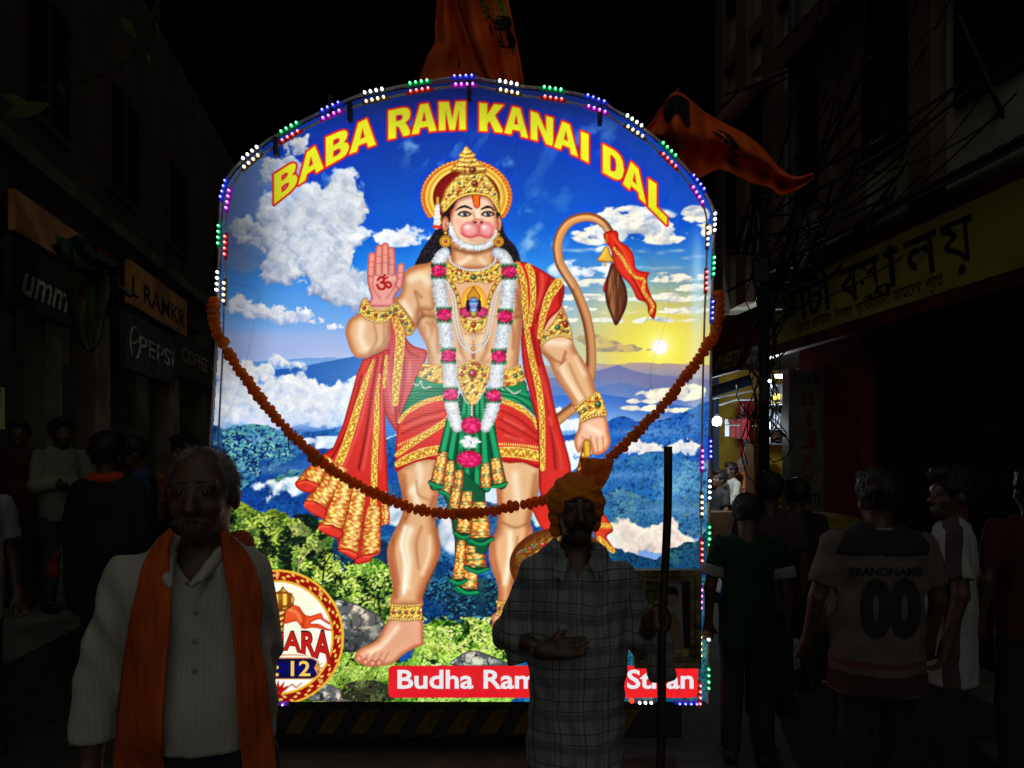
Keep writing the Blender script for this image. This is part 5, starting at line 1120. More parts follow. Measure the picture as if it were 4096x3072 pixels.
co = np.stack([(GX[vi] - HX) / F * PY, np.full(vi.sum(), PY), CAMZ + (HY - GY[vi]) / F * PY], 1) - np.array(panel.location)
c = np.argwhere(cell)
fc = np.stack([idx[c[:, 0] + 1, c[:, 1]], idx[c[:, 0] + 1, c[:, 1] + 1], idx[c[:, 0], c[:, 1] + 1], idx[c[:, 0], c[:, 1]]], 1)
me = bpy.data.meshes.new('print')
me.vertices.add(len(co)); me.vertices.foreach_set('co', co.ravel())
me.loops.add(fc.size); me.loops.foreach_set('vertex_index', fc.ravel().astype(np.int32))
me.polygons.add(len(fc)); me.polygons.foreach_set('loop_start', np.arange(0, fc.size, 4, dtype=np.int32)); me.update(calc_edges=True)
ca = me.color_attributes.new('ink', 'FLOAT_COLOR', 'POINT')  # print colours with back light and bloom already painted in
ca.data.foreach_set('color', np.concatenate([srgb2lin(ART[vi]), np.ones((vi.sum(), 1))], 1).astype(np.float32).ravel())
pm = bpy.data.materials.new('backlit flex print'); pm.use_nodes = True; pm.cycles.emission_sampling = 'NONE'
n = pm.node_tree.nodes; b = n['Principled BSDF']; at = n.new('ShaderNodeAttribute'); at.attribute_name = 'ink'
b.inputs['Base Color'].default_value = (.02, .02, .02, 1); b.inputs['Roughness'].default_value = .5
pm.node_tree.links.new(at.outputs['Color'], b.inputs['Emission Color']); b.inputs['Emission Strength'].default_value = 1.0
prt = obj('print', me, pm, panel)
tag(prt, 'arched title, painted figure, hills and badge glowing on the flex')
# casing behind the print, rails in front of it
DKM = mat('dark painted steel', (.05, .05, .06), .5, (.02, .02, .022), 20, .2, .6)
RAIL = mat('dull tube rail', (.62, .63, .66), .3, (.4, .4, .44), 30, .15, .25, spec=.6)
cas = [loc(P(x, y, PY)) for x, y in OUT]
nO = len(cas)
mb = MB(); mb.add([(v.x, .012 + v.y, v.z) for v in cas] + [(v.x, .16 + v.y, v.z) for v in cas], [tuple(range(2 * nO - 1, nO - 1, -1))] + [(i, i + nO, (i + 1) % nO + nO, (i + 1) % nO) for i in range(nO)])
mb.build('casing', DKM, panel)
for nm, pth, r_, dy in (('outer_rail', OUT, .0085, -.035), ('inner_rail', INN, .006, -.035)):
    q = cspline([loc(P(x, y, PY)) + Vector((0, dy, 0)) for x, y in pth], 3)
    MB().tube(q, r_, 8).build(nm, RAIL, panel, True)
mb = MB().box((loc(P(812, 0, PY)).x, -.05, loc(P(0, 2822, PY)).z), (loc(P(2826, 0, PY)).x, .01, loc(P(0, 2799, PY)).z)); mb.build('bottom_rail', DKM, panel)
# small clamps joining the rails
for i, (x, y) in enumerate(zz(ZA, [(1218, 320), (628, 600), (2168, 150)]) + zz(ZB, [(1200, 350)]) + [(1330, 432)]):
    v = loc(P(x, y, PY)); MB().box((v.x - .012, v.y - .05, v.z - .05), (v.x + .012, v.y - .012, v.z + .05)).build('clamp', DKM, panel)
# bulbs
LC = {'b': (.02, .05, 1.), 'g': (.0, 1., .25), 'w': (.85, .92, 1.), 'y': (1., .72, .36), 'r': (1., .03, .03), 'm': (.75, .04, 1.), 'v': (.28, .06, 1.), 'a': (1., .8, .12)}
LM = {k: emit('bulb dome ' + k, LC[k], {'w': 1.6, 'y': 1.3, 'g': 1.0}.get(k, 1.4)) for k in LC}
LK = {k: emit('bulb core ' + k, tuple(.22 + .78 * x for x in LC[k]), {'w': 6., 'y': 4.}.get(k, 4.)) for k in LC}
bulb_me = {}; core_me = {}
bm_ = MB().lathe([(.0005, -.008), (.0045, -.007), (.0074, -.004), (.0082, 0), (.0082, .004)], 12, fr=lambda x, y, z: (x, z, y))
bc_ = MB().lathe([(.0004, -.0140), (.0032, -.0130), (.0047, -.010), (.005, -.006)], 10, fr=lambda x, y, z: (x, z, y))
for k in LC: bulb_me[k] = bm_.mesh('led_bulb'); bulb_me[k].materials.append(LM[k]); core_me[k] = bc_.mesh('led_core'); core_me[k].materials.append(LK[k])
for q in list(bulb_me.values()) + list(core_me.values()): q.polygons.foreach_set('use_smooth', [True] * len(q.polygons))
STRIP = {k: emit('silicone sleeve with added glow ' + k, tuple(x * .999 for x in LC[k]), {'b': .20, 'v': .18, 'm': .12, 'r': .09, 'g': .06}.get(k, .02)) for k in LC}  # faint emission on the sleeves stands in for the bulbs' halo
for k in LC: STRIP[k].node_tree.nodes['Principled BSDF'].inputs['Base Color'].default_value = (.012, .012, .014, 1)
CL = []
for o, k, a_, b_ in ([(ZA, 'b', (232, 880), (197, 1008)), (ZA, 'w', (373, 700), (483, 612)), (ZA, 'g', (677, 488), (798, 420)), (ZA, 'b', (1003, 318), (1130, 260)), (ZA, 'w', (1340, 178), (1477, 152)), (ZA, 'g', (1700, 106), (1835, 84)), (ZA, 'b', (2053, 50), (2190, 46)),
    (ZB, 'w', (402, 85), (537, 113)), (ZB, 'g', (755, 136), (887, 157)), (ZB, 'b', (1100, 202), (1230, 250)), (ZB, 'w', (1415, 362), (1527, 440)), (ZB, 'g', (1698, 580), (1797, 677)), (ZB, 'b', (1940, 838), (2022, 945)), (ZB, 'w', (2112, 1140), (2108, 1272)), (ZB, 'g', (2104, 1490), (2098, 1620)), (ZD, 'b', (2092, 333), (2088, 465)), (ZD, 'b', (2075, 1440), (2075, 1560)), (ZD, 'w', (2070, 1755), (2068, 1890)), (ZF, 'g', (2066, 212), (2066, 352)), (ZF, 'b', (2062, 585), (2062, 725)), (ZF, 'w', (2060, 960), (2060, 1105)), (ZF, 'g', (2060, 1340), (2060, 1490)),
    (ZA, 'g', (180, 1238), (175, 1376)), (ZC, 'w', (170, 97), (163, 237)), (ZC, 'b', (156, 472), (150, 600)),
    (ZA, 'm', (263, 958), (241, 1095)), (ZA, 'y', (382, 768), (492, 678)), (ZA, 'r', (687, 558), (808, 487)), (ZA, 'm', (1010, 382), (1138, 325)), (ZA, 'y', (1352, 247), (1490, 215)), (ZA, 'r', (1705, 170), (1843, 146)), (ZA, 'm', (2063, 115), (2198, 112)), (ZA, 'r', (232, 1323), (228, 1463)), (ZC, 'y', (222, 183), (218, 323)),
    (ZB, 'y', (408, 155), (543, 183)), (ZB, 'r', (760, 212), (892, 232)), (ZB, 'm', (1107, 287), (1237, 332)), (ZB, 'y', (1420, 448), (1535, 524)), (ZB, 'r', (1700, 668), (1797, 764)), (ZB, 'm', (1938, 932), (2010, 1047)), (ZB, 'y', (2055, 1252), (2053, 1385)), (ZD, 'r', (2046, 96), (2042, 228)), (ZD, 'm', (2012, 1515), (2010, 1650)), (ZF, 'y', (2008, -30), (2008, 105)), (ZF, 'r', (2006, 337), (2008, 477)), (ZF, 'm', (2004, 710), (2000, 853)), (ZF, 'a', (1996, 1085), (1996, 1230)), (ZF, 'r', (1994, 1470), (1992, 1612)), (ZF, 'w', (1512, 1606), (1604, 1606)), (ZF, 'b', (1830, 1612), (1965, 1614)), (ZE, 'v', (545, 2024), (690, 2022))]):
    CL.append((k, zz(o, [a_])[0], zz(o, [b_])[0]))
rb = random.Random(3)
for k, a_, b_ in CL:
    A, B = loc(P(*a_, PY)) + Vector((0, -.048, 0)), loc(P(*b_, PY)) + Vector((0, -.048, 0))
    d = (B - A).normalized()
    st = MB().tube([A - d * .024 + Vector((0, .017, 0)), A - d * .018 + Vector((0, .014, 0)), B + d * .018 + Vector((0, .014, 0)), B + d * .024 + Vector((0, .017, 0))], .0108, 10).build('led_strip', STRIP[k], panel, True)
    nb = 3 if abs(a_[0] - 2552) < 3 else 4
    for i in range(nb):
        o = obj('led_bulb', bulb_me[k], None, st); o.location = A.lerp(B, i / (nb - 1)) + Vector((0, -.004, 0)); o.scale = (1 + .12 * rb.random(),) * 3
        c_ = obj('led_core', core_me[k], None, st); c_.location = o.location; c_.scale = o.scale
# lettering printed in the red bar and the badge, laid on the flex
WHT = emit('lettering white', lin((232, 232, 236)), 1.)
def flat(body, px0, px1, py, hpx, m, bold, warp=None, name='letter', ext=.003, plain=False):
    S = PY / F
    return text_obj(body, m, prt, loc(P(px0, py, PY)), (1, 0, 0), (0, 0, 1), hpx * S, (px1 - px0) * S, bold, ext, name, warp=warp, plain=plain)
flat('Budha Ram', 1590, 2146, 2752, 104, WHT, .022, plain=True); flat('Sthan', 2508, 2774, 2752, 104, WHT, .022, plain=True)
S4 = PY / F
def arcw(u, v): return u, v * (1 + .55 * (np.abs(u - .205) / .26) ** 2) - .05 * np.maximum(0, (np.abs(u - .205) - .08) / .2) ** 1.6
flat('AKHARA', 936, 1330, 2598, 96, emit('badge letter edge', lin((60, 24, 16)), 1.), .05, arcw, ext=.003, plain=True)
flat('AKHARA', 940, 1326, 2600, 94, emit('badge letter red', lin((190, 30, 26)), 1.), .03, arcw, ext=.0045, plain=True)
flat('No.: 12', 952, 1242, 2702, 84, emit('badge number gold', lin((246, 204, 84)), 1.), .018, ext=.004, plain=True)
# ---------------------------------------------------------------- truck that carries it
truck = thing('parade_truck', 'dark truck standing behind and under the glowing light box', 'truck', (loc(P(1830, 0, 1)).x * 0 + P(1830, 0, PY).x, PY + 1.6, 0))
TK = mat('truck body paint', (.03, .03, .035), .5, (.015, .015, .018), 4, .1)
m = MB(); m.box((-1.2, -1.36, .62), (1.2, 2.2, 1.0)); m.box((-1.15, -1.3, 1.0), (1.15, 2.2, 3.0)); m.build('cargo_body', TK, truck)
MB().box((-1.25, -1.60, .07), (1.25, -1.52, .25)).build('under_run_bar', mat('chassis black', (.02, .02, .02), .7), truck)
CHY = mat('hazard yellow', (.15, .095, .012), .7, (.05, .035, .008), 14, .1)
sm = MB().prism([(0, 0), (.09, 0), (.17, .13), (.08, .13)], 0, .006, lambda u, v, w: (u, -w, v)).mesh('hazard_stripe'); sm.materials.append(CHY)
for i in range(12):
    o = obj('hazard_stripe', sm, None, truck); o.location = (-1.14 + i * .18, -1.603, .095)
TY = mat('tyre rubber', (.02, .02, .02), .9, (.012, .012, .012), 40, .4); RM = mat('wheel rim', (.12, .12, .12), .4, metal=.7)
for sx in (-1, 1):
    for yy in (-.75, 1.6):
        fr = lambda x, y, z, sx=sx, yy=yy: (sx * .95 + z, yy + x, .42 + y)
        w_ = MB().lathe([(.25, -.13), (.38, -.14), (.42, -.08), (.42, .08), (.38, .14), (.25, .13)], 24, fr=fr).build('wheel', TY, truck, True)
        MB().lathe([(.02, -.1), (.22, -.1), (.24, -.05), (.24, .05), (.2, .1), (.02, .1)], 20, fr=fr).build('rim', RM, w_)
tl = MB().lathe([(.001, -.014), (.009, -.012), (.013, -.005), (.013, .02)], 14, fr=lambda x, y, z: (x, z, y)).build('tail_lamp', emit('tail lamp red', (1, .06, .02), 1.4), truck, True)
tl.location = P(2527, 2804, PY - .06) - truck.location
# ---------------------------------------------------------------- marigold garland
MG = mat('marigold', (1., .36, .012), .8, (.9, .24, .008), 60, .6, trans=.5)
def flower_mesh(seed):
    r_ = np.random.default_rng(seed); nu, nv = 12, 7; v = []; 
    for j in range(nv + 1):
        ph = math.pi * j / nv
        for i in range(nu):
            th = 2 * math.pi * i / nu + .25 * (j % 2)
            q = 1 + .10 * math.cos(6 * th + j) * math.sin(ph) + r_.normal() * .05
            v.append((q * math.sin(ph) * math.cos(th), q * math.sin(ph) * math.sin(th), .62 * q * math.cos(ph)))
    f = [(j * nu + i, j * nu + (i + 1) % nu, (j + 1) * nu + (i + 1) % nu, (j + 1) * nu + i) for j in range(nv) for i in range(nu)]
    me = bpy.data.meshes.new('flower'); me.from_pydata(v, [], f); me.update(); me.materials.append(MG)
    return me
FM = [flower_mesh(i) for i in range(4)]
def garland(name, label, path, sp, r_, group=None, seed=0):
    t = thing(name, label, 'garland', tuple(path[0]), 0, group)
    rr = random.Random(seed)
    q = cspline(path, 10); s = np.r_[0, np.cumsum(np.linalg.norm(np.diff(q, axis=0), axis=1))]
    MB().tube([Vector(x) - t.location for x in q[::4]], .003, 5).build('string', mat('cotton string', (.2, .12, .05)), t)
    d = 0.
    while d < s[-1]:
        p = Vector([np.interp(d, s, q[:, i]) for i in range(3)]); p2 = Vector([np.interp(min(d + .02, s[-1]), s, q[:, i]) for i in range(3)]); p0 = Vector([np.interp(max(d - .02, 0), s, q[:, i]) for i in range(3)])
        o = obj('flower', FM[rr.randrange(4)], None, t)
        rot = ((p2 - p0).to_track_quat('Z', 'X') @ Matrix.Rotation(rr.uniform(0, 6.28), 3, 'Z').to_quaternion()).to_euler('XYZ')
        o.location = p - t.location + Vector((rr.uniform(-.004, .004), rr.uniform(-.004, .004), rr.uniform(-.003, .003)))
        o.rotation_euler = (rot.x + rr.uniform(-.15, .15), rot.y + rr.uniform(-.15, .15), rot.z)
        k = r_ * rr.uniform(.86, 1.12); o.scale = (k, k, k)
        d += sp * rr.uniform(.85, 1.2)
    return t
GP = zz(ZC, [(225, 715), (300, 850), (400, 975), (480, 1090), (600, 1235), (720, 1370), (850, 1490), (980, 1590)]) + zz(ZE, [(900, 55), (1000, 115), (1130, 205), (1270, 282), (1400, 345), (1530, 402), (1680, 460), (1800, 490), (1950, 510), (2100, 516)]) + zz(ZF, [(60, 112), (180, 106), (300, 95), (450, 65), (600, 35), (750, 0)]) + [(2230, 1970), (2320, 1905), (2400, 1862)] + zz(ZD, [(1300, 1560), (1360, 1510), (1430, 1440), (1500, 1375), (1590, 1270), (1680, 1190), (1750, 1110), (1850, 970), (1950, 850), (2030, 730), (2090, 640), (2140, 560)])
garland('marigold_garland', 'long orange marigold garland swagged across the front of the glowing light box', [P(x, y, PY - .10 - .06 * math.sin(i / len(GP) * 3.14)) for i, (x, y) in enumerate(GP)], .031, .032)
garland('marigold_garland', 'short dark marigold bunch tied at the left rail of the light box', [P(x, y, PY - .07) for x, y in zz(ZC, [(112, 300), (112, 420), (122, 500), (140, 570), (165, 630), (190, 645)])], .03, .034, seed=4)
garland('marigold_garland', 'short marigold strand hanging down the right rail of the light box', [P(x, y, PY - .05) for x, y in zz(ZD, [(2165, 250), (2168, 350), (2160, 440), (2150, 520), (2130, 590)])], .03, .03, seed=6)
MB().tube([P(x, y, PY - .12) for x, y in zz(ZC, [(706, 1390), (712, 1440), (714, 1505)])], .003, 5).build('loose_thread', mat('cotton string', (.2, .12, .05)), None)
tag(bpy.data.objects['loose_thread'], 'thin loose thread dangling below the left half of the garland', 'thread')
# ---------------------------------------------------------------- flags
ORC = mat('saffron cloth', (.95, .155, .014), .8, (.72, .10, .010), 5, .25, trans=.12)
def ribbon(left, right, Y0, n=26, m_=14, amp=.06, waves=2.2, ph=0., tilt=0.):
    """cloth between two pixel edges at a real distance, folded in depth"""
    L = resamp(cspline(left, 6), n); Rr = resamp(cspline(right, 6), n); g = []
    for i in range(n):
        row = []
        for j in range(m_):
            t = j / (m_ - 1); q = L[i] * (1 - t) + Rr[i] * t
            y = Y0 + amp * math.sin(waves * 6.28 * t + ph + 2.2 * i / n) + .4 * amp * math.sin(5.1 * i / n * 3 + 4 * t) + tilt * t
            row.append(P(q[0], q[1], y))
        g.append(row)
    return g
z7 = lambda pts: [(1600 + .5877 * x, .5877 * y) for x, y in pts]
fl = thing('saffron_flag', 'saffron flag hanging upright above the arch, its left and lower one', 'flag', tuple(P(1800, 330, 4.35)))
g = ribbon(z7([(250, -260), (250, 0), (235, 170), (240, 280), (190, 380), (150, 480), (120, 570)]), z7([(330, -260), (385, 0), (430, 150), (480, 280), (540, 420), (600, 520), (690, 590)]), 4.35, 30, 16, .05, 1.6)
MB().sheet([[q - fl.location for q in r_] for r_ in g], .004).build('cloth', ORC, fl, True)
MB().tube([P(1840, 350, 4.42) - fl.location, P(1790, -420, 4.42) - fl.location], .014, 8).build('pole', mat('bamboo', (.16, .1, .045), .7, (.1, .06, .03), 12), fl)
fl2 = thing('saffron_flag', 'saffron flag with yellow printed block hanging above the arch, its right one', 'flag', tuple(P(2000, 330, 4.25)))
g2 = ribbon(z7([(340, -260), (392, 0), (450, 180), (500, 320), (560, 470), (600, 540)]), z7([(690, -260), (738, 0), (770, 160), (800, 300), (830, 480), (850, 600)]), 4.25, 30, 18, .05, 2.1, 1.)
MB().sheet([[q - fl2.location for q in r_] for r_ in g2], .004).build('cloth', ORC, fl2, True)
def on_sheet(g, u, v, off):
    i = u * (len(g) - 1); j = v * (len(g[0]) - 1); a = int(min(i, len(g) - 2)); b_ = int(min(j, len(g[0]) - 2)); s, t = i - a, j - b_
    q = (g[a][b_] * (1 - s) + g[a + 1][b_] * s) * (1 - t) + (g[a][b_ + 1] * (1 - s) + g[a + 1][b_ + 1] * s) * t
    return q + Vector((0, -off, 0))
YP = mat('flag print yellow', (.35, .3, .02), .8, (.1, .09, .01), 30, 0); BP = mat('flag print black', (.012, .01, .012), .8)
MB().sheet([[on_sheet(g2, .05 + .42 * i / 9, .42 + .5 * j / 7 + .03 * math.sin(i), .008) - fl2.location for j in range(8)] for i in range(10)]).build('printed_block', YP, fl2)
MB().sheet([[on_sheet(g2, .44 + .26 * i / 9, .5 + .44 * j / 7 + .04 * math.sin(i * 1.2), .010) - fl2.location for j in range(8)] for i in range(10)]).build('printed_black_block', BP, fl2)  # black block below the yellow one, laid just over the cloth
MB().tube([P(2060, 350, 4.32) - fl2.location, P(1990, -420, 4.32) - fl2.location], .014, 8).build('pole', MATS['bamboo'], fl2)
z6 = lambda pts: [(2550 + .339 * x, 330 + .339 * y) for x, y in pts]
fl3 = thing('saffron_flag', 'long saffron flag with black brush lettering blowing off the right shoulder of the arch', 'flag', tuple(P(2640, 560, 4.4)))
top = z6([(90, 560), (210, 400), (330, 220), (470, 95), (640, 210), (820, 375), (1000, 450), (1250, 600), (1480, 780), (1700, 1010), (1880, 1120), (2070, 1060)])
bot = z6([(150, 680), (330, 850), (480, 1000), (620, 1130), (760, 1110), (960, 1020), (1150, 1085), (1340, 1180), (1560, 1225), (1660, 1322), (1850, 1280), (2080, 1130)])
top = [(x, y + 5 * math.sin(i * 2.3)) for i, (x, y) in enumerate(top)]
g3 = ribbon(top, bot, 4.45, 44, 18, .09, 1.3, .5)
g3 = [[P(HX + (q.x / q.y) * F, HY - (q.z - CAMZ) / q.y * F, q.y + .10 * math.sin(i * .42 + .9 * math.sin(i * .13)) + .05 * math.sin(i * 1.1 + 2 * q.z) + .2 * i / 44) for q in r_] for i, r_ in enumerate(g3)]
MB().sheet([[q - fl3.location for q in r_] for r_ in g3], .004).build('cloth', ORC, fl3, True)
def brush(pts, w):
    mb = MB(); q = resamp(cspline(pts, 6), 16); row0 = []
    gr = []
    for i in range(16):
        d = q[min(i + 1, 15)] - q[max(i - 1, 0)]; d = d / (np.linalg.norm(d) + 1e-9); nn = np.array((-d[1], d[0] * .5)); ww = w * (.5 + .5 * math.sin(3.14 * (i + .5) / 16))
        gr.append([on_sheet(g3, min(.99, max(0, q[i][0] + s * nn[0] * ww)), min(.99, max(0, q[i][1] + s * nn[1] * ww)), .012) - fl3.location for s in (-1, 1)])
    return mb.sheet(gr)
for pts in ([(.43, .30), (.47, .34), (.50, .42), (.53, .44)], [(.46, .24), (.50, .22), (.53, .30), (.55, .42), (.52, .50)], [(.47, .52), (.52, .52), (.56, .60), (.53, .66), (.49, .62)], [(.49, .68), (.51, .78), (.55, .84)], [(.44, .36), (.50, .36), (.56, .34)]):
    brush(pts, .022).build('brush_stroke', BP, fl3)
MB().sheet([[on_sheet(g3, .14 + .16 * i / 7, .05 + (.28 + .06 * math.sin(i * 1.3)) * j / 6, .012) - fl3.location for j in range(7)] for i in range(8)]).build('painted_patch', BP, fl3)
MB().tube([P(2600, 640, 4.55) - fl3.location, P(2712, 356, 4.55) - fl3.location], .012, 8).build('pole', MATS['bamboo'], fl3)
lampf = thing('lamp', 'round white lamp glowing through the flag on the right shoulder of the arch', 'lamp', tuple(P(2665, 505, 4.95)))
MB().lathe([(.001, -.05), (.04, -.045), (.06, -.02), (.06, .02), (.03, .05)], 16, fr=lambda x, y, z: (x, z, y)).build('bulb', emit('cool lamp', (1, .98, .86), 6.), lampf, True)
MB().tube([(0, .05, 0), (0, .12, -.02), (-.05, .16, -.5)], .012, 6).build('stem', DKM, lampf)
# ---------------------------------------------------------------- buildings on the right
def build(mb, name, m, par, smooth=False):               # world-space collected shape -> child of par
    mb.v = [tuple(Vector(q) - par.location) for q in mb.v]
    return mb.build(name, m, par, smooth)
PLA = mat('grey green plaster', (.46, .46, .35), .9, (.31, .31, .23), 1.6, .3, det=8)
PIN = mat('faded pink plaster', (.20, .13, .105), .9, (.12, .078, .064), 2.2, .3, det=8)
DKW = mat('dark shutter wood', (.045, .022, .018), .8, (.025, .014, .012), 9, .2, stretch=(1, 1, .2))
GLS = mat('night window glass', (.012, .013, .016), .12, (.008, .008, .01), 3, 0, spec=.6)
tower = thing('apartment_house', 'tall plastered house with pink pilasters above the yellow shop board', 'house', tuple(RW(7, -2, 0)))
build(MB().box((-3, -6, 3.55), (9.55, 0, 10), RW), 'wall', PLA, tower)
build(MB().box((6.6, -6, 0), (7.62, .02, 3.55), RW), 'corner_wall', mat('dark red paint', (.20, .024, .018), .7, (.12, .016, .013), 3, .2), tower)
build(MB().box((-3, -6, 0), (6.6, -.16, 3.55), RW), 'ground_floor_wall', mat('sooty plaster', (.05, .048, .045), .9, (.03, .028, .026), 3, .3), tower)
for px, w_, o_ in ((2905, .22, .10), (3000, .26, .12), (3110, .26, .12), (3340, .2, .12), (3440, .2, .12), (3740, .24, .14)):
    s = rs(px); build(MB().box((s - w_ / 2, .002, 3.5), (s + w_ / 2, o_, 9.9), RW), 'pilaster', PIN, tower)
for zc in (5.0, 8.0):
    build(MB().box((-3, .001, zc + 1.55), (9.5, .09, zc + 1.72), RW), 'cornice', PIN, tower)
    for px, w_ in ((2942, .55), (3040, .7), (3285, .62), (3560, .9), (3990, .7)):
        s = rs(px)
        wn = build(MB().box((s - w_ / 2, .004, zc - .75), (s + w_ / 2, .05, zc + .75), RW), 'window', DKW, tower)
        MB_ = lambda a, b_: wn
        for k in (-1, 1):
            p_ = MB().box((s + k * w_ / 4 - w_ * .2, .052, zc - .65), (s + k * w_ / 4 + w_ * .2, .062, zc + .65), RW)
            p_.v = [tuple(Vector(q) - tower.location) for q in p_.v]; p_.build('pane', GLS, wn)
        q = MB(); q.prism([(0, .8), (.5, .62), (.5, .66), (0, .86)], s - w_ * .7, s + w_ * .7, lambda u, v, w: RW(w, u + .02, zc + v)); build(q, 'sunshade', mat('rusty red sheet', (.09, .025, .018), .8, (.05, .016, .012), 5, .3), tower)
# drain pipe
build(MB().tube([RW(rs(3230), .16, 3.6), RW(rs(3230), .16, 7), RW(rs(3210), .16, 7.4), RW(rs(3205), .16, 9.9)], .05, 8), 'drain_pipe', mat('old pipe', (.05, .07, .075), .6), tower)
# roller shutters
SLT = mat('roller shutter steel', (.03, .03, .032), .55, (.018, .018, .02), 7, .1, .4)
slat = None
for i, (s0, s1, where) in enumerate(((3.62, 6.55, 'nearer the red pillar'), (.6, 3.38, 'at the right edge of the picture'))):
    t = thing('roller_shutter', 'closed dark steel roller shutter ' + where, 'shutter', tuple(RW((s0 + s1) / 2, -.1, .12)))
    me = None
    for k in range(36):
        if me is None:
            q = MB().prism([(0, 0), (.016, .018), (.02, .034), (.016, .05), (0, .066)], s0, s1, lambda u, v, w: RW(w, u - .12, .14 + v)); o = build(q, 'slat', SLT, t); me = o.data
        else:
            o = obj('slat', me, None, t); o.location = (0, 0, .07 * k)
    build(MB().box((s0, -.14, 2.66), (s1, .02, 2.8), RW), 'roller_box', SLT, t)
t = thing('shutter_post', 'dark steel post standing between the two roller shutters', 'post', tuple(RW(3.5, 0, 0)))
build(MB().box((3.4, -.14, .12), (3.6, .03, 2.7), RW), 'column', mat('dark post paint', (.04, .038, .036), .6), t)
for z_ in (1.75, 1.95): build(MB().box((3.45, .031, z_), (3.52, .045, z_ + .1), RW), 'sticker', mat('pale sticker', (.4, .38, .2), .6), t)
# ---------------------------------------------------------------- yellow shop board with joined lettering
YEL = mat('yellow board', (.6, .5, .07), .6, (.42, .35, .05), 2, .05); RED = mat('red board border', (.16, .016, .014), .6, (.1, .012, .01), 3, .1)
INK = mat('black sign paint', (.01, .01, .012), .6); INR = mat('dark red sign paint', (.12, .03, .03), .6); HALO = mat('white sign outline', (.36, .36, .34), .6)
s0, s1 = rs(3155), rs(4096) - .9
def BD(s, v, w): return RW(s, .22 + w + .10 * (v - 2.75), v)          # the board leans out at the top
board = thing('shop_board', 'long yellow shop board with red border and large black joined lettering', 'sign', tuple(BD(s0, 2.75, 0)))
q = MB(); q.box((s1, 2.72, 0), (s0, 3.44, .09), BD); build(q, 'border', RED, board)
build(MB().box((s1 + .05, 2.82, .091), (s0 - .12, 3.35, .097), BD), 'panel', YEL, board)
Ud = (RW(0, 0, 0) - RW(1, 0, 0)).normalized(); Vd = (BD(0, 1, 0) - BD(0, 0, 0)).normalized()
def sign(body, px0, px1, z, size, m_, bold, par=board, pl=BD, w=.099, ext=.002, split=False, plain=True, **k):
    a, b_ = pl(rs(px0), z, w), pl(rs(px1), z, w)
    return text_obj(body, m_, par, a - par.location, (b_ - a).normalized(), (pl(rs(px0), z + .1, w) - a).normalized(), size, (b_ - a).length, bold, ext, split=split, plain=plain, **k)
for mm, bo, ex in ((HALO, .028, .001), (INK, .016, .003)):
    for body, a, b_ in (('ঘাঁটী', 3262, 3472), ('ব', 3510, 3590), ('স', 3592, 3680), ('া', 3700, 3762), ('ল', 3790, 3928), ('য়', 3945, 4080)):
        sign(body, a, b_, 2.985, .45, mm, bo, ext=ex)
    sign('এ', 3622, 3716, 2.925, .16, mm, bo, ext=ex)
for body, a, b_ in (('েকনা', 3308, 3370), ('কাটার', 3382, 3462), ('িবশ্বস্ত', 3478, 3552), ('প্রিতষ্ঠােন,', 3566, 3706), ('আমােদর', 3725, 3850), ('প্রত', 3866, 3940)):
    sign(body, a, b_, 2.865, .13, INR, .008)
# little standing figure printed at the end of the board
fg = build(MB().box((s0 - .32, 2.86, .098), (s0 - .16, 3.3, .101), BD), 'printed_picture', mat('faded picture print', (.2, .15, .09), .6, (.08, .05, .03), 14), board)
build(MB().prism([(-.03, .3), (.03, .3), (.05, .22), (.04, .0), (-.04, .0), (-.05, .22)], .1015, .1035, lambda u, v, w: BD(s0 - .24 - u, 2.9 + v, w)), 'printed_sari', mat('printed white sari', (.4, .34, .26), .6, (.3, .1, .08), 20), board)
build(MB().prism([(.028 * math.cos(t), .03 * math.sin(t)) for t in np.linspace(0, 6.28, 12, endpoint=False)], .1015, .1035, lambda u, v, w: BD(s0 - .24 - u, 3.235 + v, w)), 'printed_head', mat('printed dark hair', (.02, .015, .015), .6), board)
# awning edge above the board
ed = thing('awning', 'dark corrugated awning edge running above the yellow board', 'awning', tuple(RW(5, .2, 3.5)))
q = MB(); n_ = 70
for i in range(n_):
    a = s1 - .3 + (s0 - s1 + .5) * i / n_; b_ = s1 - .3 + (s0 - s1 + .5) * (i + 1) / n_
    q.add([RW(a, .02, 3.72), RW(b_, .02, 3.72), RW(b_, .62, 3.48 + .012 * (i % 2)), RW(a, .62, 3.48 + .012 * ((i + 1) % 2)), RW(a, .62, 3.455 + .012 * ((i + 1) % 2)), RW(b_, .62, 3.455 + .012 * (i % 2))], [(0, 1, 2, 3), (3, 2, 5, 4)])
build(q, 'corrugated_sheet', mat('sooty sheet', (.03, .027, .026), .8, (.018, .016, .016), 6, .2), ed)
# ---------------------------------------------------------------- sweet shop: slanted red board, upright light board
swb = thing('shop_board', 'slanted dark red sweet shop board with yellow block letters and oval emblem', 'sign', tuple(RW(8.6, .5, 2.7)))
def SW(s, v, w): return RW(s, .62 + w - .5 * (v - 2.62), v)
a0, a1 = rs(3195) - .02, rs(2872)
build(MB().box((a0, 2.56, 0), (a1, 3.3, .05), SW), 'panel', mat('dark red awning', (.13, .014, .012), .7, (.08, .01, .01), 3, .1), swb)
build(MB().box((a0, 2.58, .051), (a1, 2.86, .056), SW), 'black_band', mat('black band', (.02, .018, .02), .7), swb)
YLT = mat('yellow block letter', (.36, .27, .03), .6)
sign('BIJAY', 2925, 3022, 2.62, .30, YLT, .03, swb, SW, .058, split=True, plain=True); sign('SWEETS', 3066, 3186, 2.62, .30, YLT, .03, swb, SW, .058, split=True, plain=True)
oc = rs(2972)
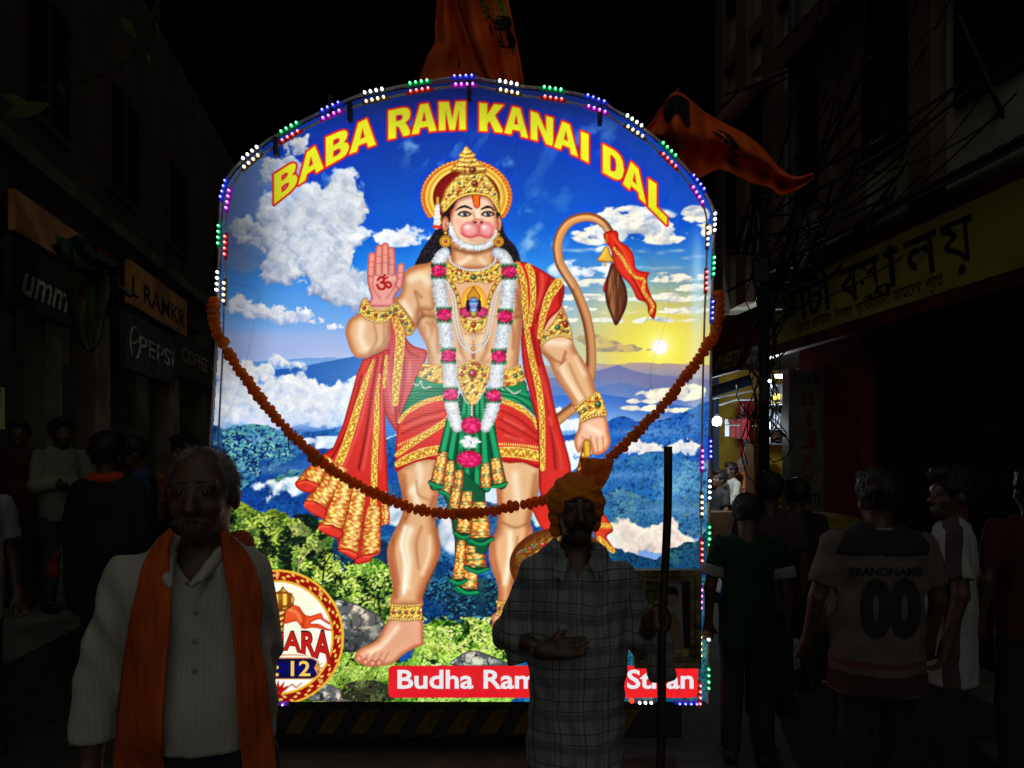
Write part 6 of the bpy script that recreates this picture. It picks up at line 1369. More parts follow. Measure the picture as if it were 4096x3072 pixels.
em = build(MB().prism([(.17 * math.cos(t), .14 * math.sin(t)) for t in np.linspace(0, 6.28, 24, endpoint=False)], .051, .058, lambda u, v, w: SW(oc + u, 3.04 + v, w)), 'oval_emblem', YLT, swb)
q = MB().prism([(.14 * math.cos(t), .115 * math.sin(t)) for t in np.linspace(0, 6.28, 24, endpoint=False)], .0585, .061, lambda u, v, w: SW(oc + u, 3.04 + v, w)); q.v = [tuple(Vector(x) - swb.location) for x in q.v]; q.build('emblem_field', MATS['dark red awning'], em)
for tt in (-.05, .03):
    q = MB().prism([(.05 * math.cos(t) + tt, .06 * math.sin(t)) for t in np.linspace(0, 6.28, 12, endpoint=False)], .0615, .064, lambda u, v, w: SW(oc + u, 3.04 + v, w)); q.v = [tuple(Vector(x) - swb.location) for x in q.v]; q.build('emblem_mark', YLT, em)
UB = 7.1
upb = thing('light_board', 'tall unlit white board reading SWEETS with red letters down its middle', 'sign', tuple(P(3222, 2060, UB)))
def UF(u, v, w): return P(u, v, UB) + Vector((0, w, 0))
upm = mat('milky acrylic', (.17, .155, .135), .35, (.10, .092, .08), 3.5, 0)
c0, c1 = P(3156, 2070, UB), P(3290, 1478, UB)
build(MB().box((c0.x, UB, c0.z), (c1.x, UB + .14, c1.z)), 'case', upm, upb)
for x in (c0.x - .01, c1.x): build(MB().box((x, UB - .012, c0.z), (x + .012, UB + .15, c1.z + .01)), 'edge_strip', mat('aluminium strip', (.3, .3, .29), .4, metal=.6), upb)
NAV = mat('navy letter', (.015, .02, .06), .5); RL = mat('dull red letter', (.16, .03, .028), .5)
def ub(body, x0, x1, y, h_, m_, bold=.03): text_obj(body, m_, upb, P(x0, y, UB) - upb.location + Vector((0, -.001, 0)), (1, 0, 0), (0, 0, 1), h_ / F * UB, (x1 - x0) / F * UB, bold, .003, plain=True)
ub('SWEETS', 3168, 3278, 1536, 54, NAV); ub('SWEETS', 3176, 3282, 2014, 54, NAV)
for ch, y, hh in (('B', 1622, 70), ('I', 1708, 78), ('J', 1776, 78), ('A', 1872, 80), ('Y', 1950, 80)): ub(ch, 3205 if ch != 'I' else 3226, 3262 if ch != 'I' else 3246, y, hh, RL, .04)
# ---------------------------------------------------------------- lit phone stall
stall = thing('phone_stall', 'small lit stall with yellow walls and a raised floor beyond the sweet shop', 'stall', tuple(RW(11.2, -.5, 0)))
YW = mat('mustard wall', (.55, .37, .035), .8, (.32, .21, .03), 2.5, .2)
build(MB().box((9.62, -2.2, .9), (13.2, -2.1, 3.2), RW), 'back_wall', YW, stall)
fw = P(0, 0, 11.6)
build(MB().box((2.2, 11.62, .9), (4.6, 11.7, 3.1)), 'end_wall', YW, stall)
build(MB().box((9.6, -2.2, .12), (12.5, .1, .95), RW), 'raised_floor', mat('stall floor boards', (.10, .06, .03), .7, (.06, .035, .02), 4, .2), stall)
build(MB().box((9.6, .1, .86), (12.5, .14, .97), RW), 'floor_edge', mat('worn wood edge', (.24, .14, .05), .6, (.15, .09, .03), 6, .2), stall)
build(MB().box((9.6, -2.2, 3.1), (13.2, .5, 3.16), RW), 'ceiling', mat('stall ceiling', (.03, .03, .03), .9), stall)
build(MB().box((12.2, -.05, 0), (12.3, .1, 3.1), RW), 'front_post', mat('blue post paint', (.03, .08, .18), .5), stall)
tp = P(2862, 1560, 11.2)
build(MB().box((tp.x - .03, 11.2, .95), (tp.x + .05, 11.3, 3.0)), 'corner_post', MATS['blue post paint'], stall)
# awning in front of the stall
q = MB(); q.add([P(2858, 1500, 9.8), P(3010, 1590, 9.8), P(2960, 1470, 10.8), P(2850, 1470, 10.8)], [(0, 1, 2, 3)]); aw = thing('awning', 'small dark blue awning sheet over the lit stall', 'awning', tuple(P(2900, 1500, 10)))
q = MB(); q.sheet([[P(2850 + 150 * t, 1490 + 95 * (1 - t) * .6 + 10 * t, 9.9) for t in np.linspace(0, 1, 6)], [P(2850 + 165 * t, 1590 - 50 * t, 9.3) for t in np.linspace(0, 1, 6)]], .01); build(q, 'sheet', mat('blue tarpaulin', (.012, .03, .07), .7, (.008, .018, .04), 5, .2), aw)
for a, b_ in (((2850, 1595), (3030, 1560)), ((2945, 1540), (2948, 1600)), ((2948, 1600), (3028, 1598)), ((2876, 1620), (2948, 1598))): build(MB().tube([P(*a, 9.35), P(*b_, 9.35)], .012, 6), 'frame_tube', mat('tube white', (.3, .32, .34), .4), aw)
ban = thing('banner', 'tall red banner with white lettering read sideways in the lit stall', 'banner', tuple(P(2985, 1700, 11.3)))
bq = [P(2950, 1608, 11.3), P(3014, 1608, 11.3), P(3018, 1830, 11.3), P(2962, 1830, 11.3)]
build(MB().add([*bq, *[v + Vector((0, .01, 0)) for v in bq]], [(0, 1, 2, 3), (7, 6, 5, 4), (0, 4, 5, 1), (1, 5, 6, 2), (2, 6, 7, 3), (3, 7, 4, 0)]), 'sheet', mat('banner red', (.42, .02, .04), .6), ban)
BW = mat('banner white', (.75, .75, .75), .6)
def side(body, px, py, hpx, lpx): text_obj(body, BW, ban, P(px, py, 11.3) - ban.location + Vector((0, -.004, 0)), (.03, 0, 1), (-1, 0, .03), hpx / F * 11.3, lpx / F * 11.3, .012, .002, plain=True)
side('5G data', 2972, 1692, 22, 74); side('at ₹399', 2992, 1746, 22, 78); side('unlimited', 2984, 1828, 24, 78); side('phones', 3000, 1796, 22, 44)
# wooden panel, lit shelf with boxes
wp = thing('plywood_panel', 'brown plywood panel standing in front of the lit stall', 'panel', tuple(P(3012, 1950, 9.2)))
build(MB().add([P(2983, 1776, 9.2), P(3040, 1776, 9.2), P(3040, 2010, 9.2), P(2980, 2010, 9.2), P(2983, 1776, 9.23), P(3040, 1776, 9.23), P(3040, 2010, 9.23), P(2980, 2010, 9.23)], [(0, 1, 2, 3), (7, 6, 5, 4), (0, 4, 5, 1), (1, 5, 6, 2), (2, 6, 7, 3), (3, 7, 4, 0)]), 'board', mat('plywood', (.17, .09, .035), .7, (.11, .06, .025), 3, .1, stretch=(1, 1, .15)), wp)
sh = thing('display_shelf', 'bright narrow glass shelf of phone boxes between the pole and the white board', 'shelf', tuple(P(3110, 1775, 8.6)))
build(MB().box(tuple(P(3084, 1774, 8.95)), (P(3136, 0, 8.95).x, 8.97, P(0, 1540, 8.95).z)), 'back_panel', mat('shelf white', (.6, .64, .68), .5), sh)
for y in (1616, 1716, 1774): a = P(3084, y, 8.6); build(MB().box((a.x, 8.6, a.z - .012), (P(3136, 0, 8.6).x, 8.94, a.z)), 'shelf_board', mat('shelf glass edge', (.3, .36, .38), .3), sh)
for x in (3083, 3136): a = P(x, 1776, 8.6); build(MB().box((a.x - .012, 8.58, a.z), (a.x, 8.98, P(0, 1535, 8.6).z)), 'side_frame', mat('shelf frame', (.1, .11, .12), .4, metal=.5), sh)
def carton(name, label, x0, x1, y0, y1, m_, marks):
    a, b_ = P(x0, y1, 8.7), P(x1, y0, 8.7); t = thing(name, label, 'box', (a.x, 8.7, a.z + .003))
    MB().box((0, 0, 0), (b_.x - a.x, .12, b_.z - a.z)).build('carton', m_, t)
    for (u0, v0, u1, v1), mm in marks:
        w_, h_ = b_.x - a.x, b_.z - a.z; MB().box((u0 * w_, -.002, v0 * h_), (u1 * w_, -.0005, v1 * h_)).build('printed_mark', mm, t)
    return t, (b_.x - a.x), (b_.z - a.z)
wb, yb, kb, bb = mat('box white', (.7, .74, .78), .5), mat('box yellow', (.7, .55, .05), .5), mat('box black', (.03, .03, .035), .5), mat('box blue', (.05, .12, .4), .5)
t, w_, h_ = carton('phone_box', 'tall white phone box with blue print on the middle shelf', 3096, 3133, 1630, 1713, wb, [((.3, .2, .6, .5), mat('box grey', (.4, .42, .45), .5)), ((.15, .52, .3, .6), bb)])
text_obj('44', bb, t, (w_ * .45, -.003, h_ * .72), (1, 0, 0), (0, 0, 1), .05, .07, .01, .001); text_obj('FLASH', bb, t, (w_ * .25, -.003, h_ * .62), (1, 0, 0), (0, 0, 1), .025, .08, .005, .001)
carton('phone_box', 'yellow and black box with a white pattern on the top shelf', 3094, 3133, 1576, 1613, yb, [((.05, .1, .95, .4), kb), ((.3, .12, .9, .3), wb), ((.1, .8, .4, .92), bb)])
carton('phone_box', 'low yellow striped box on the bottom shelf', 3088, 3133, 1728, 1752, yb, [((.2 + .15 * i, .1, .26 + .15 * i, .9), wb) for i in range(5)])
carton('phone_box', 'dark box with a white stripe at the bottom of the shelf', 3094, 3133, 1754, 1772, kb, [((.2, .3, .9, .6), wb)])
# merchandise hanging in the stall
mer = thing('hanging_covers', 'red striped covers hanging in a wire rack before the red banner', 'rack', tuple(P(2945, 1700, 10.2)))
for i in range(9):
    a, b_ = P(2919 + 7.2 * i, 1748 + 1.2 * i, 10.2 - .02 * i), P(2924 + 7.2 * i, 1678, 10.2)
    build(MB().box((a.x, a.y, a.z), (b_.x, a.y + .02, b_.z)), 'cover', mat('cover red', (.3, .03, .03), .5) if i % 3 else mat('cover dark', (.06, .03, .05), .5), mer)
a, b_ = P(2900, 1745, 10.25), P(2918, 1676, 10.25); build(MB().box(tuple(a), (b_.x, a.y + .01, b_.z)), 'white_card', wb, mer)
build(MB().tube([P(2900, 1700, 10.1), P(3030, 1704, 10.1)], .008, 6), 'rod', MATS['tube white'], mer)
for i, (x, y) in enumerate(((2912, 1672), (2940, 1660), (2965, 1655))): build(MB().tube(cspline([P(x, 1690, 10.15), P(x + 8, y, 10.15), P(x + 30, y + 10, 10.1), P(x + 50, 1690, 10.1)], 5), .006, 5), 'wire', mat('black cable', (.012, .012, .013), .5), mer)
# lamps in the stall
def bulb(name, label, p, r_, power, s_, col=(.86, .95, 1.)):
    t = thing(name, label, 'lamp', tuple(p))
    MB().lathe([(.001, -r_ * 1.05), (r_ * .75, -r_ * .95), (r_, -r_ * .4), (r_ * .95, r_ * .5), (r_ * .5, r_ * .9)], 16).build('bulb', emit('bulb glow', col, s_), t, True)
    MB().lathe([(r_ * .45, r_ * .85), (r_ * .4, r_ * 1.4), (r_ * .2, r_ * 1.5)], 12).build('socket', mat('socket', (.3, .3, .3), .5), t)
    MB().tube([(0, 0, r_ * 1.5), (.01, 0, r_ * 4), (0, 0, r_ * 7)], .006, 5).build('cord', MATS['black cable'], t)
    L = bpy.data.lights.new('bulb_light', 'POINT'); L.energy = power; L.color = col; L.shadow_soft_size = r_; lo = bpy.data.objects.new('bulb_light', L); COL.objects.link(lo); lo.parent = t; lo.location = (0, -.02, -r_ * 1.3)
    return t
bulb('hanging_bulb', 'bright white bulb hanging beside the right rail of the light box', P(2868, 1684, 9.4), .06, 60, 14.)
b2 = thing('tube_lamp', 'short bright white tube lamp over the phone shelf', 'lamp', tuple(P(3120, 1505, 8.2)))
MB().lathe([(.018, -.05), (.022, -.04), (.022, .04), (.018, .05)], 12, fr=lambda x, y, z: (z, x, y)).build('tube', emit('bulb glow', (.86, .95, 1.), 14.), b2)
MB().box((-.06, -.03, .02), (.06, .03, .035)).build('holder', DKM, b2)
L = bpy.data.lights.new('tube_light', 'POINT'); L.energy = 26; L.color = (.86, .95, 1); L.shadow_soft_size = .05; lo = bpy.data.objects.new('tube_light', L); COL.objects.link(lo); lo.parent = b2; lo.location = (0, .2, -.06)
b3 = thing('small_lamp', 'tiny white lamp on the dark pole below the red board', 'lamp', tuple(P(3079, 1524, 6.2)))
MB().lathe([(.001, -.012), (.012, -.008), (.014, 0), (.008, .012)], 10).build('bulb', emit('bulb glow', (.86, .95, 1.), 14.), b3, True); MB().tube([(0, 0, .01), (0, .01, .1)], .004, 5).build('cord', MATS['black cable'], b3)
# far low houses closing the street
FH = mat('far house plaster', (.05, .048, .042), .9, (.03, .03, .028), 2, .2)
for i, (fn, a, b_, h_, nm) in enumerate(((RW, 13.4, 19, 6.2, 'low dark house beyond the lit stall'), (LW, 18.5, 26, 7., 'dark house far down the left side'))):
    t = thing('house', nm, 'house', tuple(fn((a + b_) / 2, -2, 0)))
    build(MB().box((a, -5, 0), (b_, 0, h_), fn), 'wall', FH, t)
    for k in range(3):
        s = a + (k + .5) * (b_ - a) / 3; build(MB().box((s - .5, .003, 3.4), (s + .5, .04, 4.8), fn), 'window', GLS, t)
# ---------------------------------------------------------------- left side: old shop row
tag(MB().box((2, 0, 0), (17, 1.0, .31), LW).build('shop_step', PAV), kind='structure')
ROW = thing('shop_row', 'dark old row of shops with peeling walls on the left side', 'house', tuple(LW(10, -2, 0)))
OLD = mat('peeling old wall', (.24, .16, .09), .9, (.08, .06, .04), 2.2, .5, det=9)
OLD2 = mat('dark stained wall', (.12, .10, .07), .9, (.03, .027, .02), 2., .5, det=9)
build(MB().box((-2, -5, 3.9), (18, 0, 8.), LW), 'upper_wall', mat('darkened upper wall', (.055, .038, .026), .9, (.028, .02, .015), 2.2, .5, det=9), ROW)  # old wall colour darkened so the upper storey fades into the night
build(MB().box((-2, -5, 0), (18, -.25, 3.9), LW), 'shop_front', OLD2, ROW)
for px, w_, m_ in ((205, .35, mat('pale green pillar', (.13, .15, .085), .8, (.07, .08, .05), 4, .3)), (400, .42, OLD), (560, .5, OLD2), (690, .5, OLD), (820, .6, OLD2)):
    s = ls(px); build(MB().box((s - w_ / 2, -.24, 0), (s + w_ / 2, .03, 3.88), LW), 'pillar', m_, ROW)
for a, b_ in ((6.7, 7.3), (8.0, 9.0), (10.6, 11.6), (12.4, 13.6)):
    build(MB().box((a, -.24, .12), (b_, -.17, 2.7), LW), 'door_shutter', mat('old green shutter', (.03, .036, .026), .7, (.018, .022, .016), 6, .2, stretch=(1, 1, 8)), ROW)
for k, (s, z) in enumerate(((7.2, 5.6), (9.2, 5.6), (11.4, 5.6), (14, 5.6))):
    wn = build(MB().box((s - .5, .002, z - .7), (s + .5, .06, z + .7), LW), 'window', DKW, ROW)
    for kk in (-1, 1):
        q = MB().box((s + kk * .24 - .2, .062, z - .6), (s + kk * .24 + .2, .07, z + .6), LW); q.v = [tuple(Vector(x) - ROW.location) for x in q.v]; q.build('pane', GLS, wn)
build(MB().box((-2, .002, 4.35), (18, .16, 4.5), LW), 'ledge', OLD2, ROW)
def lsign(name, label, px0, px1, zb, zt, m_, o_=.12, rim=None):
    t = thing(name, label, 'sign', tuple(LW((ls(px0) + ls(px1)) / 2, o_, zb)))
    build(MB().box((ls(px0), .0 + o_ - .06, zb), (ls(px1), o_, zt), LW), 'panel', m_, t); return t
def ltext(t, body, px0, px1, z, size, m_, o_, bold=.015, **k):
    a, b_ = LW(ls(px0), o_ + .004, z), LW(ls(px1), o_ + .004, z)
    return text_obj(body, m_, t, a - t.location, (b_ - a).normalized(), (0, 0, 1), size, (b_ - a).length, bold, .003, **k)
BRB = mat('brown orange board', (.5, .25, .07), .8, (.24, .11, .04), 3, .2); BLK = mat('faded black letter', (.03, .024, .02), .8)
t = lsign('shop_sign', 'brown board with faded black capital letters above the soft drink sign', 478, 715, 3.62, 4.18, BRB); ltext(t, 'L RAMKR', 486, 706, 3.74, .36, BLK, .12, .01, plain=True)
t = lsign('shop_sign', 'plain brown board at the far left above the white script sign', -40, 232, 3.62, 3.98, mat('rust board', (.5, .24, .09), .8, (.24, .11, .045), 3, .2), .2)
t = lsign('shop_sign', 'dark board with white hand-painted script at the far left', -40, 290, 3.0, 3.58, mat('dark green board', (.025, .03, .024), .7), .16); ltext(t, 'ummer', 8, 280, 3.12, .42, mat('cream script', (.6, .54, .44), .8, (.28, .24, .2), 16), .16, .012, shear=.35, plain=True)
t = lsign('shop_sign', 'cracked dark blue sign with white drink lettering and an oval ring', 455, 668, 2.78, 3.5, mat('cracked blue grey', (.07, .075, .085), .8, (.03, .03, .032), 6, .4), .13); ltext(t, 'PEPSI', 512, 655, 3.04, .33, mat('chipped white letter', (.66, .6, .5), .8, (.1, .09, .08), 9), .13, .012, plain=True)
cs_ = ls(493); q = MB()
ring = [(math.cos(a), math.sin(a)) for a in np.linspace(0, 6.28, 28)]
build(MB().tube([LW(cs_ + .16 * x, .14, 3.14 + .2 * y) for x, y in ring], .012, 5), 'oval_ring', mat('chipped white letter', (.42, .37, .30)), t)
build(MB().tube([LW(cs_ + .15 * x, .14, 3.14 + .03 * math.sin(x * 3)) for x in np.linspace(-1, 1, 10)], .012, 5), 'wave_mark', MATS['chipped white letter'], t)
t = lsign('shop_sign', 'dim sign reading COFFEE next to the left edge of the light box', 676, 905, 2.95, 3.6, mat('sooty board', (.05, .046, .04), .8, (.03, .028, .025), 4, .2), .13); ltext(t, 'COFFEE HOU', 690, 866, 3.2, .32, mat('dim letter', (.4, .33, .22), .8, (.18, .14, .1), 10), .13, .008, plain=True)
ntc = thing('paper_notice', 'pale yellow paper notice pasted up at the far left', 'notice', tuple(LW(ls(55), 0, 2)))
NS = .05
q = MB().box((ls(20), NS - .22, lz(55, 1715)), (ls(94), NS - .21, lz(55, 1545)), LW); build(q, 'sheet', mat('yellowed paper', (.6, .56, .22), .8, (.45, .42, .17), 8), ntc)
for i in range(9): z_ = lz(55, 1700 - 17 * i); build(MB().box((ls(28), NS - .209, z_), (ls(70 + (i * 37) % 18), NS - .207, z_ + .018), LW), 'text_line', BLK, ntc)
# hanging pennants over the left shops
def cloth(name, label, left, right, Y0, m_, seed, amp=.07):
    t = thing(name, label, 'flag', tuple(P(*left[0], Y0)))
    g = ribbon(left, right, Y0, 24, 12, amp, 1.6, seed)
    MB().sheet([[q - t.location for q in r_] for r_ in g], .004).build('cloth', m_, t, True); return t, g
GCL = mat('green cloth', (.10, .14, .025), .8, (.05, .09, .02), 5, .1); RCL = mat('maroon cloth', (.10, .015, .02), .8, (.06, .012, .014), 5, .1)
z2 = lambda pts: [(.5425 * x, 900 + .5425 * y) for x, y in pts]
t, g = cloth('drooping_flag', 'drooping yellow green flag hanging before the left shops', z2([(400, 60), (470, 330), (495, 560), (540, 720), (570, 840), (650, 945)]), z2([(640, 180), (800, 380), (800, 560), (770, 700), (740, 850), (690, 930)]), 6.3, GCL, .4)
MB().sheet([[on_sheet(g, .25 + .5 * i / 8, .3 + .22 * j / 4 + .05 * math.sin(i), .012) - t.location for j in range(5)] for i in range(9)]).build('maroon_stripe', RCL, t)
t, g = cloth('drooping_flag', 'dark maroon pennant hanging behind the yellow green flag', z2([(640, 100), (760, 320), (800, 500), (790, 660)]), z2([(860, 260), (890, 420), (880, 520), (800, 690)]), 6.5, RCL, 1.4)
t, g = cloth('drooping_flag', 'dark green rag hanging high over the left shops', z2([(380, 150), (450, 250), (560, 320), (700, 330)]), z2([(600, 60), (700, 190), (820, 250), (890, 300)]), 6.2, mat('dark green cloth', (.02, .06, .025), .8, (.012, .035, .02), 5), 2.)
MB().tube([P(470, 1140, 6.2), P(523, 1185, 6.2)], .02, 6).build('flag_stick', DKM); tag(bpy.data.objects['flag_stick'], 'short dark stick poking out beside the maroon pennant', 'stick')
# twig with leaves at the top left
tw = thing('hanging_branch', 'hanging leafy branch in the dark at the upper left', 'branch', tuple(P(560, -80, 5)))
build(MB().tube(cspline([P(660, -150, 5), P(625, 30, 5), P(560, 160, 5), P(480, 260, 5), P(300, 330, 5), P(80, 360, 5)], 5), [.02, .012, .006], 6), 'stem', mat('bark', (.05, .035, .02), .9), tw)
LF = mat('dim leaf', (.07, .075, .015), .7, (.035, .045, .01), 10, .1)
rl = random.Random(5)
for i, (x, y, a_, s_) in enumerate([(508, 100, .9, .09), (622, 35, 1.7, .07), (624, 110, 1.4, .06), (625, 70, 2.1, .05), (105, 430, -.5, .20), (60, 395, .2, .12), (590, 230, 1.2, .04), (560, 150, 2.6, .05), (360, 330, 2.2, .06), (240, 350, 1.2, .05)]):
    c = P(x, y, 5 + .05 * rl.random()); g = []
    for u in np.linspace(0, 1, 7):
        w_ = math.sin(3.1416 * (u * .94 + .03)) * .36 * s_; d = Vector((math.cos(a_), .2, math.sin(a_) * -1)); n_ = Vector((math.sin(a_), .3, math.cos(a_)))
        g.append([c + d * (u - .5) * s_ * 1.6 + n_ * w_ * k + Vector((0, .01 * k * k, -.03 * u * u)) for k in (-1, 0, 1)])
    q = MB().sheet(g); q.v = [tuple(Vector(x_) - tw.location) for x_ in q.v]; q.build('leaf', LF, tw, True)
# ---------------------------------------------------------------- utility pole and cables
pole = thing('utility_pole', 'dark utility pole wound with cables in front of the shop boards', 'pole', tuple(P(3056, 0, 6.4).xy) + (0,))
pX = pole.location.x
MB().tube([(0, 0, 0), (0, 0, 2.), (.01, 0, 4.1)], [.055, .045, .035], 12).build('post', mat('tarred wood', (.025, .022, .02), .8, (.015, .013, .012), 6, .3), pole, True)
CB = MATS['black cable']
rc = random.Random(11)
for i in range(26):
    z_ = 2.0 + 1.6 * rc.random(); a_ = rc.uniform(0, 6.28); r_ = rc.uniform(.08, .26)
    pts = [(math.cos(a_ + t) * r_ * (.6 + .4 * math.sin(2 * t)), math.sin(a_ + t) * r_ * .5, z_ + .25 * math.sin(t * 1.3 + i) - .1 * t) for t in np.linspace(0, 4.5, 10)]
    MB().tube(pts, .006, 5).build('cable_loop', CB, pole)
for a in ((-.12, -.1, 3.2, .0, -.04, 3.4), (.03, -.12, 2.95, .13, -.05, 3.1)): MB().box(a[:3], a[3:]).build('junction_box', mat('grey box', (.05, .05, .052), .6), pole)
for pts, lb, Y0 in (([(3000, 790), (3040, 860), (3060, 1025), (2935, 1018), (2960, 920)], 'torn black plastic sheet hanging high on the left of the pole', 6.3), ([(3130, 1000), (3178, 1110), (3175, 1132), (3090, 1128)], 'small torn black plastic sheet hanging on the right of the pole', 6.3)):
    t = thing('plastic_sheet', lb, 'plastic sheet', tuple(P(*pts[0], Y0)))
    n_ = len(pts); h_ = n_ // 2
    g = ribbon(pts[:1] + pts[::-1][:n_ - h_ - 1] if n_ > 4 else [pts[0], pts[3]], pts[:h_ + 1] if n_ > 4 else pts[:3], Y0, 14, 9, .05, 1.8, .3)
    MB().sheet([[q - t.location for q in r_] for r_ in g], .004).build('sheet', mat('black plastic', (.012, .012, .013), .35, (.008, .008, .009), 9, .4, spec=.5), t, True)
def wire(i, a, b_, sag, r_, label):
    q = [Vector(a).lerp(Vector(b_), t) - Vector((0, 0, sag * 4 * t * (1 - t))) for t in np.linspace(0, 1, 14)]
    o = MB().tube(q, r_, 5).build('overhead_cable', CB); tag(o, {.005: 'very thin', .006: 'thin', .007: 'thin', .008: 'slim', .01: 'medium', .014: 'thick'}.get(r_, 'very thick') + label[4:], 'cable', 'cables strung around the utility pole')
PT = Vector((pX, 6.4, 3.6))
wl = 'thin black cable strung from the utility pole past the tall house'
for i in range(28):
    a = Vector((pX + rc.uniform(-.1, .1), 6.4, 2.5 + 1.5 * rc.random())); b_ = P(3300 + rc.random() * 900, rc.uniform(-250, 760), 4.2 + 2 * rc.random())
    wire(i, a, b_, .05 + .2 * rc.random(), rc.choice([.005, .007, .010, .014]), wl)
for i, (p0, p1, s_, r_) in enumerate((((2900, 380, 8), (4200, -400, 6), .2, .016), ((2840, 430, 9), (3700, -60, 6), .15, .01), ((2870, 880, 7.5), (3480, 400, 6), .1, .006), ((3260, 760, 5.6), (4150, 120, 5), .1, .016), ((3400, 700, 5.2), (4150, 330, 5), .15, .008), ((3460, 0, 5.4), (3440, 420, 5.4), .0, .006), ((3830, 60, 5), (4060, 560, 5), .0, .018), ((3330, 830, 5.4), (3180, 640, 6), .1, .006))):
    wire(20 + i, P(*p0), P(*p1), s_, r_, wl)
br = thing('iron_bracket', 'black angle iron bracket standing above the yellow board', 'bracket', tuple(P(3200, 1050, 6.9)))
for pts in ([(3160, 1110), (3290, 880), (3372, 1020)], [(3170, 860), (3160, 1000), (3200, 1110)], [(3290, 880), (3250, 1080)], [(3230, 830), (3245, 1060)], [(3318, 760), (3322, 1000)]): build(MB().tube([P(*p_, 6.9) for p_ in pts], .022, 6), 'bar', DKM, br)
# litter on the road
for i, (x, y, Y0) in enumerate(((3300, 2738, 5.2), (3380, 2776, 4.95), (3304, 2500, 7.))):
    p_ = Vector(((x - HX) / F * Y0, CAMZ * F / (y - HY), .006)); g = [[p_ + Vector((.035 * u - .02, .03 * v, .012 * math.sin(u * 2 + v * 3 + i))) for u in range(4)] for v in range(3)]
    o = MB().sheet(g).build('paper_scrap', mat('paper scrap', (.3, .29, .27), .8)); tag(o, ['crumpled pale paper scrap on the road, left of the two', 'crumpled pale paper scrap on the road nearest the jersey man', 'small pale paper scrap farthest up the road'][i], 'litter')
# ---------------------------------------------------------------- people
SKN = mat('brown skin', (.095, .05, .031), .5, (.062, .032, .02), 26, .25, spec=.45, det=7)
SKN2 = mat('darker brown skin', (.085, .044, .027), .45, (.06, .03, .019), 26, .25, spec=.5, det=7)
HBK = mat('black hair', (.008, .007, .007), .5, (.014, .012, .012), 60, .6, stretch=(1, 1, .2))
HGR = mat('grey hair', (.17, .165, .16), .7, (.07, .067, .064), 70, .7, stretch=(1, 1, .25))
MST = mat('greying bristle', (.09, .085, .08), .7, (.04, .038, .036), 90, .6)
EYE = mat('eye white', (.3, .28, .26), .2); PUP = mat('pupil', (.01, .008, .007), .15, spec=.6)
STD = dict(sl=(-.175, .01, 1.345), el=(-.225, .03, 1.08), wl=(-.235, -.03, .84), sr=(.175, .01, 1.345), er=(.225, .03, 1.08), wr=(.235, -.03, .84), hl=(-.085, 0, .86), kl=(-.095, -.01, .46), al=(-.1, .02, .09), hr=(.085, 0, .86), kr=(.095, -.01, .46), ar=(.1, .02, .09))
def V3(*a): return np.array(a, float)
def hand(f, w, d, curl=.5, side=1, grip=None, k=.006):
    """palm and five unequal fingers from the wrist w along d; curl bends them towards -n"""
    d = np.array(d, float); d /= np.linalg.norm(d)
    up = np.array(grip if grip is not None else (0, -1, .2), float); up -= d * up.dot(d); up /= np.linalg.norm(up); s = np.cross(d, up) * side
    f.cone(w, w + d * .035, .027, .03, .02); f.cone(w + d * .03 - s * .018, w + d * .085 - s * .024, .017, .015, .012); f.cone(w + d * .03 + s * .018, w + d * .085 + s * .024, .018, .015, .012)
    f.cone(w + d * .04, w + d * .085, .018, .016, .012)
    for i, (o, ln) in enumerate(((.030, .062), (.010, .072), (-.010, .068), (-.029, .054))):
        p0 = w + d * .085 + s * o; a = curl * .9
        d1 = d * math.cos(a) + up * math.sin(a); d2 = d * math.cos(2.1 * a) + up * math.sin(2.1 * a); d3 = d * math.cos(2.9 * a) + up * math.sin(2.9 * a)
        p1 = p0 + d1 * ln * .46; p2 = p1 + d2 * ln * .32; p3 = p2 + d3 * ln * .26
        f.cone(p0, p1, .0095, .009, k); f.cone(p1, p2, .009, .0085, k); f.cone(p2, p3, .0085, .007, k)
    t0 = w + d * .03 + s * .025; t1 = t0 + d * .03 + s * .024 + up * .012; t2 = t1 + (d * .7 + s * .25 + up * .7 * curl) * .034
    f.cone(t0, t1, .014, .011, .01); f.cone(t1, t2, .0105, .0085, k)
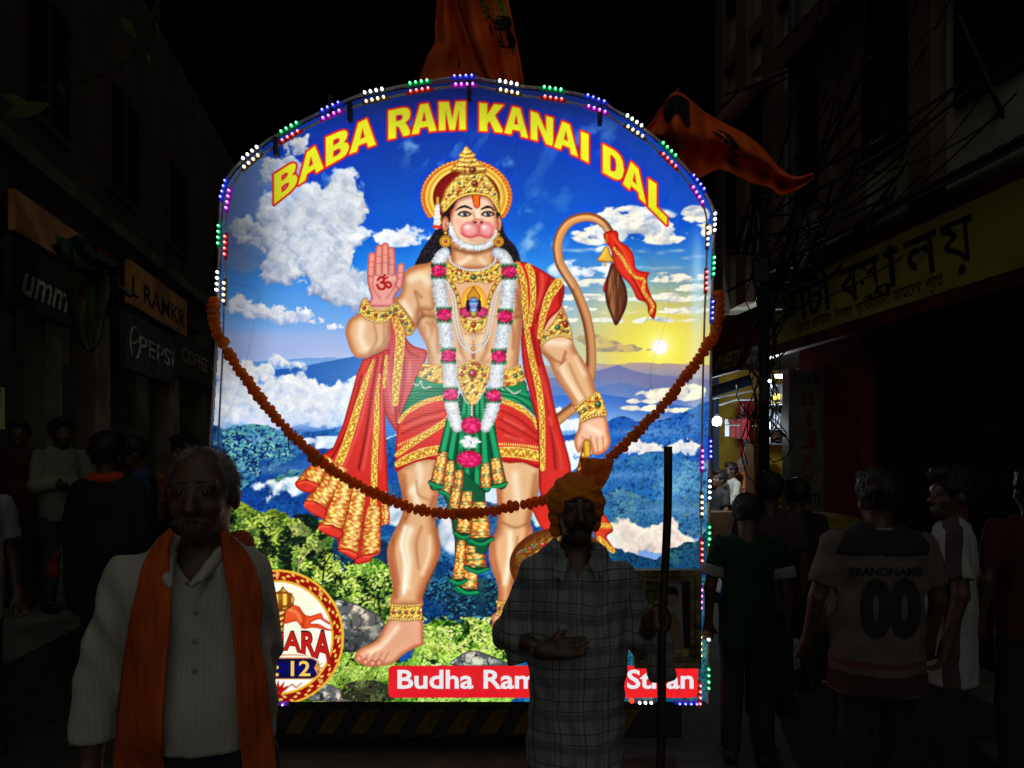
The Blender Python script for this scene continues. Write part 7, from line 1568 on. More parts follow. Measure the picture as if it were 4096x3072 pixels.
def person(name, label, at, rz=0., h=1.65, pose=None, shirt=None, legs=None, skin=SKN, hair=HBK, hs='short', sleeve='short', res=.011, hy=0., hp_=0., wide=1., hem=.78, mous=False, shoes=True, neck='round', fold=.006, belly=0., group=None, curl=(.5, .5), lower='trousers', legs_on=True, zlo=0.):
    J = dict(STD); J.update(pose or {}); J = {k: V3(*v) for k, v in J.items()}
    t = thing(name, label, 'person', at, rz, group); t.scale = (h / 1.65,) * 3
    RM_ = Matrix.Rotation(hy, 4, 'Z') @ Matrix.Rotation(hp_, 4, 'X'); piv = V3(0, .02, 1.42)
    def H(x, y, z): return np.array(RM_ @ Vector((x, y - .02, z - 1.42))) + piv
    allp = np.array(list(J.values())); lo = np.minimum(allp.min(0), (-.3, -.2, zlo)) - .2; hi = np.maximum(allp.max(0), (.3, .2, 1.68)) + .2; lo[2] = zlo - .02; hi[2] = max(hi[2] - .2, 1.72)
    f = Field(lo, hi, res)
    # head
    f.ell(H(0, .012, 1.56), (.074, .093, .092), rot=RM_); f.ell(H(0, -.022, 1.505), (.06, .068, .082), .03, rot=RM_); f.ell(H(0, -.062, 1.448), (.03, .026, .022), .03, rot=RM_)
    f.cone(H(0, -.082, 1.545), H(0, -.104, 1.505), .009, .014, .012); f.ell(H(0, -.095, 1.5), (.02, .014, .011), .008, rot=RM_)
    f.cone(H(-.042, -.07, 1.562), H(.042, -.07, 1.562), .013, .013, .014); f.ell(H(-.04, -.06, 1.505), (.022, .02, .018), .02, rot=RM_); f.ell(H(.04, -.06, 1.505), (.022, .02, .018), .02, rot=RM_)
    for s in (-1, 1):
        f.ell(H(s * .03, -.092, 1.543), (.017, .016, .011), .008, True, rot=RM_); f.ell(H(s * .077, .012, 1.525), (.011, .022, .034), .008, rot=RM_); f.ell(H(s * .03, -.074, 1.543), (.013, .012, .011), .004, rot=RM_)
    f.cone(H(-.02, -.083, 1.466), H(.02, -.083, 1.466), .008, .008, .006); f.cone(H(-.016, -.08, 1.453), H(.016, -.08, 1.453), .008, .008, .006)
    f.cone(H(0, .02, 1.47), (0, .025, 1.34), .054, .062, .03)
    # torso, arms, legs
    f.ell((0, .01, 1.2), (.135, .085, .17), .04); f.ell((0, .0, 1.02), (.12, .085, .16), .04); f.ell((0, .005, .88), (.13, .09, .1), .04)
    f.cone(J['sl'] + (.03, 0, -.01), J['sr'] + (-.03, 0, -.01), .045, .045, .03)
    for q, cu, sd in (('l', curl[0], -1), ('r', curl[1], 1)):
        S, E, W = J['s' + q], J['e' + q], J['w' + q]
        f.cone(S, E, .047, .037, .02); f.cone(E, W, .037, .025, .014)
        hand(f, W, J.get('d' + q, W - E), cu, sd, J.get('g' + q))
        if legs_on:
            f.cone(J['h' + q], J['k' + q], .075, .05, .02); f.cone(J['k' + q], J['a' + q], .05, .035, .015); f.cone(J['a' + q], J['a' + q] + V3(0, -.12, -.045), .035, .03, .015)
    obj('body', f.mesh('body'), skin, t)
    # shirt
    g = Field(lo, hi, res)
    wd = wide
    g.ell((0, .008, 1.23), (.168 * wd, .108, .2), .05); g.ell((0, -.004 - belly * .3, 1.03), (.158 * wd + belly, .112 + belly, .2), .06); g.cone(J['sl'] + (.035, .004, -.015), J['sr'] + (-.035, .004, -.015), .054, .054, .05); g.cone((-.05, .012, 1.375), (.05, .012, 1.375), .06, .06, .04)
    if hem < .95: g.cone((0, -.004, 1.0), (0, -.002, hem - .03), .168 * wd + belly * .8, .178 * wd + belly * .5, .05, fl=1.42)
    for q in 'lr':
        S, E, W = J['s' + q], J['e' + q], J['w' + q]
        if sleeve == 'short': g.cone(S, S + (E - S) * .72, .057, .066, .03)
        elif sleeve == 'rolled': g.cone(S, E, .057, .062, .03); g.cone(E, E + (W - E) * .3, .062, .058, .02)
        else: g.cone(S, E, .057, .060, .03); g.cone(E, E + (W - E) * .92, .058, .045, .02)
    if fold: g.wrinkle(fold, 38, 30, 26, int(abs(at[0]) * 1000))
    g.cone((0, .015, 1.37), (0, .0, 1.56), .066, .085, .012, True)
    if neck == 'v': g.cone((0, -.095, 1.44), (0, -.118, 1.24), .10, .018, .012, True)
    if neck == 'wide': g.cone((0, -.115, 1.43), (0, -.107, 1.20), .10, .014, .012, True)
    for q in 'lr':
        S, E, W = J['s' + q], J['e' + q], J['w' + q]
        if sleeve == 'short':
            d = (E - S) / np.linalg.norm(E - S); g.cone(E, E + d * .01, .09, .09, .006, True)
    g.half((0, 0, hem), (0, 0, -1))
    so = obj('shirt', g.mesh('shirt'), shirt, t)
    # legs
    lo_o = None
    if legs_on:
        e = Field(lo, hi, res * 1.15)
        e.ell((0, .005, .9), (.140 * wd + belly * .6, .100 + belly * .6, .13), .04)
        if lower == 'trousers':
            for q in 'lr': e.cone(J['h' + q], J['k' + q], .095, .072, .03); e.cone(J['k' + q], J['a' + q] + V3(0, 0, .0), .070, .062, .03)
        else: e.cone((0, 0, .9), (0, 0, .14), .16, .19, .03, fl=1.35)
        e.wrinkle(.006, 30, 30, 18, 5); e.half((0, 0, min(1.0, hem + .04)), (0, 0, 1)); e.half((0, 0, .075), (0, 0, -1))
        lo_o = obj(lower, e.mesh(lower), legs, t)
        if shoes:
            for q in 'lr':
                a = J['a' + q]; e = Field(a + (-.09, -.24, -.1), a + (.09, .12, .06), .013); e.cone((a[0], a[1] + .03, .045), (a[0], a[1] - .14, .035), .048, .042, .02); e.half((0, 0, .004), (0, 0, -1)); obj('shoe', e.mesh('shoe'), mat('dark shoe', (.02, .018, .016), .5), t)
    # hair
    if hs:
        e = Field(H(0, 0, 1.56) - .2, H(0, 0, 1.56) + .2, min(res, .009))
        if hs == 'short': e.ell(H(0, .018, 1.572), (.084, .100, .098), rot=RM_); e.ell(H(0, -.04, 1.635), (.06, .05, .03), .02, rot=RM_)
        if hs == 'thick': e.ell(H(0, .02, 1.578), (.094, .112, .108), rot=RM_); e.ell(H(0, -.05, 1.64), (.07, .055, .038), .02, rot=RM_)
        if hs == 'receding': e.ell(H(0, .024, 1.562), (.078, .096, .094), rot=RM_)
        e.wrinkle(.006, 60, 60, 50, 3)
        if hs == 'receding': e.ell(H(0, -.095, 1.535), (.07, .085, .108), .012, True, rot=RM_)
        else: e.ell(H(0, -.085, 1.52), (.066, .075, .085), .012, True, rot=RM_)
        e.ell(H(0, -.02, 1.44), (.12, .13, .055), .01, True, rot=RM_)
        for s in (-1, 1): e.ell(H(s * .085, -.005, 1.515), (.02, .032, .04), .008, True, rot=RM_)
        ho = obj('hair', e.mesh('hair'), hair, t); fuzz(ho, 2600 if mous else 500, .016 if mous else .022, .0005 if mous else .0012, hair, int(at[1] * 100))
    if mous:
        e = Field(H(0, -.08, 1.48) - .07, H(0, -.08, 1.48) + .07, .004)
        for s in (-1, 1): e.cone(H(0, -.094, 1.483), H(s * .034, -.083, 1.473), .0085, .006, .006)
        e.wrinkle(.002, 220, 160, 120, 2); fuzz(obj('moustache', e.mesh('moustache'), MST if hair is HGR else hair, t), 350, .012, .0005, HGR if hair is HGR else hair, 3, .9)
        for s in (-1, 1):
            e = Field(H(s * .033, -.08, 1.572) - .04, H(s * .033, -.08, 1.572) + .04, .004); e.cone(H(s * .014, -.086, 1.57), H(s * .05, -.074, 1.57), .006, .0045, .004); obj('eyebrow', e.mesh('eyebrow'), MST if hair is HGR else hair, t)
    for s in (-1, 1):
        c_ = H(s * .03, -.0805, 1.543); 
        mb = MB().lathe([(.001, -.008), (.006, -.006), (.008, 0), (.006, .006), (.001, .008)], 10); o = mb.build('eye', PUP, t, True); o.location = c_
    return t, so, J
def fuzz(o, n, ln, wd, m_, seed=0, down=.5, name='strands'):
    """loose strands standing off a hair mass, one part"""
    me = o.data; rg = np.random.default_rng(seed); k = len(me.polygons)
    ct = np.zeros(k * 3); nm = np.zeros(k * 3); me.polygons.foreach_get('center', ct); me.polygons.foreach_get('normal', nm); ct = ct.reshape(-1, 3); nm = nm.reshape(-1, 3)
    i = rg.integers(0, k, n); p = ct[i] + rg.normal(size=(n, 3)) * .002; d = nm[i] + rg.normal(size=(n, 3)) * .35 + (0, .15, -down); d /= np.linalg.norm(d, axis=1, keepdims=True)
    t_ = np.cross(d, rg.normal(size=(n, 3))); t_ /= np.linalg.norm(t_, axis=1, keepdims=True); L = ln * (.5 + rg.random((n, 1)))
    q = p + d * L * .55; e_ = p + d * L + np.array((0, .1, -down)) * L * .5
    v = np.stack([p - t_ * wd, p + t_ * wd, q + t_ * wd * .8, q - t_ * wd * .8, e_], 1).reshape(-1, 3); b0 = np.arange(n) * 5
    f_ = [x for b_ in b0 for x in ((b_, b_ + 1, b_ + 2, b_ + 3), (b_ + 3, b_ + 2, b_ + 4))]
    q_ = bpy.data.meshes.new(name); q_.from_pydata(v.tolist(), [], [tuple(int(j) for j in x) for x in f_]); q_.update(); so_ = obj(name, q_, m_, o); so_['kind'] = 'stuff'
def drape(so, t, rows, off, m_, name, th=.004, default=None, par=None, sub=(None, 0.), cross=0.):
    """cloth strip laid on a worn garment: rows of (left, right) photo pixels are dropped along the view onto the garment"""
    bpy.context.view_layer.update()
    dg = bpy.context.evaluated_depsgraph_get(); bv = BVHTree.FromObject(so, dg); M = so.matrix_world; Mi = M.inverted(); o0 = Mi @ Vector((0, 0, CAMZ))
    L = resamp(cspline([r_[0] for r_ in rows], 6), 30); Rr = resamp(cspline([r_[1] for r_ in rows], 6), 30); g = []; last = default
    for i in range(30):
        row = []
        for j in range(12):
            u = j / 11; q = L[i] * (1 - u) + Rr[i] * u
            d = (Mi @ P(q[0], q[1], 3) - o0).normalized(); hit = bv.ray_cast(o0, d)
            y = (M @ hit[0]).y if hit[0] is not None else None
            row.append([q, y])
        g.append(row)
    Yg = np.array([[np.nan if y is None else y for _, y in r_] for r_ in g])
    dv = default if default is not None else np.nanmedian(Yg)
    Yg = np.where(np.isnan(Yg), dv, Yg)
    for _ in range(3):
        Z = np.pad(Yg, 1, mode='edge'); Sm = (Z[:-2, 1:-1] + Z[2:, 1:-1] + Z[1:-1, :-2] + Z[1:-1, 2:]) / 4; Yg = np.minimum(Yg, Sm) if cross == 0 else Sm
    G = []
    for i in range(30):
        G.append([P(g[i][j][0][0], g[i][j][0][1], Yg[i, j] - off - .008 * abs(math.sin(j * 1.25 + .06 * i + .5 * math.sin(i * .2)))) for j in range(12)])
    mb = MB().sheet(G, th); Ti = t.matrix_world.inverted(); mb.v = [tuple(Ti @ Vector(q)) for q in mb.v]
    return mb.build(name, m_, par or t, True), G
def print_on(so, t, body, m_, px0, px1, py, hpx, bold, off=.006):
    """lettering laid onto the garment where the view meets it"""
    S = 3.0 / F
    ls_ = text_obj(body, m_, so, P(px0, py, 3.), (1, 0, 0), (0, 0, 1), hpx * S, (px1 - px0) * S, bold, 0., plain=True)
    bpy.context.view_layer.update(); bv = BVHTree.FromObject(so, bpy.context.evaluated_depsgraph_get()); M = so.matrix_world; Mi = M.inverted(); o0 = Mi @ Vector((0, 0, CAMZ))
    for o in ls_:
        bm = bmesh.new(); bm.from_mesh(o.data)
        for _ in range(3): bmesh.ops.triangulate(bm, faces=bm.faces); bmesh.ops.subdivide_edges(bm, edges=[e for e in bm.edges if e.calc_length() > .025], cuts=1)
        for v in bm.verts:
            w = v.co.copy(); d = (Mi @ w - o0).normalized(); h_ = bv.ray_cast(o0, d)
            v.co = (h_[0] - d * off) if h_[0] is not None else Mi @ w
        bm.to_mesh(o.data); bm.free()
# --- man in the white shirt with the orange scarf
WSH = stripes('white striped shirting', (.36, .36, .315), [(0, .012, .002, 0, (.45, .45, .42), .5)], noise=.12)
LUN = mat('dark purple cloth', (.022, .018, .035), .85, (.014, .012, .024), 8, .1)
t1, s1_, J1 = person('person', 'grey-haired man with moustache in white shirt and orange scarf, nearest on the left', (-.768, 1.78, 0), 0, 1.64, dict(sl=(-.18, -.02, 1.32), el=(-.25, .0, 1.08), wl=(-.265, -.03, .85), sr=(.11, .04, 1.335), er=(.108, .09, 1.11), wr=(.06, .19, .97)), WSH, LUN, SKN, HGR, 'receding', 'long', .008, .12, .04, 1., .925, True, neck='v', fold=.008, belly=.010)
# head sits a little to the image right of the shoulders
SCF = mat('orange scarf cotton', (.56, .10, .009), .85, (.38, .062, .006), 9, .25, trans=.12, stretch=(6, 1, 1))
z3 = lambda pts: [(.857 * x, 1650 + .857 * y) for x, y in pts]
def zr(a, b_): return list(zip(z3(a), z3(b_)))
drape(s1_, t1, zr([(800, 545), (740, 600), (670, 720), (640, 840), (612, 960), (590, 1120), (565, 1300), (545, 1500), (525, 1700)], [(815, 560), (792, 620), (792, 720), (800, 850), (798, 960), (785, 1120), (770, 1300), (760, 1500), (775, 1700)]), .026, SCF, 'scarf', .005, 1.73, cross=1)
drape(s1_, t1, zr([(1040, 555), (1042, 640), (1052, 740), (1078, 900), (1090, 1060), (1105, 1250), (1112, 1450), (1135, 1700)], [(1060, 560), (1130, 620), (1190, 720), (1225, 880), (1212, 1050), (1245, 1220), (1262, 1420), (1300, 1700)]), .026, SCF, 'scarf', .005, 1.73, cross=1)
e = Field((-.2, -.15, 1.28), (.2, .2, 1.5), .008); e.cone((-.085, -.03, 1.36), (-.07, .06, 1.395), .026, .03, .02); e.cone((-.07, .06, 1.395), (.07, .07, 1.4), .03, .03, .02); e.cone((.07, .07, 1.4), (.085, -.02, 1.365), .03, .026, .02); e.wrinkle(.004, 90, 80, 90, 3); obj('scarf_back', e.mesh('scarf_back'), SCF, t1)
CLR = MATS['white striped shirting']
def collar(t, m_, tip=1.33, r_=.0135, w=.045):
    for sd in (-1, 1):
        e = Field((-.16, -.2, 1.26), (.16, .16, 1.47), .006); pts = [(0, .085, 1.405), (sd * .05, .07, 1.41), (sd * .07, .02, 1.41), (sd * .062, -.04, 1.39), (sd * .048, -.075, 1.365)]
        for q, p in zip(pts[:-1], pts[1:]): e.cone(q, p, r_, r_, .012); e.cone(V3(*q) - (0, 0, .02), V3(*p) - (0, 0, .022), r_ * .9, r_ * .9, .012)
        e.cone(pts[-1], (sd * w, -.115, tip), r_, .008, .01); e.cone(pts[-2], (sd * (w + .02), -.105, tip + .012), r_, .008, .014); e.wrinkle(.002, 60, 60, 60, 2)
        obj('collar', e.mesh('collar'), m_, t)
collar(t1, CLR, 1.325, .0125, .026)
BT = mat('shirt button', (.3, .28, .24), .4)
bpy.context.view_layer.update(); bv = BVHTree.FromObject(s1_, bpy.context.evaluated_depsgraph_get())
for x, y in z3([(876, 796), (912, 930), (908, 1066), (906, 1205)]):
    Mi = s1_.matrix_world.inverted(); o0 = Mi @ Vector((0, 0, CAMZ)); d = (Mi @ P(x, y, 3) - o0).normalized(); h_ = bv.ray_cast(o0, d)
    if h_[0] is not None:
        b_ = MB().lathe([(.001, -.002), (.0055, -.002), (.0065, 0), (.0055, .002)], 10, fr=lambda x, y, z: (x, z, y)).build('button', BT, s1_, True); b_.location = h_[0] - d * .004
# --- man with the turban, plaid shirt and stick
PLD = stripes('checked shirting', (.25, .275, .29), [(0, .085, .022, .01, (.13, .14, .17), .6), (2, .11, .026, .03, (.10, .11, .14), .65), (0, .085, .004, .045, (.05, .05, .06), .8), (0, .085, .003, .065, (.05, .05, .06), .7), (2, .11, .004, .0, (.04, .04, .05), .8), (2, .11, .004, .075, (.04, .04, .05), .8)], noise=.2)
t2, s2_, J2 = person('person', 'man in orange turban and checked shirt holding a long stick before the light box', (.2156, 2.4, 0), 0, 1.545, dict(sl=(-.152, .01, 1.30), el=(-.24, .07, 1.085), wl=(-.13, -.14, 1.075), dl=(.95, -.08, .10), gl=(0, -.5, .5), sr=(.160, .01, 1.30), er=(.255, .05, 1.06), wr=(.240, -.115, 1.165), dr=(.06, -.9, .3), gr=(1, .1, 0)), PLD, mat('dark trousers', (.03, .028, .03), .85), SKN2, HBK, None, 'rolled', .0075, .06, -.06, .98, .63, True, neck='wide', fold=.008, curl=(.12, 1.25))
# turban: wound cloth and the fan of its end
TUR = mat('turban cotton', (.95, .30, .018), .85, (.78, .2, .012), 10, .3, trans=.22)
RM_ = Matrix.Rotation(.06, 4, 'Z') @ Matrix.Rotation(-.06, 4, 'X')
def H2(x, y, z): return np.array(RM_ @ Vector((x, y - .02, z - 1.42))) + V3(0, .02, 1.42)
e = Field(H2(0, 0, 1.6) - .26, H2(0, 0, 1.6) + .26, .006)
e.ell(H2(0, .02, 1.586), (.092, .112, .09), .02, rot=RM_); e.ell(H2(0, .03, 1.565), (.089, .105, .083), .03, rot=RM_)
e.cone(H2(-.077, .0, 1.57), H2(-.074, .03, 1.455), .027, .018, .03); e.cone(H2(.077, .0, 1.57), H2(.074, .03, 1.475), .025, .016, .03)
x_, y_, z_ = e.pts((slice(None),) * 3); e.f = (e.f + .0045 * np.sin(135 * (z_ + .42 * np.abs(x_ + .02) * np.sign(x_ + .03) - .25 * y_)) * np.cos(9 * x_ + 14 * y_) + .0015 * np.sin(310 * (z_ - .3 * x_))).astype(np.float32)
e.ell(H2(0, -.118, 1.505), (.078, .085, .085), .008, True, rot=RM_)
obj('turban', e.mesh('turban'), TUR, t2)
z8 = lambda pts: [(1900 + .7669 * x, 1800 + .7669 * y) for x, y in pts]
g = ribbon(z8([(545, 40), (556, 105), (580, 165), (610, 215)]), z8([(728, 52), (704, 130), (668, 195), (640, 225)]), 2.40, 12, 12, .02, 1.5, .4)
mb = MB().sheet(g, .004); bpy.context.view_layer.update(); Ti = t2.matrix_world.inverted(); mb.v = [tuple(Ti @ Vector(q)) for q in mb.v]; mb.build('turban_fan', TUR, t2, True)
PLD2 = MATS['checked shirting']
collar(t2, PLD2, 1.31, .014, .06)
# hanging cuffs of the rolled sleeves
for a, b_ in ((J2['el'] + V3(.02, -.03, .0), J2['el'] + V3(.045, -.05, -.095)), (J2['er'] + V3(.03, -.06, .01), J2['er'] + V3(.05, -.07, -.12))):
    e = Field(np.minimum(a, b_) - .12, np.maximum(a, b_) + .12, .008); e.cone(a, b_, .058, .05, .02); e.wrinkle(.006, 50, 50, 40, 4); d = b_ - a; e.half(b_, d); obj('loose_cuff', e.mesh('loose_cuff'), PLD2, t2)
sk = thing('walking_stick', 'long dark wooden stick held upright beside the checked shirt', 'stick', tuple(P(2640, 3072, 2.21)))
sk.location.z = 0
sA, sB = P(2673, 1786, 2.21), P(2637, 3072, 2.21); dS = (sB - sA); sC = sA + dS * (sA.z / -dS.z)
MB().tube([sA.lerp(sC, u) + Vector((.004 * math.sin(u * 14), .004 * math.cos(u * 9), 0)) - sk.location for u in np.linspace(0, 1, 24)], [.0135, .013, .014, .015, .016], 10).build('shaft', mat('dark stick wood', (.035, .022, .015), .6, (.02, .014, .01), 14, .3, stretch=(1, 1, .2)), sk, True)
MB().lathe([(.002, .0), (.013, .002), (.014, .02), (.0135, .05)], 10).build('ferrule', DKM, sk).location = sC - sk.location
# --- the crowd
def crowd(label, px, Y0, rz_, h, sh, lg, z0=0., **k): return person('person', label, ((px - HX) / F * Y0, Y0, z0), rz_, h, k.pop('pose', None), sh, lg, **k)
TW = mat('white t-shirt', (.24, .265, .265), .85, (.17, .19, .195), 5, .1); JN = mat('blue jeans', (.03, .04, .06), .85, (.02, .026, .04), 14, .2); KH = mat('dark cotton', (.02, .02, .022), .85)
crowd('man in loose white t-shirt with a dark sleeve print, cut by the left edge', -135, 3.9, R(60), 1.68, TW, JN, hem=.72, res=.013)
crowd('person in dark red shirt standing far back at the left edge', 78, 6.5, R(20), 1.66, mat('dark maroon shirt', (.05, .01, .012), .85), KH, res=.014, z0=.312)
AC = dict(el=(-.22, -.05, 1.08), wl=(.06, -.19, 1.12), er=(.22, -.05, 1.08), wr=(-.06, -.21, 1.09))
crowd('person in pale green shirt with folded arms watching from the left', 246, 6.3, R(55), 1.66, mat('pale green shirt', (.20, .22, .15), .85, (.13, .15, .10), 5, .1), JN, pose=AC, hs='thick', sleeve='long', res=.013, z0=.312)
tb, sb, _ = crowd('broad man in black seen from behind with an orange collar', 437, 4.6, R(176), 1.77, mat('black kurta', (.014, .015, .02), .85), KH, wide=1.22, hem=.6, hs='thick', sleeve='long', res=.012)
e = Field((-.2, -.15, 1.3), (.2, .2, 1.5), .01); e.cone((-.075, .03, 1.40), (.075, .03, 1.40), .04, .04, .03); e.cone((-.06, .06, 1.40), (.06, .06, 1.40), .03, .03, .03); obj('orange_collar', e.mesh('orange_collar'), mat('orange collar cloth', (.55, .06, .01), .8), tb)
bag = thing('cloth_bundle', 'small orange cloth bundle held low by the broad man in black', 'bundle', tuple(P(213, 2275, 4.5))); e = Field((-.12, -.12, -.14), (.12, .12, .12), .012); e.ell((0, 0, -.02), (.045, .045, .05), .02); e.cone((0, 0, .02), (.03, 0, .09), .03, .02, .02); e.wrinkle(.006, 50, 50, 50, 2); obj('cloth', e.mesh('cloth'), mat('orange bundle cloth', (.2, .025, .008), .85), bag)
crowd('man in blue shirt bending his head beside the broad man in black', 557, 5.4, R(-60), 1.80, mat('blue shirt', (.03, .055, .14), .85, (.02, .04, .1), 6, .1), KH, hs='short', hp_=.35, res=.014)
tq, sq, _ = crowd('dark figure with patterned orange shawl half hidden behind the white-shirted man', 735, 5.8, R(-30), 1.80, KH, KH, hs='thick', sleeve='long', res=.014)
e = Field((-.35, -.25, .9), (.1, .15, 1.4), .012); e.cone((-.17, -.06, 1.32), (-.12, -.14, 1.05), .07, .05, .03); e.wrinkle(.01, 40, 40, 40, 6); obj('patterned_shawl', e.mesh('patterned_shawl'), mat('patterned shawl', (.4, .13, .02), .8, (.05, .03, .02), 26), tq)
# right side
GJ = stripes('green jersey', (.006, .036, .015), [], noise=.4)
tg, sg, _ = crowd('man in dark green jersey with white sleeves bending towards the light box', 2990, 3.85, R(165), 1.42, GJ, KH, hs='thick', hp_=.35, res=.012, hem=.72)
for s in (-1, 1):
    a, b_ = V3(s * .20, .015, 1.22), V3(s * .214, .022, 1.15); e = Field(np.minimum(a, b_) - .1, np.maximum(a, b_) + .1, .011); e.cone(a, b_, .076, .078, .01); e.half(b_ + V3(0, 0, -.0), b_ - a); e.half(a, a - b_); obj('white_sleeve_band', e.mesh('white_sleeve_band'), TW, tg)
tp_, sp_, _ = crowd('man in mauve shirt with block letters across the back', 3075, 4.6, R(172), 1.52, mat('mauve shirt', (.07, .04, .055), .85, (.045, .026, .038), 5, .1), KH, hs='thick', res=.012, hem=.72)
print_on(sp_, tp_, 'DLA', mat('purple print', (.03, .02, .09), .8), 3040, 3170, 2268, 110, .04)
crowd('dark figure standing between the mauve shirt and the yellow vehicle', 3185, 5.1, R(178), 1.47, KH, KH, hs='thick', res=.014)
JER = stripes('grey jersey', (.115, .096, .092), [(2, 3., .085, -.70, (.04, .02, .02), .9), (2, 3., .028, -.815, (.10, .03, .03), .8)], noise=.2)
tj, sj, _ = crowd('man in grey jersey marked BRANDNAME 00 seen from behind', 3508, 3.1, R(176), 1.55, JER, KH, hs='thick', res=.010, hem=.66, wide=1.22, pose=dict(sl=(-.2, .01, 1.335), sr=(.2, .01, 1.335), el=(-.27, .0, 1.08), er=(.27, .0, 1.08), wl=(-.28, -.1, .86), wr=(.28, -.1, .86)))
JB = mat('black jersey print', (.02, .018, .02), .8); JG = mat('pale jersey print', (.26, .25, .23), .8)
e = Field((-.34, -.2, 1.24), (.34, .2, 1.46), .010); e.ell((0, .008, 1.23), (.168 * 1.22 + .010, .119, .208), .05); e.cone((-.165, .014, 1.322), (.165, .014, 1.322), .063, .063, .05); e.cone((-.05, .012, 1.375), (.05, .012, 1.375), .068, .068, .04); e.cone((0, .015, 1.37), (0, .0, 1.56), .066, .085, .012, True); e.half((0, 0, 1.29), (0, 0, -1)); obj('dark_yoke', e.mesh('dark_yoke'), mat('dark yoke', (.018, .022, .03), .85), tj)
e = Field((-.14, -.1, 1.34), (.14, .16, 1.48), .007); rg = [(.075 * math.cos(a), .012 + .07 * math.sin(a), 1.405) for a in np.linspace(0, 6.283, 18)]
for a, b_ in zip(rg[:-1], rg[1:]): e.cone(a, b_, .008, .008, .004)
obj('collar', e.mesh('collar'), TW, tj)
print_on(sj, tj, 'BRANDNAME', JB, 3395, 3690, 2302, 46, .03); print_on(sj, tj, '00', JB, 3440, 3685, 2536, 300, .06, .006); 
crowd('man in striped white shirt turning his head left beside the jersey man', 3800, 3.35, R(-118), 1.56, stripes('broad striped shirt', (.34, .37, .37), [(1, .40, .075, .015, (.05, .035, .035), .95)], noise=.15), KH, hs='thick', res=.011, hem=.62, hy=.5, pose=dict(wl=(-.2, -.12, .9)))
crowd('figure in dark red shirt cut by the right edge of the picture', 4130, 3.5, R(170), 1.57, mat('red shirt', (.06, .008, .008), .85), KH, hs='short', res=.013)
# seated in the lit stall
SIT = dict(hl=(-.09, .02, .86), kl=(-.12, -.36, .93), al=(-.12, -.40, .62), hr=(.09, .02, .86), kr=(.12, -.36, .93), ar=(.12, -.40, .62), el=(-.24, -.05, 1.1), wl=(-.1, -.28, 1.0), er=(.24, -.05, 1.1), wr=(.1, -.28, 1.0))
def seat(label, px, py, Y0, rz_, sh, lg, h=1.62, **k):
    zt = CAMZ + (HY - py) / F * Y0; x = (px - HX) / F * Y0
    k.setdefault('pose', SIT)
    return person('person', label, (x, Y0, zt - h), rz_, h, k.pop('pose'), sh, lg, zlo=.5, shoes=False, res=.014, **k)
ss = seat('seated man in white shirt facing left in the lit stall', 2922, 1852, 10.3, R(-80), mat('cream shirt', (.55, .55, .50), .8, (.42, .42, .38), 5, .1), mat('grey trousers', (.05, .05, .055), .8), sleeve='long', hem=.86)
seat('young man in dark clothes leaning back in front of the seated white shirt', 2868, 1888, 10.0, R(-65), mat('dark grey top', (.03, .03, .034), .8), KH, hs='thick', hp_=-.25, hem=.86)
sg_ = seat('man in orange shirt and spectacles behind the seated white shirt', 2966, 1830, 10.7, R(-85), mat('soft orange shirt', (.50, .16, .06), .8, (.38, .12, .05), 5, .1), KH, hair=HGR, hs='receding', skin=mat('lighter skin', (.26, .15, .10), .55, (.22, .12, .08), 9), hem=.86)
gl_ = MB()
for s in (-1, 1): gl_.tube([(s * .032 + .022 * math.cos(a), -.098, 1.543 + .017 * math.sin(a)) for a in np.linspace(0, 6.283, 14)], .003, 5)
gl_.tube([(-.01, -.1, 1.543), (.01, -.1, 1.543)], .003, 5); gl_.tube([(-.054, -.095, 1.545), (-.078, .02, 1.545)], .003, 5); gl_.tube([(.054, -.095, 1.545), (.078, .02, 1.545)], .003, 5); gl_.build('spectacles', mat('spectacle frame', (.02, .015, .015), .4), sg_[0])
person('person', 'woman with long dark hair looking out deep inside the lit stall', tuple(P(3034, 1852, 11.)[:2]) + (.1,), R(-70), 1.58, None, mat('dark blue dress', (.02, .03, .06), .8), KH, mat('fair skin', (.34, .22, .16), .55), HBK, 'thick', 'long', .014, legs_on=True)
# ---------------------------------------------------------------- framed portrait leaning on the light box
fr = thing('framed_portrait', 'dim framed portrait photograph leaning against the lower right of the light box', 'picture', tuple(P(2668, 2668, PY - .1)))
GD = mat('dull gilt frame', (.32, .26, .12), .45, (.035, .028, .014), 20, .3, .3)
def FR(px, py, w=0.): return P(px, py, PY - .1) + Vector((0, w, 0)) - fr.location
def frame_ring(x0, y0, x1, y1, t_, w0, w1):
    mb = MB()
    for a, b_, c_, d in ((x0, y0, x1, y0 + t_), (x0, y1 - t_, x1, y1), (x0, y0 + t_, x0 + t_, y1 - t_), (x1 - t_, y0 + t_, x1, y1 - t_)):
        p_, q_ = FR(a, d), FR(c_, b_); mb.box((p_.x, w0, p_.z), (q_.x, w1, q_.z))
    return mb
for nm, a in (('outer_moulding', (2536, 2278, 2800, 2668, 22, -.03, .04)), ('middle_moulding', (2558, 2300, 2778, 2646, 10, -.015, .04)), ('inner_moulding', (2568, 2310, 2768, 2636, 12, -.025, .04))): frame_ring(*a).build(nm, GD, fr)
p_, q_ = FR(2578, 2628), FR(2760, 2318)
ph = MB().box((p_.x, .0, p_.z), (q_.x, .03, q_.z)).build('photograph', mat('photo backdrop', (.26, .26, .25), .4, (.2, .2, .2), 3), fr)
def pr(pts, w, m_, nm): MB().prism([(FR(x, y).x, FR(x, y).z) for x, y in pts], -w, -w - .0015, lambda u, v, ww: (u, ww, v)).build(nm, m_, ph)
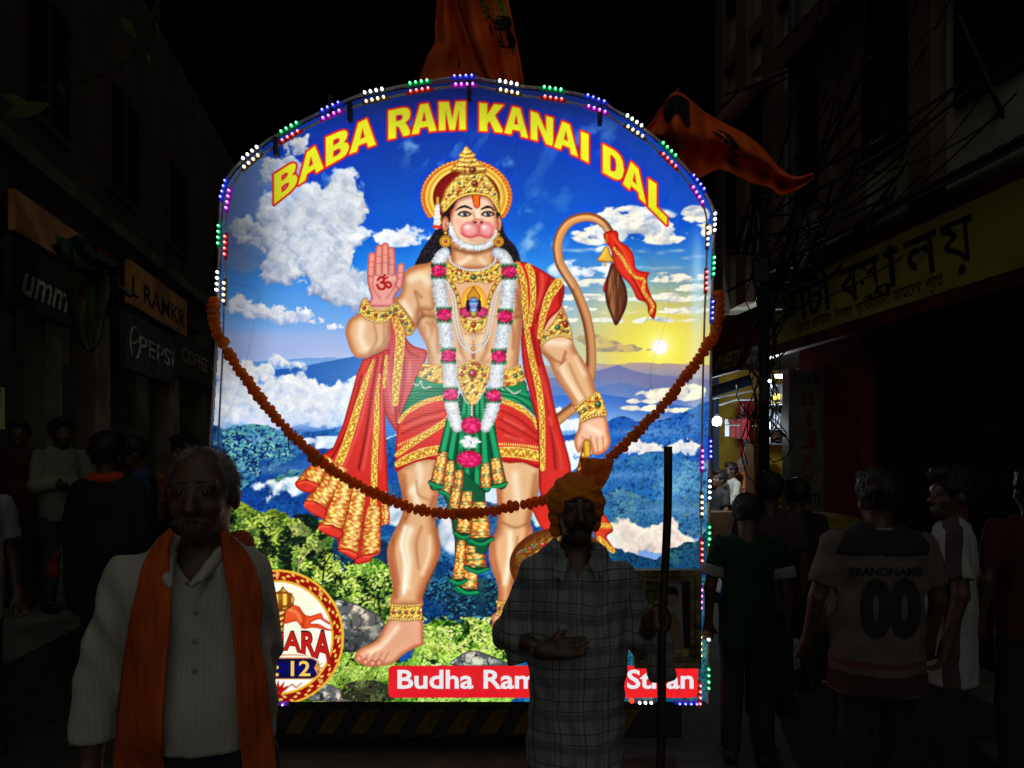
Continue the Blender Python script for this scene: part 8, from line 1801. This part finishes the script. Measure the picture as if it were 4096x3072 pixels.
pr([(2580, 2322), (2640, 2322), (2640, 2420), (2580, 2420)], .001, mat('photo leaves', (.1, .11, .03), .4, (.02, .025, .01), 40), 'printed_leaves'); pr([(2725, 2330), (2758, 2330), (2758, 2590), (2735, 2590)], .001, mat('photo dark', (.01, .01, .01), .4), 'printed_dark_edge')
pr([(2640, 2600), (2650, 2500), (2672, 2450), (2700, 2450), (2722, 2500), (2732, 2600)], .003, mat('photo tan cloth', (.2, .15, .1), .4), 'printed_clothes'); pr([(2686 + 20 * math.cos(a), 2392 + 28 * math.sin(a)) for a in np.linspace(0, 6.28, 18, endpoint=False)], .005, mat('photo face', (.25, .16, .11), .4), 'printed_face')
pr([(2662, 2396), (2658, 2370), (2668, 2350), (2690, 2344), (2708, 2352), (2714, 2372), (2708, 2392), (2702, 2376), (2670, 2378)], .007, mat('photo hair', (.006, .005, .005), .4), 'printed_hair')
pr([(2580, 2598), (2758, 2598), (2758, 2628), (2580, 2628)], .008, mat('photo caption band', (.42, .36, .14), .4), 'caption_band')
text_obj('Kumar', mat('caption ink', (.012, .01, .01), .5), ph, FR(2664, 2620) + Vector((0, -.0095, 0)), (1, 0, 0), (0, 0, 1), .04, 66 / F * PY, .012, .001, plain=True)
# ---------------------------------------------------------------- yellow three-wheeler behind the crowd
au = thing('auto_rickshaw', 'dull yellow three-wheeler standing between the crowd and the shutters', 'three-wheeler', tuple(P(3270, 2100, 5.9).xy) + (0,), R(-20))
AY = mat('auto yellow paint', (.22, .15, .02), .45, (.16, .11, .015), 5, .05); AG = mat('auto green paint', (.02, .05, .025), .5)
e = Field((-.7, -.9, .2), (.7, 1.1, 1.9), .03); e.ell((0, -.45, .72), (.36, .36, .40), .1); e.ell((0, .3, .72), (.55, .62, .34), .1); e.half((0, 0, .34), (0, 0, -1)); obj('body', e.mesh('body'), AY, au)
MB().add([(-.42, -.55, 1.0), (.42, -.55, 1.0), (.46, -.35, 1.55), (-.46, -.35, 1.55)], [(0, 1, 2, 3)]).build('windscreen', KH, au)
e = Field((-.65, -.6, 1.4), (.65, 1.1, 1.8), .03); e.ell((0, .25, 1.55), (.56, .75, .14), .05); e.half((0, 0, 1.5), (0, 0, -1)); obj('hood', e.mesh('hood'), AY, au); au.scale = (.7, .7, .7)
for x, y in ((-.5, -.38), (.5, -.38), (-.55, .85), (.55, .85)): MB().tube([(x * .85, y, .9), (x * .85, y + .05, 1.55)], .02, 6).build('roof_post', DKM, au)
MB().lathe([(.02, -.05), (.09, -.03), (.1, .02), (.07, .08)], 16, fr=lambda x, y, z: (x, z - .8, y + .78)).build('headlamp', mat('headlamp glass', (.3, .3, .28), .15, spec=.7), au, True)
for x, y in ((0, -.62), (-.5, .6), (.5, .6)):
    f_ = lambda a, b_, c, x=x, y=y: (x + c, y + a, .21 + b_); w_ = MB().lathe([(.1, -.05), (.19, -.055), (.21, 0), (.19, .055), (.1, .05)], 18, fr=f_).build('wheel', TY if 'TY' in globals() else KH, au, True); MB().lathe([(.01, -.045), (.1, -.045), (.1, .045), (.01, .045)], 14, fr=f_).build('rim', DKM, w_)
